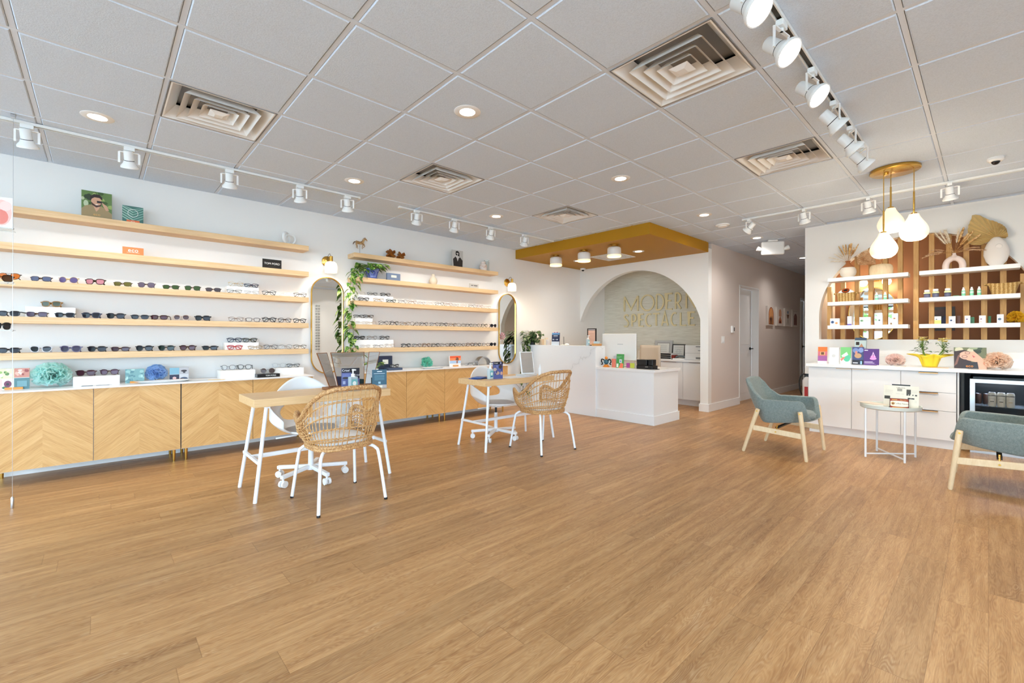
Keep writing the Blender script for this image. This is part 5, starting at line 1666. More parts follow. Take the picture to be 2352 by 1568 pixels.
for col, rs in (((64, 64, 62), [(.66, .62, .78, .84), (.66, .56, .95, .62), (.03, .36, .2, .5), (.70, .40, .88, .46)]), ((150, 148, 140), [(.05, .76, .28, .765), (.05, .72, .28, .725), (.05, .66, .28, .665), (.05, .60, .26, .605), (.36, .64, .6, .645), (.36, .60, .6, .605), (.68, .32, .95, .325), (.68, .27, .95, .275), (.8, .8, .95, .805), (.8, .74, .95, .745), (.8, .7, .95, .705), (.4, .74, .54, .86)])):
    b.use(mat('ink_%d_%d_%d' % col, col, .6))
    for r in rs:
        b.add(front(*r), [(0, 1, 2, 3)])
b.build('print', None, t)
for s_, u, w_ in (('Coffee News', .50, .90),):
    me = text_mesh(s_, .0125, .0002); me.materials.append(mat('ink_40_40_38', (40, 40, 38), .6))
    o = bpy.data.objects.new('lettering', me); COL.objects.link(o); o.parent = t
    p = M @ Vector((-.135 + .27 * u, -.035 * math.cos(PI * (u - .5)) * (1 - w_ * .6) - .0022, .004 + .215 * w_))
    o.matrix_local = Matrix.Translation(p) @ Matrix.Rotation(PI / 2 + LEAN, 4, 'X')
b = MB(); b.bar(M @ Vector((-.07, -.004, .226)), M @ Vector((.07, -.004, .226)), .006, .012); b.bar((-.05, .05, .0), M @ Vector((-.05, .004, .22)), .004); b.bar((.05, .05, .0), M @ Vector((.05, .004, .22)), .004); b.box(-.09, .09, -.02, .06, 0, .004)
b.build('wire_stand', M_black, t)
def yboard(name, label, cat, loc, w, h, t_, rz=0, lean=0):
    """upright card facing -y: returns thing whose card-local frame is x out"""
    pass
t = card('advert_card', 'red-brown Coffee News sign leaning in front of the newspaper', 'sign', (-.605, 5.755, .4895), -PI / 2 + .1, .145, .100, (40, 20, 14),
     [(rc(.03, .03, .97, .97), (150, 54, 22)), (rc(.04, .28, .96, .70), (238, 228, 206)), (ell(.5, .28, .46, .09), (238, 228, 206)), (ell(.5, .70, .46, .07), (238, 228, 206)), (ell(.17, .50, .10, .16), (206, 170, 110)), (ell(.17, .48, .06, .09), (120, 70, 30)), (rc(.12, .84, .40, .90), (230, 180, 90)), (rc(.14, .07, .86, .13), (230, 180, 90))],
     [('Coffee News', .020, .60, .50, (60, 50, 44)), ("Take One!", .0115, .70, .87, (240, 200, 120))], t=.018, lean=-.2)
leaflet((-.815, 5.73, .5235), .13, .22, (214, 196, 176), 'tan magazine lying over the left rim of the tray table', .9, th=.004)
leaflet((-.66, 5.655, .4885), .06, .12, (236, 230, 222), 'pale folded leaflet lying in front of the coffee sign', -1.2, th=.003)

# ---------------------------------------------------------------- things on the two desks
TT = .735
t = thing('folding_mirror', 'three-panel folding desk mirror with a wooden base on the nearer desk', 'mirror', (-3.83, 1.625, TT))
MB().box(-.075, .055, -.235, .235, 0, .022).build('base', M_walnut, t, bevel=.003)
def panel(y0b, y1b, y0t, y1t, ang, hinge):
    p = MB()
    H = .30
    q = [(y0b, .024), (y1b, .024), (y1t, .024 + H), (y0t, .024 + H)]
    q2 = [(y0b + .005, .029), (y1b - .005, .029), (y1t - .006, .019 + H), (y0t + .006, .019 + H)]
    T = Matrix.Translation((-.03, hinge, 0)) @ Matrix.Rotation(ang, 4, 'Z') @ Matrix.Rotation(-.26, 4, 'Y') @ Matrix.Translation((0, -hinge, 0))
    o = p.prism(q, -.006, 0, M=None, plane='YZ').build('panel_frame', M_walnut, t); o.matrix_local = T
    g = MB().prism(q2, .0002, .002, plane='YZ').build('mirror_glass', M_mirror, o)
panel(-.115, .125, -.150, .160, 0, 0)
panel(-.20, -.117, -.265, -.152, math.radians(24), -.13)
panel(.127, .195, .162, .262, math.radians(-24), .14)
t2 = card('product_box', 'black and violet lens brochure holder standing before the folding mirror', 'brochure holder', (-3.70, 1.555, TT), -.15, .145, .185, (92, 100, 150),
     [(rc(0, .80, 1, 1), (20, 20, 30)), (rc(.55, .52, 1, .80), (22, 22, 36)), (ell(.84, .66, .17, .12), (24, 24, 40)), (rc(.03, .54, .48, .74), (110, 120, 170)), (ell(.2, .56, .17, .05), (60, 56, 60)), (rc(.06, .28, .2, .42), (170, 180, 210)), (ell(.84, .30, .1, .1), (196, 160, 140)), (ell(.83, .33, .06, .06), (46, 34, 30)), (rc(0, 0, .4, .12), (66, 78, 150))], [('Crizal', .026, .22, .90, (240, 240, 246)), ('Crizal', .02, .84, .68, (240, 240, 246))], t=.02)
def pump(loc, lb, s=1.0):
    t = thing('sanitizer_bottle', lb, 'bottle', loc, .2, 'clear pump bottles of hand sanitizer')
    MB().box(-.018 * s, .018 * s, -.033 * s, .033 * s, .001, .105 * s).build('bottle', mat('clear_gel_plastic', (206, 226, 232), .1, alpha=.55), t, bevel=.008)
    MB().lathe([(.0, .125 * s), (.014 * s, .125 * s), (.014 * s, .107 * s), (.022 * s, .10 * s), (0, .10 * s)], n=18).build('neck', M_white, t, smooth=True)
    b = MB(); b.cyl((0, 0, .125 * s), (0, 0, .152 * s), .005 * s, n=10); b.box(-.006 * s, .030 * s, -.006 * s, .006 * s, .150 * s, .160 * s); b.build('pump', M_white, t)
    b = MB().use(mat('label_teal', (120, 190, 196), .4)); b.box(.018 * s, .0188 * s, -.024 * s, .024 * s, .02 * s, .085 * s); b.use(mat('label_white', (236, 244, 244), .4)); b.prism([(.016 * s * math.cos(k * PI / 8), .055 * s + .016 * s * math.sin(k * PI / 8)) for k in range(16)], .0188 * s, .0192 * s, plane='YZ'); b.use(mat('label_blue', (40, 90, 160), .4)); b.box(.0188 * s, .0192 * s, -.016 * s, .016 * s, .024 * s, .034 * s); b.build('label', None, t)
pump((-3.655, 1.555, TT), 'clear hand sanitizer pump bottle on the nearer desk', 1.12)
card('advert_card', 'teal text card standing at the right end of the nearer desk', 'sign', (-3.67, 1.80, TT), -.25, .125, .162, (44, 88, 108), [(rc(0, 0, 1, .18), (176, 170, 168)), (rc(0, .03, .4, .18), (110, 140, 170)), (rc(.48, .03, .7, .15), (232, 224, 200)), (rc(.42, .24, .58, .35), (150, 190, 206))] + [(rc(.16, .44 + .05 * k, .84, .455 + .05 * k), (100, 152, 168)) for k in range(6)] + [(rc(.12, .78, .88, .80), (210, 226, 232)), (rc(.34, .88, .68, .92), (235, 240, 244))], [], t=.004, lean=-.05)
# farther desk
for k, (x, y, r) in enumerate(((-3.80, 3.00, .2), (-3.78, 3.03, -.1), (-3.79, 3.01, .5))):
    o = leaflet((x, y, TT + .006 * k), .11, .17, [(46, 78, 150), (34, 50, 96), (70, 110, 180)][k], ['bottom blue booklet of the little pile on the farther desk', 'middle dark blue booklet of the little pile on the farther desk', 'top blue booklet of the little pile on the farther desk'][k], r, 'blue booklets piled on the farther desk', th=.0058)
pump((-3.66, 3.06, TT), 'clear hand sanitizer pump bottle on the farther desk', 1.08)
card('product_box', 'tall violet lens brochure holder standing on the farther desk', 'brochure holder', (-3.64, 3.155, TT), -.2, .115, .185, (86, 96, 150), [(rc(0, .84, 1, 1), (18, 18, 26)), (ell(.75, .70, .2, .12), (60, 50, 50)), (ell(.15, .55, .2, .1), (190, 170, 160)), (ell(.4, .34, .25, .1), (190, 160, 140)), (ell(.85, .32, .12, .1), (206, 160, 140)), (rc(.7, .88, .85, .96), (180, 180, 220))] + blotches(6, [(60, 66, 120), (120, 130, 180)], 0, .1, .9, .8, .1), [('Crizal', .02, .25, .92, (240, 240, 246))], t=.02)
leaflet((-3.70, 3.42, TT), .20, .30, (238, 236, 234), 'white paper sheet lying on the farther desk', .1)
leaflet((-3.63, 3.50, TT + .0013), .14, .24, (226, 224, 226), 'grey-white sheet overlapping the white one', -.1)
t = thing('makeup_mirror', 'tilted white-framed tabletop mirror on the farther desk', 'mirror', (-3.72, 3.66, TT))
MB().box(-.08, .08, -.10, .10, 0, .022).build('base', mat('silver_plastic', (206, 204, 200), .35), t, bevel=.006)
o = MB().box(-.010, .010, -.085, .085, 0, .27).build('frame', M_white, t, bevel=.006)
o.matrix_local = Matrix.Translation((.0, .03, .018)) @ Matrix.Rotation(-.35, 4, 'Z') @ Matrix.Rotation(-.25, 4, 'Y')
MB().box(.0102, .0112, -.073, .073, .014, .258).build('mirror_glass', M_mirror, o)
t = thing('squeeze_bottle', 'white squeeze bottle with pointed nozzle on the farther desk', 'bottle', (-3.63, 3.80, TT))
MB().lathe([(0, 0), (.019, 0), (.020, .004), (.020, .085), (.012, .098), (.010, .10), (.003, .135), (0, .135)], n=24).build('body', M_white, t, smooth=True)

# ---------------------------------------------------------------- reception
LZ = 1.060
t = thing('marble_counter', 'tall white marble reception counter with a grey diagonal vein', 'counter', (-4.85, 5.54, 0))
MB().box(-.80, .82, -.12, .12, 0, LZ).build('body', M_marble, t, bevel=.0015)
t = thing('reception_desk', 'low white reception desk with baseboard beside the marble counter', 'desk', (-3.56, 5.79, 0))
MB().box(-.469, .47, -.34, .345, 0, .712).build('body', M_trimw, t)
MB().box(-.469, .495, -.362, .37, .712, .747).build('worktop', M_quartz, t, bevel=.002)
MB().box(-.469, .485, -.355, .36, 0, .125).build('baseboard', M_trimw, t, bevel=.002)
t = thing('work_counter', 'white work surface behind the marble counter', 'counter', (-4.85, 5.95, 0))
MB().box(-.80, .81, -.28, .20, .712, .745).build('worktop', M_quartz, t)
MB().box(-.80, .81, -.20, -.18, 0, .712).build('panel', M_trimw, t)
t = thing('storage_cabinet', 'white storage cabinet along the textured wall behind the desk', 'cabinet', (-4.43, 7.70, 0))
MB().box(-1.2, 1.225, -.18, .22, .10, .765).build('body', M_trimw, t)
MB().box(-1.2, 1.225, -.14, .22, 0, .10).build('plinth', M_trimw, t)
MB().box(-1.21, 1.228, -.225, .225, .765, .80).build('worktop', M_quartz, t, bevel=.002)
for k in range(5):
    d = MB().box(-1.2 + .485 * k + .002, -1.2 + .485 * (k + 1) - .002, -.20, -.181, .105, .757).build('door', M_trimw, t, bevel=.001)
    MB().box(-1.2 + .485 * k + .12, -1.2 + .485 * k + .36, -.214, -.198, .752, .7565).build('handle', M_copper, d)
# sign letters, thin deco strokes on the textured wall
SIGN = thing('wall_sign', 'gold MODERN SPECTACLE lettering on the textured back wall', 'sign', (0, 7.93, 0))
M_gold = mat('satin_gold_letter', (232, 214, 166), .4, .15)
def stroke(b, pts, w=.026, closed=False, d0=-.030, d1=-.012):
    P = [Vector((p[0], p[1])) for p in pts]
    n = len(P)
    L, R = [], []
    for i in range(n):
        a = P[i - 1] if (closed or i > 0) else P[i]
        c = P[(i + 1) % n] if (closed or i < n - 1) else P[i]
        d = (c - a).normalized() if (c - a).length > 0 else Vector((1, 0))
        nn = Vector((-d.y, d.x))
        k = 1.0
        if (closed or 0 < i < n - 1):
            d1_ = (P[i] - a).normalized(); k = 1 / max(.35, abs(nn.dot(Vector((-d1_.y, d1_.x)))))
        L.append(tuple(P[i] + nn * w / 2 * k)); R.append(tuple(P[i] - nn * w / 2 * k))
    b.strip(L, R, d0, d1, 'XZ', closed=closed)
def glyph(ch, w):
    h = 1.0
    if ch == 'M': return [[(0, 0), (0, h)], [(0, h), (w * .5, .12), (w, h)], [(w, h), (w, 0)]]
    if ch == 'N': return [[(0, 0), (0, h)], [(0, h), (w, .06)], [(w, 0), (w, h)]]
    if ch == 'O': return [('c', arc(w / 2, .5, w / 2, 0, 352.8, 50, .5))]
    if ch == 'D': return [[(0, 0), (0, h)], [(0, h)] + arc(w * .25, .5, w * .75, 90, -90, 24, .5) + [(0, 0)]]
    if ch == 'E': return [[(w, h), (0, h), (0, 0), (w, 0)], [(0, .55), (w * .8, .55)]]
    if ch == 'R': return [[(0, 0), (0, h)], [(0, h)] + arc(w * .35, .70, w * .6, 90, -90, 20, .30) + [(0, .40)], [(w * .3, .40), (w, 0)]]
    if ch == 'P': return [[(0, 0), (0, h)], [(0, h)] + arc(w * .35, .70, w * .6, 90, -90, 20, .30) + [(0, .40)]]
    if ch == 'S': return [smooth2([(w, .90), (w * .6, 1.0), (w * .12, .93), (w * .05, .76), (w * .4, .60), (w * .85, .44), (w * .98, .24), (w * .72, .04), (w * .3, 0), (-.04, .06)])]
    if ch == 'C': return [arc(w * .62, .5, w * .62, 62, 298, 36, .5)]
    if ch == 'T': return [[(0, h), (w, h)], [(w / 2, h), (w / 2, 0)]]
    if ch == 'A': return [[(0, 0), (w / 2, h), (w, 0)], [(w * .2, .26), (w * .8, .26)]]
    if ch == 'L': return [[(0, h), (0, 0), (w, 0)]]
def smooth2(p):
    return [(q.x, q.z) for q in smoothpath([(a, 0, b_) for a, b_ in p], 6)]
for ch, x0, x1, z0, z1 in [('M', -5.165, -4.822, 1.713, 2.045), ('O', -4.783, -4.47, 1.713, 2.045), ('D', -4.442, -4.264, 1.714, 2.042), ('E', -4.237, -4.083, 1.716, 2.042), ('R', -4.048, -3.917, 1.716, 2.042), ('N', -3.840, -3.650, 1.716, 2.03),
                           ('S', -5.164, -5.040, 1.402, 1.672), ('P', -4.986, -4.862, 1.402, 1.672), ('E', -4.822, -4.692, 1.403, 1.672), ('C', -4.673, -4.517, 1.403, 1.672), ('T', -4.517, -4.347, 1.405, 1.672), ('A', -4.329, -4.172, 1.405, 1.69), ('C', -4.137, -3.994, 1.405, 1.672), ('L', -3.951, -3.813, 1.405, 1.672), ('E', -3.788, -3.649, 1.406, 1.672)]:
    h, w_ = z1 - z0 - .03, (x1 - x0 - .03) / (z1 - z0 - .03)
    b = MB()
    for q_, g in enumerate(glyph(ch, w_)):
        cl = g and g[0] == 'c'
        pts = g[1] if cl else g
        stroke(b, [(x0 + .015 + p[0] * h, z0 + .015 + p[1] * h) for p in pts], w=.030, closed=bool(cl), d0=-.030 - .0008 * q_, d1=-.012 + .0008 * q_)
    b.build('letter_' + ch.lower(), M_gold, SIGN)

# things on the marble ledge
t_pl = thing('trailing_plant', 'dark trailing pothos on the marble ledge beside the far mirror', 'potted plant', (-5.44, 5.50, LZ))
MB().lathe([(0, 0), (.05, 0), (.066, .09), (.060, .09), (0, .075)], n=24).build('pot', mat('dark_pot', (50, 50, 48), .5), t_pl, smooth=True)
lf, st = MB(), MB()
rg = random.Random(4)
for k in range(58):
    a = rg.uniform(0, 2 * PI)
    p1 = Vector((max(-.17, rg.uniform(.04, .2) * math.cos(a)), max(-.14, rg.uniform(.03, .13) * math.sin(a)), rg.uniform(.05, .24)))
    st.tube([(0, 0, .08), (p1.x * .5, p1.y * .5, p1.z + .02), p1], .0018, 4)
    l = rg.uniform(.07, .10)
    leaf_add(lf, p1, (math.cos(a) + .1, math.sin(a) - .7, rg.uniform(-1.0, .0)), (rg.uniform(-.3, .3), -.3, 1), l, l * .8, .2, .3)
for pth in ([(0, -.02, .10), (.0, -.12, .16), (0, -.175, .08), (.01, -.18, -.15), (.0, -.18, -.42), (.0, -.17, -.60)], [(0, -.02, .10), (.04, -.12, .14), (.05, -.17, .05), (.06, -.175, -.12), (.03, -.18, -.30)], [(0, 0, .1), (-.02, -.12, .12), (-.05, -.17, -.1), (-.02, -.175, -.36), (-.06, -.18, -.50), (-.02, -.17, -.78)], [(0, 0, .1), (.02, -.1, .12), (.03, -.17, -.1), (.02, -.175, -.3), (.04, -.17, -.5), (.02, -.17, -.9)]):
    vine_leaves(lf, st, pth, rg, .045, .085, (.2, -1), 1.4)
st.build('vine_stem', M_stemb, t_pl, smooth=True); lf.build('foliage', M_leafd, t_pl, smooth=True)
t = thing('flower_jar', 'small glass with yellow blossoms at the left edge of the marble ledge', 'vase', (-5.22, 5.46, LZ))
gift_box((-5.22, 5.56, LZ), .09, .10, .09, (214, 190, 160), 'tan box behind the plant on the marble ledge', plate=False)
o = MB().box(-.008, .008, -.03, .03, 0, .12).build('phone_stand', M_cush); 
bpy.data.objects.remove(o)
bpy.data.objects.remove(t)
def mini(name, loc, rz, w, d, h, rgb, lb, cat, grp=None, bev=.002):
    o = MB().box(-w / 2, w / 2, -d / 2, d / 2, 0, h).build(name, mat('box_%d_%d_%d' % rgb, rgb, .45), bevel=bev)
    o.location = loc; o.rotation_euler = (0, 0, rz)
    return tag(o, lb, cat, grp)
mini('tan_case', (-5.135, 5.52, LZ), 0, .05, .04, .125, (222, 206, 180), 'slim cream case standing right of the plant', 'box')
t = thing('candy_jar', 'glass cup of colourful candies on the marble ledge', 'jar', (-5.06, 5.50, LZ))
MB().lathe([(.0, .002), (.04, .002), (.042, .006), (.042, .09), (.039, .09), (.039, .008), (0, .006)], n=24).build('glass', mat('cup_glass', (236, 240, 240), .05, alpha=.35), t, smooth=True)
b = MB()
for k, c in enumerate([(220, 130, 150), (240, 190, 60), (200, 70, 60), (120, 170, 200), (240, 240, 236), (230, 160, 60)] * 3):
    b.use(mat('candy_%d_%d_%d' % c, c, .4)); b.sphere((rg.uniform(-.022, .022), rg.uniform(-.022, .022), .02 + .0035 * k), .012, 8, 6)
b.build('candies', None, t, smooth=True)
t = thing('amber_bottle', 'amber bottle beside the candy cup on the marble ledge', 'bottle', (-4.975, 5.52, LZ))
MB().lathe([(0, 0), (.020, 0), (.022, .006), (.022, .07), (.010, .085), (.010, .10), (0, .10)], n=20).build('body', mat('amber_glass', (214, 150, 50), .15), t, smooth=True)
t = card('advert_card', 'navy and blue notice card on the marble ledge', 'sign', (-4.88, 5.47, LZ), -PI / 2, .165, .205, (30, 44, 78), [(rc(0, 0, 1, .30), (206, 216, 226)), (rc(0, .84, 1, 1), (110, 160, 206)), (rc(.12, .42, .3, .5), (220, 226, 236)), (rc(.62, .42, .8, .5), (220, 226, 236)), (rc(.4, .45, .54, .47), (220, 226, 236)), (rc(.2, .66, .8, .68), (150, 170, 196)), (rc(.22, .74, .78, .78), (236, 240, 246))], [], t=.01, lean=-.06)
t = thing('pinwheel_fan', 'pink and white striped paper fan behind the notice card', 'decoration', (-4.965, 5.585, LZ))
b = MB()
for k in range(18):
    b.use(mat('fan_pink', (222, 92, 120), .6) if k % 2 else M_white)
    a0, a1 = 2 * PI * k / 18, 2 * PI * (k + 1) / 18
    b.add([(0, .002 * (k % 2), .14), (.085 * math.cos(a0), .004, .14 + .085 * math.sin(a0)), (.085 * math.cos(a1), -.004, .14 + .085 * math.sin(a1)), (0, .006, .14)], [(0, 1, 2), (3, 2, 1)])
b.build('paper_fan', None, t); MB().cyl((0, .008, 0), (0, .008, .14), .003, n=8).build('stick', M_white, t)
t = thing('card_reader', 'white desk stand with a dark stylus on the marble ledge', 'stand', (-4.69, 5.50, LZ))
b = MB(); b.box(-.06, .06, -.04, .04, 0, .014); b.build('base', mat('cream_plastic', (226, 220, 206), .5), t, bevel=.004)
MB().cyl((-.03, 0, .012), (-.034, 0, .14), .004, n=8).build('stylus', M_black, t)
MB().sphere((.035, 0, .014), .03, sc=(1.4, .9, .6)).build('cloth', M_cush, t, smooth=True)
card('framed_notice', 'peach notice in a dark frame standing on the counter behind the ledge', 'notice', (-4.255, 5.62, LZ), -PI / 2, .175, .27, (44, 34, 34), [(rc(.12, .05, .88, .88), (236, 190, 166)), (rc(.12, .9, .88, .94), (220, 210, 206))] + [(rc(.22, .70 - .07 * k, .78, .715 - .07 * k), (176, 130, 110)) for k in range(7)], [], t=.012)
pump((-4.215, 5.475, LZ), 'sanitizer bottle in front of the peach notice', 1.0)
mini('wooden_tray', (-4.09, 5.53, LZ), 0, .12, .09, .035, (206, 150, 92), 'small wooden box at the right end of the ledge', 'box')
mini('wipes_pack', (-4.09, 5.53, LZ + .035), .2, .08, .05, .035, (190, 214, 222), 'pale blue pack lying in the small wooden box', 'box')
# low desk things
DZ = .747
t = thing('desk_monitor', 'big white computer monitor seen from behind on the reception desk', 'monitor', (-3.86, 5.78, DZ))
MB().box(-.30, .30, -.012, .012, .10, .50).build('screen_housing', mat('monitor_white', (232, 230, 226), .35), t, bevel=.006)
MB().box(-.298, .298, .012, .016, .102, .498).build('screen', M_black, t)
MB().box(-.08, .08, -.03, .02, .0, .16).build('stand_neck', M_steel, t, bevel=.003)
MB().box(-.11, .11, -.08, .10, .0, .008).build('stand_foot', M_steel, t)
MB().box(-.02, .08, -.0128, -.0122, .333, .345).build('logo_mark', mat('grey_logo', (196, 196, 196), .4), t)
t = thing('figurine', 'teal and orange creature figurine on the reception desk', 'figurine', (-3.93, 5.55, DZ))
b = MB().use(mat('teal_paint', (52, 96, 112), .35)); b.sphere((0, 0, .075), .042, sc=(1, .7, .9))
b.use(mat('black_white_paint', (30, 30, 34), .4))
for s_ in (-1, 1): b.tube(smoothpath([(s_ * .03, 0, .10), (s_ * .07, -.01, .115), (s_ * .085, 0, .08), (s_ * .065, .0, .05), (s_ * .085, 0, .035)]), [.009] * 25, 8)
b.use(mat('white_paint', (236, 236, 234), .4))
for s_ in (-1, 1): b.sphere((s_ * .055, .012, .06), .03, sc=(1, .3, 1.1)); b.sphere((s_ * .05, .012, .10), .022, sc=(1, .3, .8))
b.build('body', None, t, smooth=True)
MB().lathe([(0, 0), (.05, 0), (.052, .01), (.035, .02), (.03, .035), (0, .04)], n=24).build('base', mat('orange_glaze', (226, 134, 40), .3), t, smooth=True)
MB().sphere((0, 0, .135), .024, sc=(1, .8, 1)).build('head', MATS['orange_glaze'], t, smooth=True)
mini('coral_card', (-3.815, 5.58, DZ), .1, .06, .02, .125, (238, 128, 104), 'coral card box right of the figurine', 'box')
card('brochure_holder', 'green brochure in a clear stand on the reception desk', 'brochure holder', (-3.68, 5.53, DZ), -PI / 2 + .08, .12, .20, (78, 158, 84), [(rc(.06, .04, .3, .3), (230, 236, 228)), ([(.35, .0), (.9, 0), (.95, .3), (.6, .36)], (236, 120, 90)), (rc(.4, .36, .75, .62), (220, 224, 226)), (ell(.57, .48, .08, .07), (90, 150, 190)), (rc(.08, .80, .7, .815), (190, 226, 190)), (rc(.08, .72, .5, .735), (190, 226, 190))], [], t=.006, lean=-.1)
card('colour_sample', 'purple and yellow-green colour cards on the reception desk', 'card', (-3.515, 5.56, DZ), -PI / 2, .145, .075, (170, 160, 150), [(rc(.0, .1, .42, 1), (168, 74, 144)), (rc(.42, .1, .92, 1), (196, 200, 70))], [], t=.01)
t = thing('label_printer', 'black printer on the right of the reception desk', 'printer', (-3.30, 5.62, DZ))
MB().box(-.12, .13, -.07, .08, 0, .05).build('lower_body', M_black, t, bevel=.006)
MB().box(-.12, .04, -.06, .06, .05, .13).build('upper_body', M_black, t, bevel=.006)
MB().box(.055, .125, -.05, .05, .05, .135).build('side_unit', M_black, t, bevel=.008)
MB().box(.02, .065, -.0705, -.0695, .03, .036).build('silver_line', M_steel, t)
MB().tube([(.13, 0, .006), (.18, -.02, .006), (.2, .0, .006)], .005, 8).build('cable', M_black, t)
# beige task chair behind the desk
t = thing('mesh_chair', 'beige mesh office chair behind the reception desk', 'chair', (-3.93, 6.80, 0), math.radians(-10))
M_bei = mat('beige_mesh', (196, 182, 164), .7)
b = MB()
b.grid(lambda i, j: ((-.22 + .44 * i / 10) * (1 - .05 * j / 10), .0 + .04 * math.cos(PI * (i / 10 - .5)) , .52 + .54 * j / 10), 11, 11)
b.build('backrest', M_bei, t, smooth=True, solid=.02)
b = MB(); b.grid(lambda i, j: (.23 * math.cos(2 * PI * i / 30) * (1, .9, 0)[j], -.24 + .22 * math.sin(2 * PI * i / 30) * (1, .9, 0)[j], (.45, .49, .495)[j]), 30, 3, wrap=True); b.build('seat', M_bei, t, smooth=True)
MB().cyl((0, -.24, .08), (0, -.24, .45), .022).build('column', M_steel, t)
MB().bar((0, .03, .42), (0, .045, .60), .05, .02).build('back_bracket', M_bei, t)
MB().bar((0, -.2, .425), (0, .03, .425), .05, .02).build('seat_bracket', M_bei, t)
for k in range(5):
    a = 2 * PI * k / 5
    MB().bar((0, -.24, .09), (.27 * math.cos(a), -.24 + .27 * math.sin(a), .06), .03, .025).build('base_arm', M_bei, t)
    MB().sphere((.26 * math.cos(a), -.24 + .26 * math.sin(a), .026), .026).build('caster', M_black, t, smooth=True)
# on the storage cabinet
card('framed_certificate', 'larger certificate in a silver frame behind the reception desk', 'framed certificate', (-4.27, 7.86, .80), -PI / 2, .36, .34, (190, 188, 184), [(rc(.14, .12, .86, .86), (60, 60, 60)), (rc(.155, .14, .845, .84), (226, 224, 216))] + [(rc(.3, .68 - .1 * k, .7, .69 - .1 * k), (120, 120, 116)) for k in range(5)], [], t=.02, lean=-.12)
card('framed_certificate', 'smaller certificate in a black frame behind the reception desk', 'framed certificate', (-3.95, 7.84, .80), -PI / 2, .25, .27, (30, 30, 32), [(rc(.08, .07, .92, .93), (226, 224, 218)), (ell(.5, .5, .16, .16), (196, 196, 190)), (ell(.5, .5, .13, .13), (226, 224, 218))] + [(rc(.2, .78 - .14 * k, .8, .79 - .14 * k), (140, 140, 136)) for k in range(5)], [], t=.018, lean=-.10)
t = thing('file_tray', 'stack of dark letter trays on the storage cabinet', 'letter tray', (-4.06, 7.62, .80))
b = MB()
for k in range(4): b.box(-.14, .14, -.10, .10, .035 * k, .035 * k + .004)
b.box(-.14, -.134, -.1, .1, 0, .11); b.box(.134, .14, -.1, .1, 0, .11); b.build('rack', M_frame, t)
b = MB()
for k in range(3): b.box(-.13, .13, -.095, .095, .035 * k + .006, .035 * k + .03)
b.build('files', M_black, t)
MB().cyl((.165, -.09, .045), (.165, .07, .045), .033, n=20).build('red_roll', mat('dark_red', (120, 40, 34), .5), t, smooth=True)
t = thing('desk_phone', 'grey desk phone on a white base beside the letter trays', 'telephone', (-3.77, 7.58, .80))
MB().box(-.11, .11, -.09, .09, 0, .022).build('base', M_white, t, bevel=.006)
MB().tube(smoothpath([(-.09, 0, .03), (-.05, 0, .055), (.05, 0, .055), (.09, 0, .03)]), .018, 10).build('handset', mat('slate_plastic', (96, 104, 106), .4), t, smooth=True)
t = thing('laser_printer', 'white laser printer partly hidden by the arch wall', 'printer', (-3.50, 7.70, .80))
MB().box(-.18, .22, -.15, .15, 0, .26).build('body', mat('printer_white', (224, 222, 218), .4), t, bevel=.01)
b = MB(); b.box(.02, .16, -.153, -.149, .02, .05); b.box(.02, .16, -.153, -.149, .225, .24); b.box(.06, .12, -.153, -.149, .16, .17); b.box(-.18, .22, -.152, -.149, .118, .121); b.build('slot', mat('grey_slot', (120, 120, 120), .5), t)
mini('paper_stack', (-4.50, 7.62, .80), .1, .22, .16, .14, (226, 222, 214), 'pale pile of papers and boxes at the left on the storage cabinet', 'box')
b = MB().sphere((0, 0, 0), .05, sc=(1.2, 1, .8)); o = b.build('tissue_ball', M_cush, smooth=True); o.location = (-4.50, 7.62, .975); tag(o, 'crumpled white tissue on the pale pile behind the monitor', 'tissue')

# hall details
def hall_pic(y0, y1, lb, shapes):
    z0, z1 = 1.444, 1.838
    t = thing('canvas_print', lb, 'wall art', (-3.07, (y0 + y1) / 2, z0), group='four small canvases on the corridor wall')
    w, h = y1 - y0, z1 - z0
    MB().box(.001, .035, -w / 2, w / 2, 0, h).build('canvas', mat('canvas_cream', (222, 212, 202), .7), t, bevel=.002)
    b = MB()
    for k, (p, c) in enumerate(shapes):
        b.use(mat('print_%d_%d_%d' % c, c, .5)); b.prism([((u - .5) * w, v * h) for u, v in p], .035, .0354 + .0002 * k, plane='YZ')
    b.build('printed_picture', None, t)
archp = lambda x0, x1, z0, z1: [(x0, z0), (x1, z0), (x1, z1 - (x1 - x0) / 2)] + [((x0 + x1) / 2 + (x1 - x0) / 2 * math.cos(a * PI / 10), z1 - (x1 - x0) / 2 + (x1 - x0) / 2 * math.sin(a * PI / 10)) for a in range(11)] + [(x0, z1 - (x1 - x0) / 2)]
hall_pic(9.77, 10.165, 'corridor canvas nearest the door, brown leaves under an orange arch', [(archp(.15, .9, .05, .95), (150, 70, 36)), (archp(.22, .83, .08, .90), (216, 150, 92))] + [([(.3 + .12 * k, .05), (.36 + .12 * k, .05), (.45 + .1 * k, .5), (.30 + .12 * k, .35)], (70, 34, 26)) for k in range(4)])
hall_pic(10.33, 10.757, 'second corridor canvas, orange hourglass shape', [(archp(.3, .7, .52, .9)[::1], (204, 150, 116)), ([(.5, .55), (.72, .30), (.72, .14), (.28, .14), (.28, .30)], (190, 112, 66)), (archp(.36, .64, .14, .3), (110, 50, 34))])
hall_pic(10.873, 11.275, 'third corridor canvas with a blue dot above a brown cup shape', [(ell(.5, .78, .13, .09), (110, 136, 160)), ([(.28, .66), (.72, .66), (.6, .46), (.5, .42), (.4, .46)], (122, 84, 60)), ([(.42, .42), (.58, .42), (.72, .1), (.6, .1), (.5, .3), (.4, .1), (.28, .1)], (190, 176, 164))])
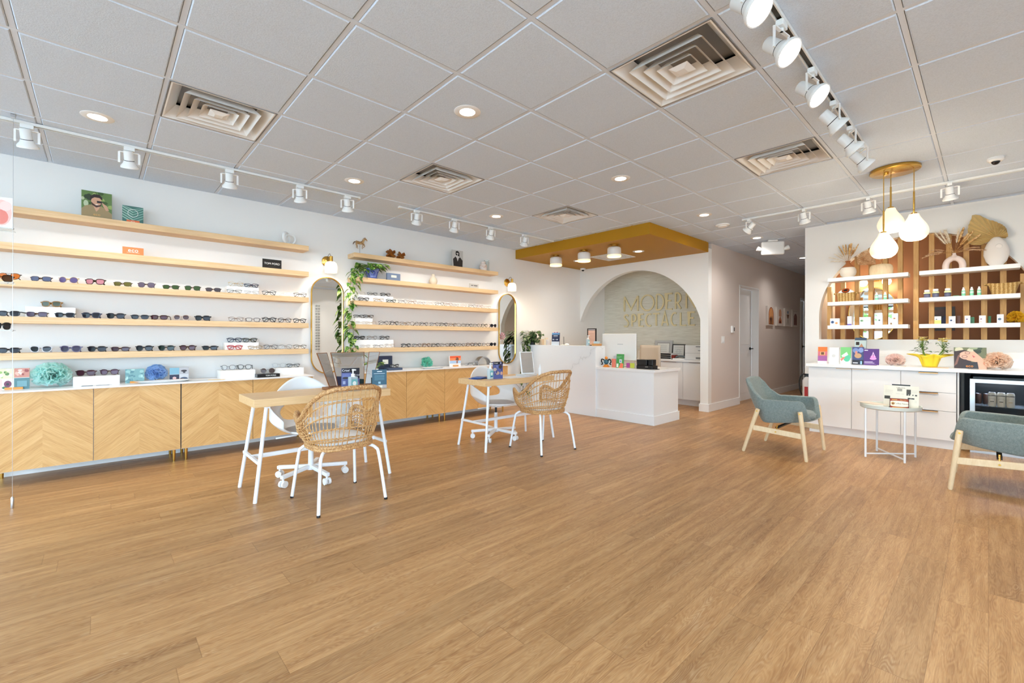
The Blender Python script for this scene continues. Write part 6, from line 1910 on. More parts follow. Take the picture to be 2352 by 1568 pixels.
hall_pic(11.40, 11.834, 'farthest corridor canvas with dark red-brown figures', [(rc(.25, .1, .8, .62), (122, 66, 56)), (ell(.55, .64, .2, .12), (122, 66, 56)), (ell(.4, .6, .12, .08), (150, 100, 80)), (rc(.2, .08, .22, .9), (160, 150, 140)), (rc(.2, .88, .85, .90), (160, 150, 140))])
t = thing('wall_switch', 'white double light switch on the beige corridor wall', 'light switch', (-3.07, 7.665, 1.155))
MB().box(.001, .007, -.06, .06, -.06, .06).build('plate', M_white, t, bevel=.002)
for s_ in (-1, 1): MB().box(.007, .011, s_ * .025 - .015, s_ * .025 + .015, -.034, .034).build('rocker', M_white, t, bevel=.001)
t = thing('thermostat', 'small white thermostat left of the corridor door', 'thermostat', (-3.07, 8.05, 1.335))
MB().box(.001, .03, -.055, .055, -.06, .06).build('body', M_white, t, bevel=.006)
MB().box(.03, .031, .01, .045, -.03, .035).build('display', M_black, t)
t = thing('wall_frame', 'small dark framed sign beside the far corridor door', 'sign', (-3.07, 12.06, 1.80))
bpy.data.objects.remove(t)
t = thing('fire_extinguisher', 'fire extinguisher with black hose beside the white cabinet corner', 'fire extinguisher', (-1.66, 6.90, 0))
MB().lathe([(0, .30), (.05, .30), (.055, .31), (.055, .62), (.03, .66), (.015, .67), (0, .67)], n=24).build('cylinder', mat('label_white_red', (226, 220, 216), .4), t, smooth=True)
MB().tube(smoothpath([(0, 0, .69), (-.05, -.02, .70), (-.085, -.02, .62), (-.08, -.02, .50), (-.06, -.01, .42)]), .009, 8).build('hose', M_black, t, smooth=True)
MB().box(-.03, .03, -.012, .012, .665, .71).build('valve', M_black, t, bevel=.003)
MB().box(-.02, .02, -.056, -.052, .36, .54).build('red_label', mat('safety_red', (180, 30, 26), .4), t)
MB().box(-.06, .06, -.06, .06, 0, .30).build('floor_stand', M_white, t)

# ---------------------------------------------------------------- coffee bar under the niche
QZ = .864
t = thing('bar_cabinet', 'white two-door and three-drawer cabinet under the arched niche', 'cabinet', (-.9, 6.86, 0))
MB().box(-.667, .666, -.27, .28, .095, .826).build('body', M_lam, t)
MB().box(-.667, .666, -.245, .28, 0, .095).build('toe_kick', M_lam, t)
for x0, x1, hx0, hx1 in ((-1.567, -1.127, -1.278, -1.130), (-1.123, -.680, -1.119, -.967)):
    d = MB().box(x0 + .9, x1 + .9, -.292, -.272, .10, .818).build('door', M_lam, t, bevel=.0012)
    MB().box(hx0 + .9, hx1 + .9, -.312, -.290, .8145, .8185).build('handle', M_copper, d)
for z0, z1 in ((.605, .818), (.409, .601), (.10, .405)):
    d = MB().box(-.676 + .9, -.236 + .9, -.292, -.272, z0, z1).build('drawer', M_lam, t, bevel=.0012)
    b = MB(); b.box(-.528 + .9, -.374 + .9, -.314, -.290, z1 - .0035, z1 + .0005); b.box(-.528 + .9, -.374 + .9, -.314, -.311, z1 - .012, z1 + .0005); b.build('handle', M_copper, d)
tag(MB().box(-1.59, 1.35, 6.53, 7.148, .828, QZ).build('bar_worktop', M_quartz, bevel=.002), 'long white quartz worktop under the arched niche', 'countertop')
tag(MB().box(-1.58, 1.35, 7.128, 7.1495, QZ, QZ + .10).build('backsplash', M_marble), 'low marble backsplash strip behind the quartz worktop', 'backsplash')
t = thing('end_panel', 'dark panel forming the side of the fridge bay', 'panel', (-.215, 6.84, 0))
MB().box(-.013, .0, -.245, .28, .02, .826).build('panel', M_lam, t)
mini('right_cabinet', (.90, 6.86, 0), 0, .9, .56, .82, (236, 234, 232), 'white cabinet beyond the fridge under the quartz worktop', 'cabinet')
tag(MB().box(-.19, .44, 7.10, 7.12, .02, .82).build('bay_back_panel', mat('dark_grey_panel', (70, 74, 80), .6)), 'dark grey back panel of the fridge bay', 'panel')
t = thing('beverage_fridge', 'black glass-door drinks fridge with a steel frame under the worktop', 'fridge', (.14, 6.86, 0))
b = MB(); b.box(-.275, .275, -.18, .22, .06, .08); b.box(-.275, .275, -.18, .22, .76, .785); b.box(-.275, -.255, -.18, .22, .06, .785); b.box(.255, .275, -.18, .22, .06, .785); b.box(-.275, .275, .20, .22, .06, .785); b.build('cabinet_body', M_black, t)
dr = MB()
dr.strip([(-.278, .03), (.278, .03), (.278, .765), (-.278, .765)], [(-.238, .075), (.238, .075), (.238, .725), (-.238, .725)], -.235, -.19)
d = dr.build('door_frame', M_steel, t, bevel=.002)
MB().box(-.24, .24, -.222, -.216, .07, .73).build('door_glass', mat('tinted_glass', (30, 34, 38), .03, alpha=.2), d)
b = MB()
for z in (.27, .48): b.box(-.254, .254, -.17, .19, z, z + .004)
b.build('shelf', mat('fridge_glass_shelf', (150, 160, 165), .1, alpha=.5), t)
MB().box(-.24, .24, -.10, .05, .752, .757).build('lamp_strip', mat('cool_led', (220, 232, 255), .5, emit=(210, 226, 255), es=14), t)
MB().box(-.275, .275, -.22, .2, .0, .028).build('base_grille', M_steel, t)
def can(loc, r, h, rgb, lb, txt=None, grp=None, lid=M_steel):
    t = thing('drink_can', lb, 'can', loc, 0, grp)
    MB().lathe([(0, 0), (r * .85, 0), (r, .008), (r, h - .014), (r * .82, h - .002), (0, h - .004)], n=28).build('body', mat('can_%d_%d_%d' % rgb, rgb, .35), t, smooth=True)
    MB().lathe([(r * .8, h - .004), (r * .84, h), (r * .8, h + .001), (r * .76, h - .003)], n=28).build('rim', lid, t, smooth=True)
    if txt:
        me = text_mesh(txt, .014, .0002, bold=.0004); me.materials.append(M_black)
        o = bpy.data.objects.new('lettering', me); COL.objects.link(o); o.parent = t
        o.matrix_local = Matrix.Translation((0, -r - .0008, h * .78)) @ Matrix.Rotation(PI / 2, 4, 'X')
        b = MB()
        b.box(-r * .45, r * .45, -r - .0012, -r - .0002, h * .34, h * .38)
        b.tube([(r * .7 * math.cos(a * PI / 12), -r - .0004 + .004 * abs(math.cos(a * PI / 12)), h * .50 + r * .35 * math.sin(a * PI / 12)) for a in range(13)], .0006, 4)
        b.build('label_mark', mat('can_ink_%d' % int(abs(loc[0]) * 1000), [(200, 180, 130), (206, 160, 60), (30, 30, 30)][int(abs(loc[0] * 100)) % 3], .5), t)
    return t
for k, x in enumerate((.022, .086, .150)):
    can((x, 6.735, .484), .030, .145, (226, 222, 206), 'cream drink can in the fridge, %s of the three' % ['leftmost', 'middle', 'right-hand'][k], 'SALEMME', 'cream cans on the fridge shelf')
for k, (x, c) in enumerate(((.03, (190, 80, 40)), (.085, (60, 130, 60)), (.14, (170, 44, 36)), (.19, (70, 30, 30)))):
    can((x, 6.74, .274), .028, .12, c, ['orange-brown', 'green', 'bright red', 'dark maroon'][k] + ' can top showing on the lower fridge shelf', None, 'coloured cans on the lower fridge shelf')
for k, x in enumerate((-.08, -.02)):
    can((x, 6.92, .484), .026, .11, (70, 44, 30), ['left', 'right'][k] + ' dark brown can at the back of the fridge', None, 'dark cans at the back of the fridge')

# slat screen in the arch
t = thing('slat_screen', 'upright wooden slats standing in the arched niche', 'slat screen', (0, 7.185, 0))
xs = [-1.472, -1.324, -1.175, -1.034, -.890, -.748, -.603, -.466, -.320, -.178, -.038, .105, .250, .340]
for x in xs[:-1]:
    d = abs(x - NXC)
    zt = NZC + math.sqrt(max(NR ** 2 - (d + .022) ** 2, .01)) if d < NR - .03 else 1.6
    MB().box(x - .0235, x + .0235, -.02, .055, 1.172, zt - .004).build('slat', M_slat, t, bevel=.001)
# white shelves
NS = [(1.965, 1), (1.655, 2), (1.350, 3)]
for z, k in NS:
    for x0, x1, sd in ((-1.447, -.653, 'left'), (-.557, .222, 'right')):
        tag(MB().box(x0, x1, 6.95, 7.148, z - .046, z).build('niche_shelf', M_trimw, bevel=.0015), 'white floating shelf in the arch, %s of the three on the %s side' % (['top', 'middle', 'lowest'][k - 1], sd), 'shelf', 'white shelves across the slatted arch')
# vanity behind: round mirror, globe light bar, picture
t = thing('oval_mirror', 'oval brass-edged mirror seen between the slats at lower left of the arch', 'mirror', (-1.17, VY, 1.548))
o = MB().lathe([(.97, .001), (1.0, .001), (1.0, .025), (.97, .025), (.97, .001)], n=64, M=Matrix.Rotation(PI / 2, 4, 'X') @ Matrix.Diagonal((.29, .384, 1, 1))).build('frame', M_brass, t, smooth=True)
MB().lathe([(0, .006), (.97, .006), (.97, .010), (0, .010)], n=64, M=Matrix.Rotation(PI / 2, 4, 'X') @ Matrix.Diagonal((.29, .384, 1, 1))).build('glass', M_mirror, t)
t = thing('vanity_light', 'brass bar with two glowing globes above the oval mirror', 'wall lamp', (-1.14, VY, 2.05))
MB().box(-.06, .06, -.05, -.001, -.035, .035).build('back_plate', M_brass, t, bevel=.004)
MB().cyl((-.14, -.06, 0), (.14, -.06, 0), .01).build('bar', M_brass, t)
for s_ in (-1, 1):
    MB().sphere((s_ * .135, -.07, -.05), .055, n=24, m=16).build('globe', mat('vanity_globe', (255, 240, 220), .4, emit=(255, 222, 176), es=7), t, smooth=True)
    light('vanity_lamp', 'POINT', (-1.14 + s_ * .135, VY - .16, 1.96), 7, (1, .80, .55), shadow_soft_size=.06)
card('wall_poster', 'dark picture hanging behind the slats in the right half of the arch', 'picture', (-.44, VY - .003, 1.29), -PI / 2, .26, .32, (20, 20, 26), [(ell(.5, .75, .3, .15), (60, 24, 18)), (ell(.75, .4, .25, .25), (30, 40, 90))], [], t=.012)
# things on the niche shelves
def lathe_thing(name, lb, cat, loc, parts, grp=None, rz=0):
    t = thing(name, lb, cat, loc, rz, grp)
    for pn, prof, m, kw in parts:
        MB().lathe(prof, n=kw.get('n', 36), flute=kw.get('flute', 0), fl=kw.get('fl', 0)).build(pn, m, t, smooth=True)
    return t
M_cer = mat('matte_cream_ceramic', (232, 222, 206), .7)
M_terr = mat('terracotta_clay', (170, 106, 62), .7)
t = lathe_thing('two_tone_vase', 'cream and terracotta vase of dried wheat on the top left niche shelf', 'vase', (-1.246, 7.045, 1.965),
    [('body', [(0, 0), (.045, 0), (.078, .03), (.088, .07), (.083, .105), (.07, .128)], M_cer, {}), ('clay_neck', [(.07, .128), (.048, .155), (.026, .175), (.022, .20), (.034, .213), (.030, .214), (.019, .20), (0, .19)], M_terr, {})])
M_wheat = mk_leaf('dried_wheat', (156, 104, 48), (204, 158, 96), (232, 202, 150))
M_pamp = mk_leaf('pale_pampas', (206, 184, 150), (232, 218, 194), (246, 238, 222))
M_pamp2 = mk_leaf('tan_pampas', (186, 140, 100), (214, 176, 136), (232, 204, 170))
def spray(t, base, dirs, L, m, name, plume=.02, hair=0, seed=2, droop=.0, n=8):
    rg_ = random.Random(seed)
    b, s_ = MB(), MB()
    base = Vector(base)
    for d in dirs:
        d = Vector(d).normalized(); l = L * rg_.uniform(.85, 1.1)
        pts = [base + d * (l * k / 7) - Vector((0, 0, droop * (k / 7) ** 2.2)) for k in range(8)]
        s_.tube(pts, .0012, 4)
        rr = [plume * math.sin(PI * min(1, max(.05, (k - 0) / 6.6))) ** .7 for k in range(7)]
        p2 = smoothpath(pts[3:], 2)
        k2 = len(p2)
        if hair:
            for q in range(k2 - 1):
                for h in range(hair):
                    a = rg_.uniform(0, 2 * PI)
                    dd = (p2[q + 1] - p2[q]).normalized()
                    u = dd.cross(Vector((0, 1, .2))).normalized(); w = dd.cross(u)
                    o_ = (u * math.cos(a) + w * math.sin(a))
                    e = p2[q] + o_ * plume * rg_.uniform(.6, 1.2) + dd * plume * 1.6
                    x = o_.cross(dd) * .0016
                    b.add([p2[q] - x, p2[q] + x, e], [(0, 1, 2)])
            b.tube(p2, [plume * .28 * math.sin(PI * (i + .6) / (k2 + .2)) for i in range(k2)], 6)
        else:
            b.tube(p2, [plume * (.25 + .75 * math.sin(PI * (i + .3) / k2)) * (1 if i % 2 else .78) for i in range(k2)], n)
    s_.build('stems', M_wheat, t)
    b.build(name, m, t, smooth=True)
R_ = random.Random(3)
spray(t, (0, 0, .19), [(R_.uniform(-.45, .5), R_.uniform(-.3, .1), 1) for _ in range(11)], .235, M_wheat, 'wheat_ears', .010, seed=5)
spray(t, (0, 0, .19), [(-.9, -.1, .55), (-.7, -.2, .8), (-.55, 0, .95), (.1, -.1, 1), (.35, 0, 1), (-1.0, -.1, .4)], .22, M_pamp, 'pampas_plumes', .020, hair=9, seed=6, droop=.03)
t = thing('oval_ribbed_vase', 'ribbed wooden vase with a dried palm fan behind the lowest pendant', 'vase', (-.915, 7.05, 1.965))
prof = [(.0, 0), (.10, 0), (.112, .015), (.116, .075), (.108, .11), (.088, .130), (.04, .138), (.0, .139)]
o = MB().lathe(prof, n=176, flute=44, fl=.010).build('body', M_birch, t, smooth=True); o.scale = (1, .5, 1)
def palm_fan(t, base, mid, R, a0, a1, m, name, n=26, yaw=0, fold=.010):
    b = MB()
    base = Vector(base)
    M_ = Matrix.Rotation(yaw, 4, 'Z')
    v = [tuple(base), tuple(base + Vector((0, .002, 0)))]
    f = []
    for i in range(2 * n + 1):
        a = math.radians(a0 + (a1 - a0) * i / (2 * n))
        r = R(i / (2 * n)) * (1.0 if i % 2 == 0 else .985)
        p = Vector((math.cos(a) * r, (fold if i % 2 else -fold), math.sin(a) * r))
        v.append(tuple(base + M_ @ p))
    for i in range(2 * n):
        f.append((0, 2 + i, 3 + i))
    b.add(v, f)
    return b.build(name, m, t, solid=.0015)
M_palm = mat('dried_palm_leaf', (204, 176, 120), .6)
palm_fan(t, (-.05, -.01, .14), None, lambda u: .17 + .05 * math.sin(PI * u), 95, 178, M_pamp2, 'palm_leaf', 14)
spray(t, (-.0, 0, .14), [(-.3, 0, 1), (.3, -.1, .8), (.55, 0, .7), (-.1, 0, 1)], .27, M_wheat, 'wheat_ears', .012, seed=8)
t = thing('pink_loop_vase', 'pale pink arch-shaped vase with pampas grass, top right niche shelf', 'vase', (-.272, 7.05, 1.965))
b = MB()
b.tube(smoothpath([(-.068, 0, .0), (-.068, 0, .05), (-.055, 0, .092), (-.028, 0, .118), (0, 0, .126), (.028, 0, .118), (.055, 0, .092), (.068, 0, .05), (.068, 0, .0)], 5), .030, 16)
b.lathe([(.036, .128), (.026, .15), (.015, .17), (.016, .184), (.011, .184), (0, .17)], n=24)
b.build('body', mat('pale_pink_ceramic', (238, 216, 204), .45), t, smooth=True)
spray(t, (0, 0, .18), [(-.45, 0, 1), (-.25, -.1, 1), (-.32, -.05, 1.1), (.15, 0, 1), (-.55, 0, .9)], .30, M_pamp, 'pampas_plumes', .028, hair=14, seed=12)
spray(t, (0, 0, .18), [(-1, 0, .45), (-1, -.1, .3), (-.9, 0, .6), (1, -.1, .25), (1, 0, .4), (.8, -.2, .2), (-1, 0, .2), (.9, -.1, .5)], .25, M_pamp2, 'reed_grass', .016, hair=10, seed=13, droop=.07)
spray(t, (0, 0, .18), [(.5, -.1, .9), (.6, 0, .9), (.7, -.1, .6), (.3, 0, 1.1), (.45, 0, .7)], .27, M_wheat, 'wheat_ears', .015, seed=14)
t = thing('white_pierced_vase', 'tall white egg-shaped vase with a big pleated palm leaf', 'vase', (.052, 7.05, 1.965))
b = MB()
for k in range(1):
    pr = [(0, 0), (.042, 0), (.078, .05), (.097, .12), (.095, .18), (.072, .245), (.04, .295), (.022, .312), (.018, .31), (0, .30)]
    b.lathe(pr, n=40)
o = b.build('body', mat('matte_white_ceramic', (236, 228, 220), .65), t, smooth=True); o.scale = (1, .55, 1)
MB().lathe([(0, 0), (.022, .001), (.028, .008), (.024, .014)], (0, 0, 0), n=24, M=Matrix.Translation((.018, -.050, .205)) @ Matrix.Rotation(PI / 2, 4, 'X') @ Matrix.Scale(-1, 4, (0, 0, 1))).build('dimple', MATS['matte_white_ceramic'], t, smooth=True)
def palm_r(u):
    K = [((d_ + 15) / 225, r_) for d_, r_ in ((-15, .07), (30, .09), (60, .125), (85, .16), (106, .215), (121, .345), (130, .30), (143, .268), (160, .23), (190, .21), (210, .12))]
    for (a, b_), (c, d) in zip(K, K[1:]):
        if u <= c: return b_ + (d - b_) * (u - a) / (c - a)
    return .2
palm_fan(t, (.0, .005, .305), None, palm_r, -15, 210, M_palm, 'palm_leaf', 26, fold=.010)
palm_fan(t, (.0, -.03, .31), None, lambda u: .085, -10, 175, M_palm, 'inner_palm_leaf', 12)
# baskets, bottles, boxes
def basket(loc, w0, w1, h, d, lb):
    t = thing('seagrass_basket', lb, 'basket', loc, 0, 'woven seagrass baskets on the niche shelves')
    def g(i, j):
        a = 2 * PI * i / 44
        u = (0, .0, .2, .4, .6, .8, .97, 1)[j]
        r = 0 if j == 0 else 1
        n = 3.5
        w = w0 + (w1 - w0) * u
        c, s_ = math.cos(a), math.sin(a)
        return (math.copysign(abs(c) ** (2 / n), c) * w / 2 * r, math.copysign(abs(s_) ** (2 / n), s_) * d / 2 * r * (1 + .12 * u), h * u + (.002 * ((i + j) % 2)) + (.010 * (c * c) if j > 5 else 0))
    b = MB(); b.grid(g, 44, 8, wrap=True); b.build('body', M_seag, t, smooth=True, solid=.006)
    b = MB()
    for s_ in (-1, 1): b.tube([(s_ * (w1 / 2 - .005), -.03, h - .004), (s_ * (w1 / 2 + .022), -.022, h - .002), (s_ * (w1 / 2 + .026), .0, h - .002), (s_ * (w1 / 2 + .022), .022, h - .002), (s_ * (w1 / 2 - .005), .03, h - .004)], .009, 8)
    b.build('handle', M_seag, t, smooth=True)
    return t
basket((-1.262, 7.045, 1.655), .165, .205, .11, .13, 'small seagrass basket holding the eyeball, middle left niche shelf')
t = thing('eyeball_ornament', 'white eyeball ornament with an orange iris in the small basket', 'ornament', (-1.262, 7.04, 1.755))
MB().sphere((0, 0, 0), .085, n=36, m=20, sc=(1.08, .72, .75)).build('eyeball', M_white, t, smooth=True)
b = MB()
Mi = Matrix.Translation((0.0, -.044, .040)) @ Matrix.Rotation(math.radians(48), 4, 'X')
b.use(mat('iris_dark', (40, 20, 14), .3)).lathe([(0, .006), (.040, .0045), (.041, .0)], n=32, M=Mi)
b.use(mat('iris_orange', (222, 96, 34), .3))
for k in range(16):
    a = 2 * PI * k / 16
    b.add([Mi @ Vector((.018 * math.cos(a), .018 * math.sin(a), .0076)), Mi @ Vector((.036 * math.cos(a - .13), .036 * math.sin(a - .13), .0066)), Mi @ Vector((.036 * math.cos(a + .13), .036 * math.sin(a + .13), .0066))], [(0, 1, 2)])
b.use(M_black).lathe([(0, .0095), (.016, .0085)], n=24, M=Mi)
b.build('iris', None, t)
basket((.105, 7.045, 1.655), .165, .225, .115, .14, 'larger seagrass basket on the middle right niche shelf')
def sup(loc, r, h, body, lidc, band, lb, grp):
    t = thing('pill_bottle', lb, 'bottle', loc, 0, grp)
    MB().lathe([(0, 0), (r, 0), (r, h * .62), (r * 1.08, h * .66), (r * .7, h * .74), (0, h * .76)], n=26).build('bottle', mat('bottle_%d_%d_%d' % body, body, .35), t, smooth=True)
    MB().lathe([(0, h * .74), (r * .85, h * .74), (r * .85, h * .97), (r * .78, h), (0, h)], n=26).build('cap', M_white, t, smooth=True)
    MB().lathe([(r * 1.01, h * .50), (r * 1.08, h * .52), (r * 1.08, h * .66), (r * .9, h * .70)], n=26).build('band', mat('band_%d_%d_%d' % band, band, .4), t, smooth=True)
    MB().lathe([(r * 1.01, h * .1), (r * 1.012, h * .1), (r * 1.012, h * .42), (r * 1.01, h * .42)], n=26).build('label', mat('label_slate', (96, 96, 120), .5), t)
for k, (x, h) in enumerate(((-.495, .092), (-.422, .098), (-.322, .098))):
    sup((x, 7.03, 1.655), .028, h, (44, 40, 66), None, (226, 226, 170), 'navy vitamin bottle with white cap, %s of three on the middle right shelf' % ['left', 'middle', 'right'][k], 'navy vitamin bottles with white caps')
def spray_bottle(x, z, lb):
    t = thing('spray_bottle', lb, 'bottle', (x, 7.03, z), 0, 'mint green spray bottles on the niche shelves')
    MB().lathe([(0, 0), (.0165, 0), (.0165, .052), (.017, .056), (.012, .062), (0, .062)], n=22).build('bottle', mat('mint_plastic', (128, 206, 166), .35), t, smooth=True)
    MB().lathe([(.0167, .03), (.0168, .03), (.0168, .05), (.0167, .05)], n=22).build('label', mat('pale_label', (206, 226, 214), .5), t)
    MB().lathe([(0, .06), (.015, .062), (.011, .082), (.008, .084), (.008, .098), (0, .098)], n=20).build('cap', M_white, t, smooth=True)
for k, (x, w) in enumerate(((-.955, 'left of the two on the middle left'), (-.873, 'right of the two on the middle left'), (-.196, 'left of the three on the middle right'), (-.132, 'middle of the three on the middle right'), (-.075, 'right of the three on the middle right'))):
    spray_bottle(x, 1.655, 'mint spray bottle, %s niche shelf' % w)
def sbox(x0, x1, h, rgb, shapes, lb, z=1.350, d=.05):
    card('product_box', lb, 'box', ((x0 + x1) / 2, 7.00, z), -PI / 2 + .0, x1 - x0, h, rgb, shapes, [], t=d, group='eye care boxes on the lowest niche shelves')
W_ = (240, 240, 238)
sbox(-1.429, -1.330, .092, W_, [(ell(.27, .48, .18, .2), (70, 100, 150)), (ell(.27, .48, .08, .09), (30, 40, 70)), (ell(.7, .34, .15, .15), (240, 150, 90)), (rc(.1, .85, .7, .88), (190, 190, 190))], 'white box with blue and orange dots, first on the lowest left niche shelf')
sbox(-1.245, -1.200, .115, W_, [(rc(0, 0, 1, .16), (96, 80, 170)), (ell(.5, .75, .06, .03), (150, 160, 150)), (ell(.5, .5, .06, .03), (150, 160, 150))], 'slim white and violet box, second on the lowest left niche shelf')
sbox(-1.121, -1.01, .100, W_, [(ell(.22, .55, .16, .14), (140, 180, 140)), (ell(.22, .55, .07, .06), (60, 90, 60)), (rc(.55, .5, .95, .6), (206, 222, 206)), (rc(.1, .9, .5, .92), (180, 180, 180)), (rc(0, 0, 1, .05), (206, 226, 200))], 'wide white box with a green eye, third on the lowest left niche shelf')
sbox(-.944, -.895, .118, W_, [(ell(.4, .48, .2, .08), (60, 96, 80)), (rc(0, 0, 1, .07), (206, 226, 200)), (rc(.1, .6, .6, .62), (180, 180, 180))], 'slim white box with a dark green eye, fourth on the lowest left niche shelf')
sbox(-.805, -.750, .135, W_, [(ell(.4, .55, .25, .07), (240, 170, 120)), (ell(.4, .55, .1, .04), (70, 60, 70)), (rc(0, 0, 1, .05), (246, 206, 180))], 'tallest white box with an orange eye, last on the lowest left niche shelf')
sbox(-.430, -.375, .086, W_, [(rc(0, 0, 1, .5), (226, 226, 110)), (ell(.3, .62, .15, .08), (90, 100, 110))], 'white and yellow-green box, first on the lowest right niche shelf', d=.03)
sbox(-.312, -.258, .084, W_, [(ell(.35, .45, .18, .12), (50, 70, 110)), (rc(.6, .3, .9, .34), (150, 150, 170))], 'white box with a navy dot, second on the lowest right niche shelf', d=.03)
sbox(-.186, -.142, .086, W_, [(ell(.4, .55, .18, .09), (110, 90, 140)), (rc(.1, .2, .9, .23), (170, 170, 180))], 'white box with a violet dot, third on the lowest right niche shelf', d=.03)
sbox(-.075, -.025, .084, (240, 234, 232), [(ell(.3, .55, .16, .08), (150, 110, 120)), (rc(.1, .1, .4, .3), (236, 200, 190))], 'white box with a mauve dot, fourth on the lowest right niche shelf', d=.03)
sbox(.057, .106, .092, W_, [(ell(.4, .45, .26, .14), (90, 110, 130)), (rc(.1, .8, .7, .83), (170, 170, 180))], 'white box with a grey-blue eye, last on the lowest right niche shelf', d=.03)
mini('green_packet', (-.135, 7.08, 1.350), .2, .045, .02, .072, (70, 122, 86), 'dark green packet behind the white box with the violet dot', 'box')
mini('green_packet', (.002, 7.08, 1.350), .2, .02, .03, .078, (40, 100, 70), 'slim dark green packet right of the mauve dot box', 'box')
mini('brown_bottle', (-.235, 7.08, 1.350), 0, .03, .03, .09, (80, 46, 36), 'small dark brown bottle behind the navy dot box', 'bottle')
mini('mint_tin', (-.255, 7.03, 1.655), 0, .05, .03, .012, (80, 140, 110), 'flat green tin on the middle right niche shelf', 'tin')
pompom('paper_flower', (.195, 7.06, 1.350), .075, (214, 170, 30), (240, 204, 60), 'mustard yellow tissue flower at the right of the lowest niche shelf', 90, 1.0, 1, 21)
# on the quartz worktop
def holder(x, y, w, h, rgb, shapes, texts, lb, lean=-.12, rz=0.06, t=.018):
    return card('brochure_holder', lb, 'brochure holder', (x, y, QZ), -PI / 2 + rz, w, h, rgb, shapes, texts, t=t, lean=lean, group='brochures in a row on the quartz worktop')
holder(-1.462, 6.76, .098, .21, (232, 118, 48), [(rc(0, 0, 1, .14), (240, 238, 238)), (rc(0, .14, 1, .45), (160, 90, 150)), (rc(0, .45, 1, .72), (206, 110, 120)), (rc(.25, .50, .75, .70), (240, 190, 110)), (rc(.33, .52, .67, .68), (110, 70, 50))], [], 'orange and violet brochure, first at the left on the quartz worktop')
holder(-1.338, 6.76, .100, .205, (240, 240, 238), [(ell(.45, .48, .2, .1), (206, 204, 202)), (rc(.1, .82, .7, .83), (190, 188, 186)), (rc(.2, .72, .6, .73), (190, 188, 186))], [], 'plain white brochure with a grey circle on the quartz worktop')
holder(-1.218, 6.75, .105, .21, (120, 194, 120), [(rc(0, 0, 1, .36), (236, 240, 236)), (ell(.62, .36, .34, .22), (90, 190, 150)), ([(.1, .5), (.6, .72), (.75, .55), (.25, .38)], (226, 238, 232)), ([(.0, .30), (.35, .44), (.45, .38), (.1, .16)], (226, 130, 110))], [], 'light green brochure with a hand, on the quartz worktop')
holder(-1.095, 6.75, .115, .215, (66, 76, 120), [(rc(0, 0, 1, .26), (36, 36, 44)), (ell(.3, .8, .25, .14), (120, 140, 190)), (ell(.75, .82, .22, .14), (130, 150, 200)), (ell(.5, .5, .3, .14), (190, 150, 110)), (ell(.35, .66, .1, .12), (206, 140, 120)), (rc(.7, .02, .85, .2), (150, 190, 226)), (rc(.08, .06, .5, .12), (206, 206, 210))], [], 'dark blue photo brochure, front of the pair on the quartz worktop')
holder(-1.09, 6.84, .115, .33, (60, 76, 96), [(rc(0, .5, 1, .9), (186, 200, 196)), ([(.1, .5), (.6, .78), (.95, .52)], (190, 134, 100)), (rc(.1, .72, .4, .84), (50, 36, 30))], [], 'taller brochure of a tanned figure behind the dark blue one', rz=-.05)
holder(-.965, 6.74, .145, .195, (84, 44, 120), [(ell(.62, .5, .17, .10), (226, 120, 190)), ([(.5, .50), (.62, .82), (.76, .50), (.7, .5), (.62, .72), (.56, .5)], (236, 190, 230)), (ell(.62, .40, .22, .08), (236, 150, 206)), (rc(.05, .88, .28, .93), (236, 230, 240)), (rc(.05, .18, .6, .21), (220, 206, 232)), (rc(.05, .11, .7, .14), (220, 206, 232)), (rc(.05, .05, .8, .065), (150, 120, 180))], [], 'purple box with a pink seated figure on the quartz worktop')
pompom('paper_flower', (-.755, 6.82, QZ), .098, (255, 232, 224), (255, 240, 234), 'pale pink tissue paper flower on the quartz worktop', 200, 1.3, .85, 31)
pompom('paper_flower', (.055, 6.82, QZ), .118, (255, 226, 200), (255, 240, 226), 'peach tissue paper flower right of the photo card on the worktop', 220, 1.3, .9, 33)
card('photo_card', 'eco photo card of a woman in glasses on the quartz worktop', 'photo card', (-.137, 6.76, QZ), -PI / 2 + .12, .245, .225, (112, 116, 84), blotches(12, [(70, 84, 60), (150, 160, 126), (52, 64, 48), (206, 200, 170)], .1, .6, 1, 1, .16) + [([(0, 0), (0, .80), (.3, .88), (.62, .76), (.5, .4), (.7, 0)], (58, 40, 36)), (ell(.40, .62, .24, .20), (222, 176, 152)), ([(.3, .7), (.62, .82), (.9, .46), (1, .42), (1, .0), (.62, 0), (.7, .3), (.4, .4)], (220, 172, 146)), ([(.5, .3), (.72, .32), (.76, 0), (.2, 0)], (46, 42, 46)), (ell(.33, .56, .09, .07), (60, 44, 40)), (ell(.33, .56, .075, .055), (214, 170, 150)), (ell(.42, .74, .08, .065), (60, 44, 40)), (ell(.42, .74, .065, .05), (214, 170, 150)), ([(.56, .64), (.66, .56), (.6, .52)], (190, 90, 90)), ([(0, .1), (.12, .6), (.2, .7), (.1, .2)], (130, 90, 76))], [('eco', .040, .48, .12, (240, 150, 60))], t=.006, lean=-.1)
for k, (x, y, w, l, c, lb, r) in enumerate(((-.82, 6.66, .16, .10, (232, 232, 232), 'white leaflet stack before the pale pink flower', .2), (-.70, 6.66, .10, .07, (236, 214, 204), 'small peach-edged leaflet beside the pale pink flower', -.2), (-.37, 6.63, .16, .09, (236, 176, 130), 'orange-striped leaflet right of the yellow plant pot', .1), (-.22, 6.62, .14, .08, (206, 202, 200), 'grey leaflet before the woman photo card', -.1))):
    leaflet((x, y, QZ), w, l, c, lb, r, th=.004)
t = thing('flowering_plant', 'small yellow flowering plant in bright yellow wrapping on the quartz worktop', 'potted plant', (-.455, 6.80, QZ))
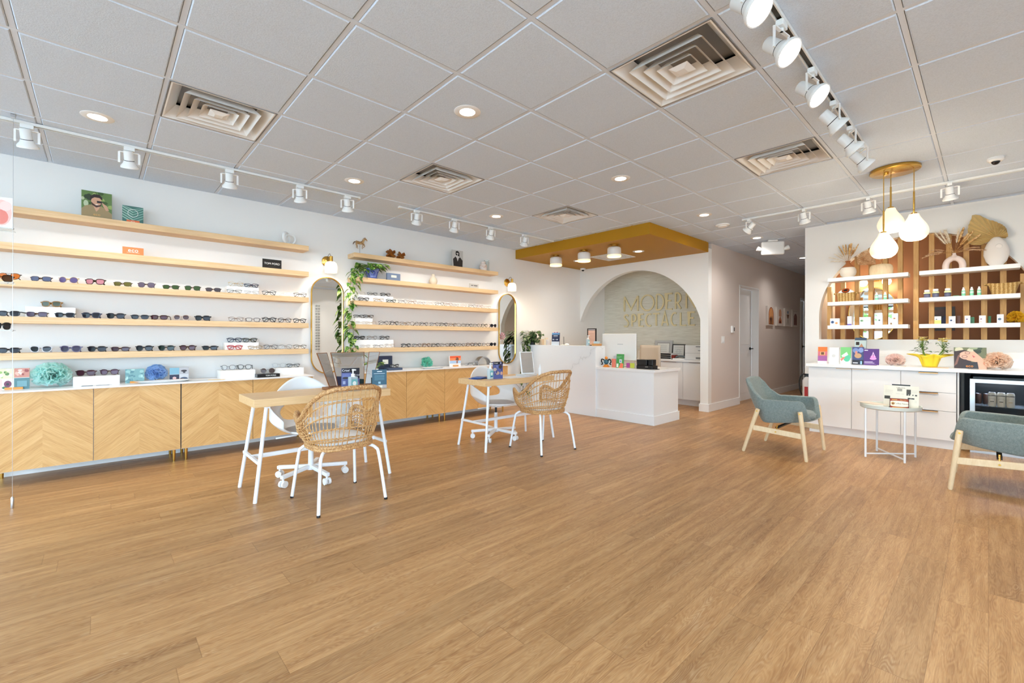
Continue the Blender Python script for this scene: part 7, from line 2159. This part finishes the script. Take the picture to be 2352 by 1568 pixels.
def wrapf(i, j):
    a = 2 * PI * i / 64
    u = j / 7
    r = .062 + .034 * u + (.010 * math.sin(a * 8) * u) + (max(0, u - .8) / .2 * (.012 + .085 * abs(math.cos(a)) ** 7) if u > .8 else 0)
    return (r * math.cos(a) * 1.0, r * math.sin(a) * .8, .002 + .135 * u + (.010 * math.sin(a * 4) if u > .8 else 0))
b = MB(); b.grid(wrapf, 64, 8, wrap=True)
b.add([(0, 0, .002)] + [wrapf(i, 0) for i in range(64)], [(0, 1 + i, 1 + (i + 1) % 64) for i in range(64)])
b.build('yellow_wrap', mat('yellow_foil', (236, 208, 50), .35), t, smooth=True, solid=.001)
lf, st, fl = MB(), MB(), MB()
rg = random.Random(9)
for cx, hh, nb in ((-.06, .16, 40), (.11, .15, 24)):
    for k in range(nb):
        a = rg.uniform(0, 2 * PI); r = rg.uniform(.0, .07)
        z = rg.uniform(.04, hh)
        p = Vector((cx + r * math.cos(a), r * math.sin(a) * .8, .13 + z))
        st.tube([(cx * .5, 0, .11), (cx, 0, .13 + z * .5), p], .0014, 4)
        l = rg.uniform(.022, .036) if z > .06 else rg.uniform(.05, .07)
        leaf_add(lf, p, (math.cos(a), math.sin(a) - .3, rg.uniform(-.4, .5)), (0, 0, 1), l, l * .7)
    for k in range(nb // 2 + 6):
        a = rg.uniform(0, 2 * PI); r = rg.uniform(0, .045)
        c = Vector((cx + r * math.cos(a), r * math.sin(a) * .8, .13 + hh + rg.uniform(.0, .04)))
        st.tube([(cx, 0, .13 + hh * .6), c], .001, 4)
        for q in range(5):
            leaf_add(fl, c, (math.cos(q * 1.256), math.sin(q * 1.256), .5), (0, -.3, 1), .021, .020, .1, 0)
st.build('stem', M_stem, t); lf.build('foliage', mk_leaf('dark_green_leaf', (26, 60, 24), (50, 92, 36), (120, 150, 80), .62), t, smooth=True)
fl.build('blossoms', mk_leaf('cream_yellow_petal', (236, 206, 96), (244, 226, 140), (250, 240, 190)), t, smooth=True)

# eyeglass rail on the wall opposite, seen in the nearer gold mirror
for k in range(17):
    put_glasses(3.165, 5.02, 2.14 - .085 * k, 'eyeglasses on the rail reflected in the nearer mirror, %s from the top' % (NUM + ['fifteenth', 'sixteenth', 'seventeenth'])[k], 'eyeglasses on the rail opposite', PI, kind=['panto', 'rect', 'round'][k % 3], fc=BLK if k % 2 else (90, 84, 80), lc=None, thick=.0024)
t = thing('display_rail', 'clear display rail for eyeglasses on the wall opposite the mirrors', 'display rail', (3.185, 5.02, 0))
b = MB(); b.box(-.004, .012, -.012, .012, .70, 2.22); b.build('rail', M_frame, t)
b = MB()
for k in range(17): b.box(-.03, .0, -.05, .05, 2.135 - .085 * k, 2.139 - .085 * k)
b.build('ledges', M_frame, t)

# street trees outside the shop front, seen only in the mirrors
def tree(x, y, h, r, seed, lb):
    t = thing('street_tree', lb, 'tree', (x, y, -.25), 0, 'street trees outside the shop front')
    MB().tube([(0, 0, 0), (.05, 0, h * .3), (0, .04, h * .62)], [.13, .10, .06], 10).build('trunk', mat('bark', (96, 78, 62), .9), t, smooth=True)
    q = random.Random(seed)
    b = MB()
    for k in range(420):
        d = Vector((q.gauss(0, 1), q.gauss(0, 1), q.gauss(0, 1))).normalized() * r * q.uniform(.55, 1.0)
        c = Vector((d.x, d.y, h * .66 + d.z * .85))
        leaf_add(b, c, (q.uniform(-1, 1), q.uniform(-1, 1), q.uniform(-.6, .6)), (q.uniform(-1, 1), q.uniform(-1, 1), 1), .34, .26)
    b.build('crown', mk_leaf('street_tree_leaf', (64, 104, 44), (110, 150, 70), (176, 200, 120)), t, smooth=True)
for k, (x, y, h, r) in enumerate(((-5.5, -12.5, 3.6, 1.5), (-2.0, -13.5, 4.0, 1.7), (1.6, -12.0, 3.4, 1.4), (5.2, -13.0, 3.8, 1.6))):
    tree(x, y, h, r, 40 + k, 'green street tree outside the front glazing, %s of the four from the shelves' % NUM[k])
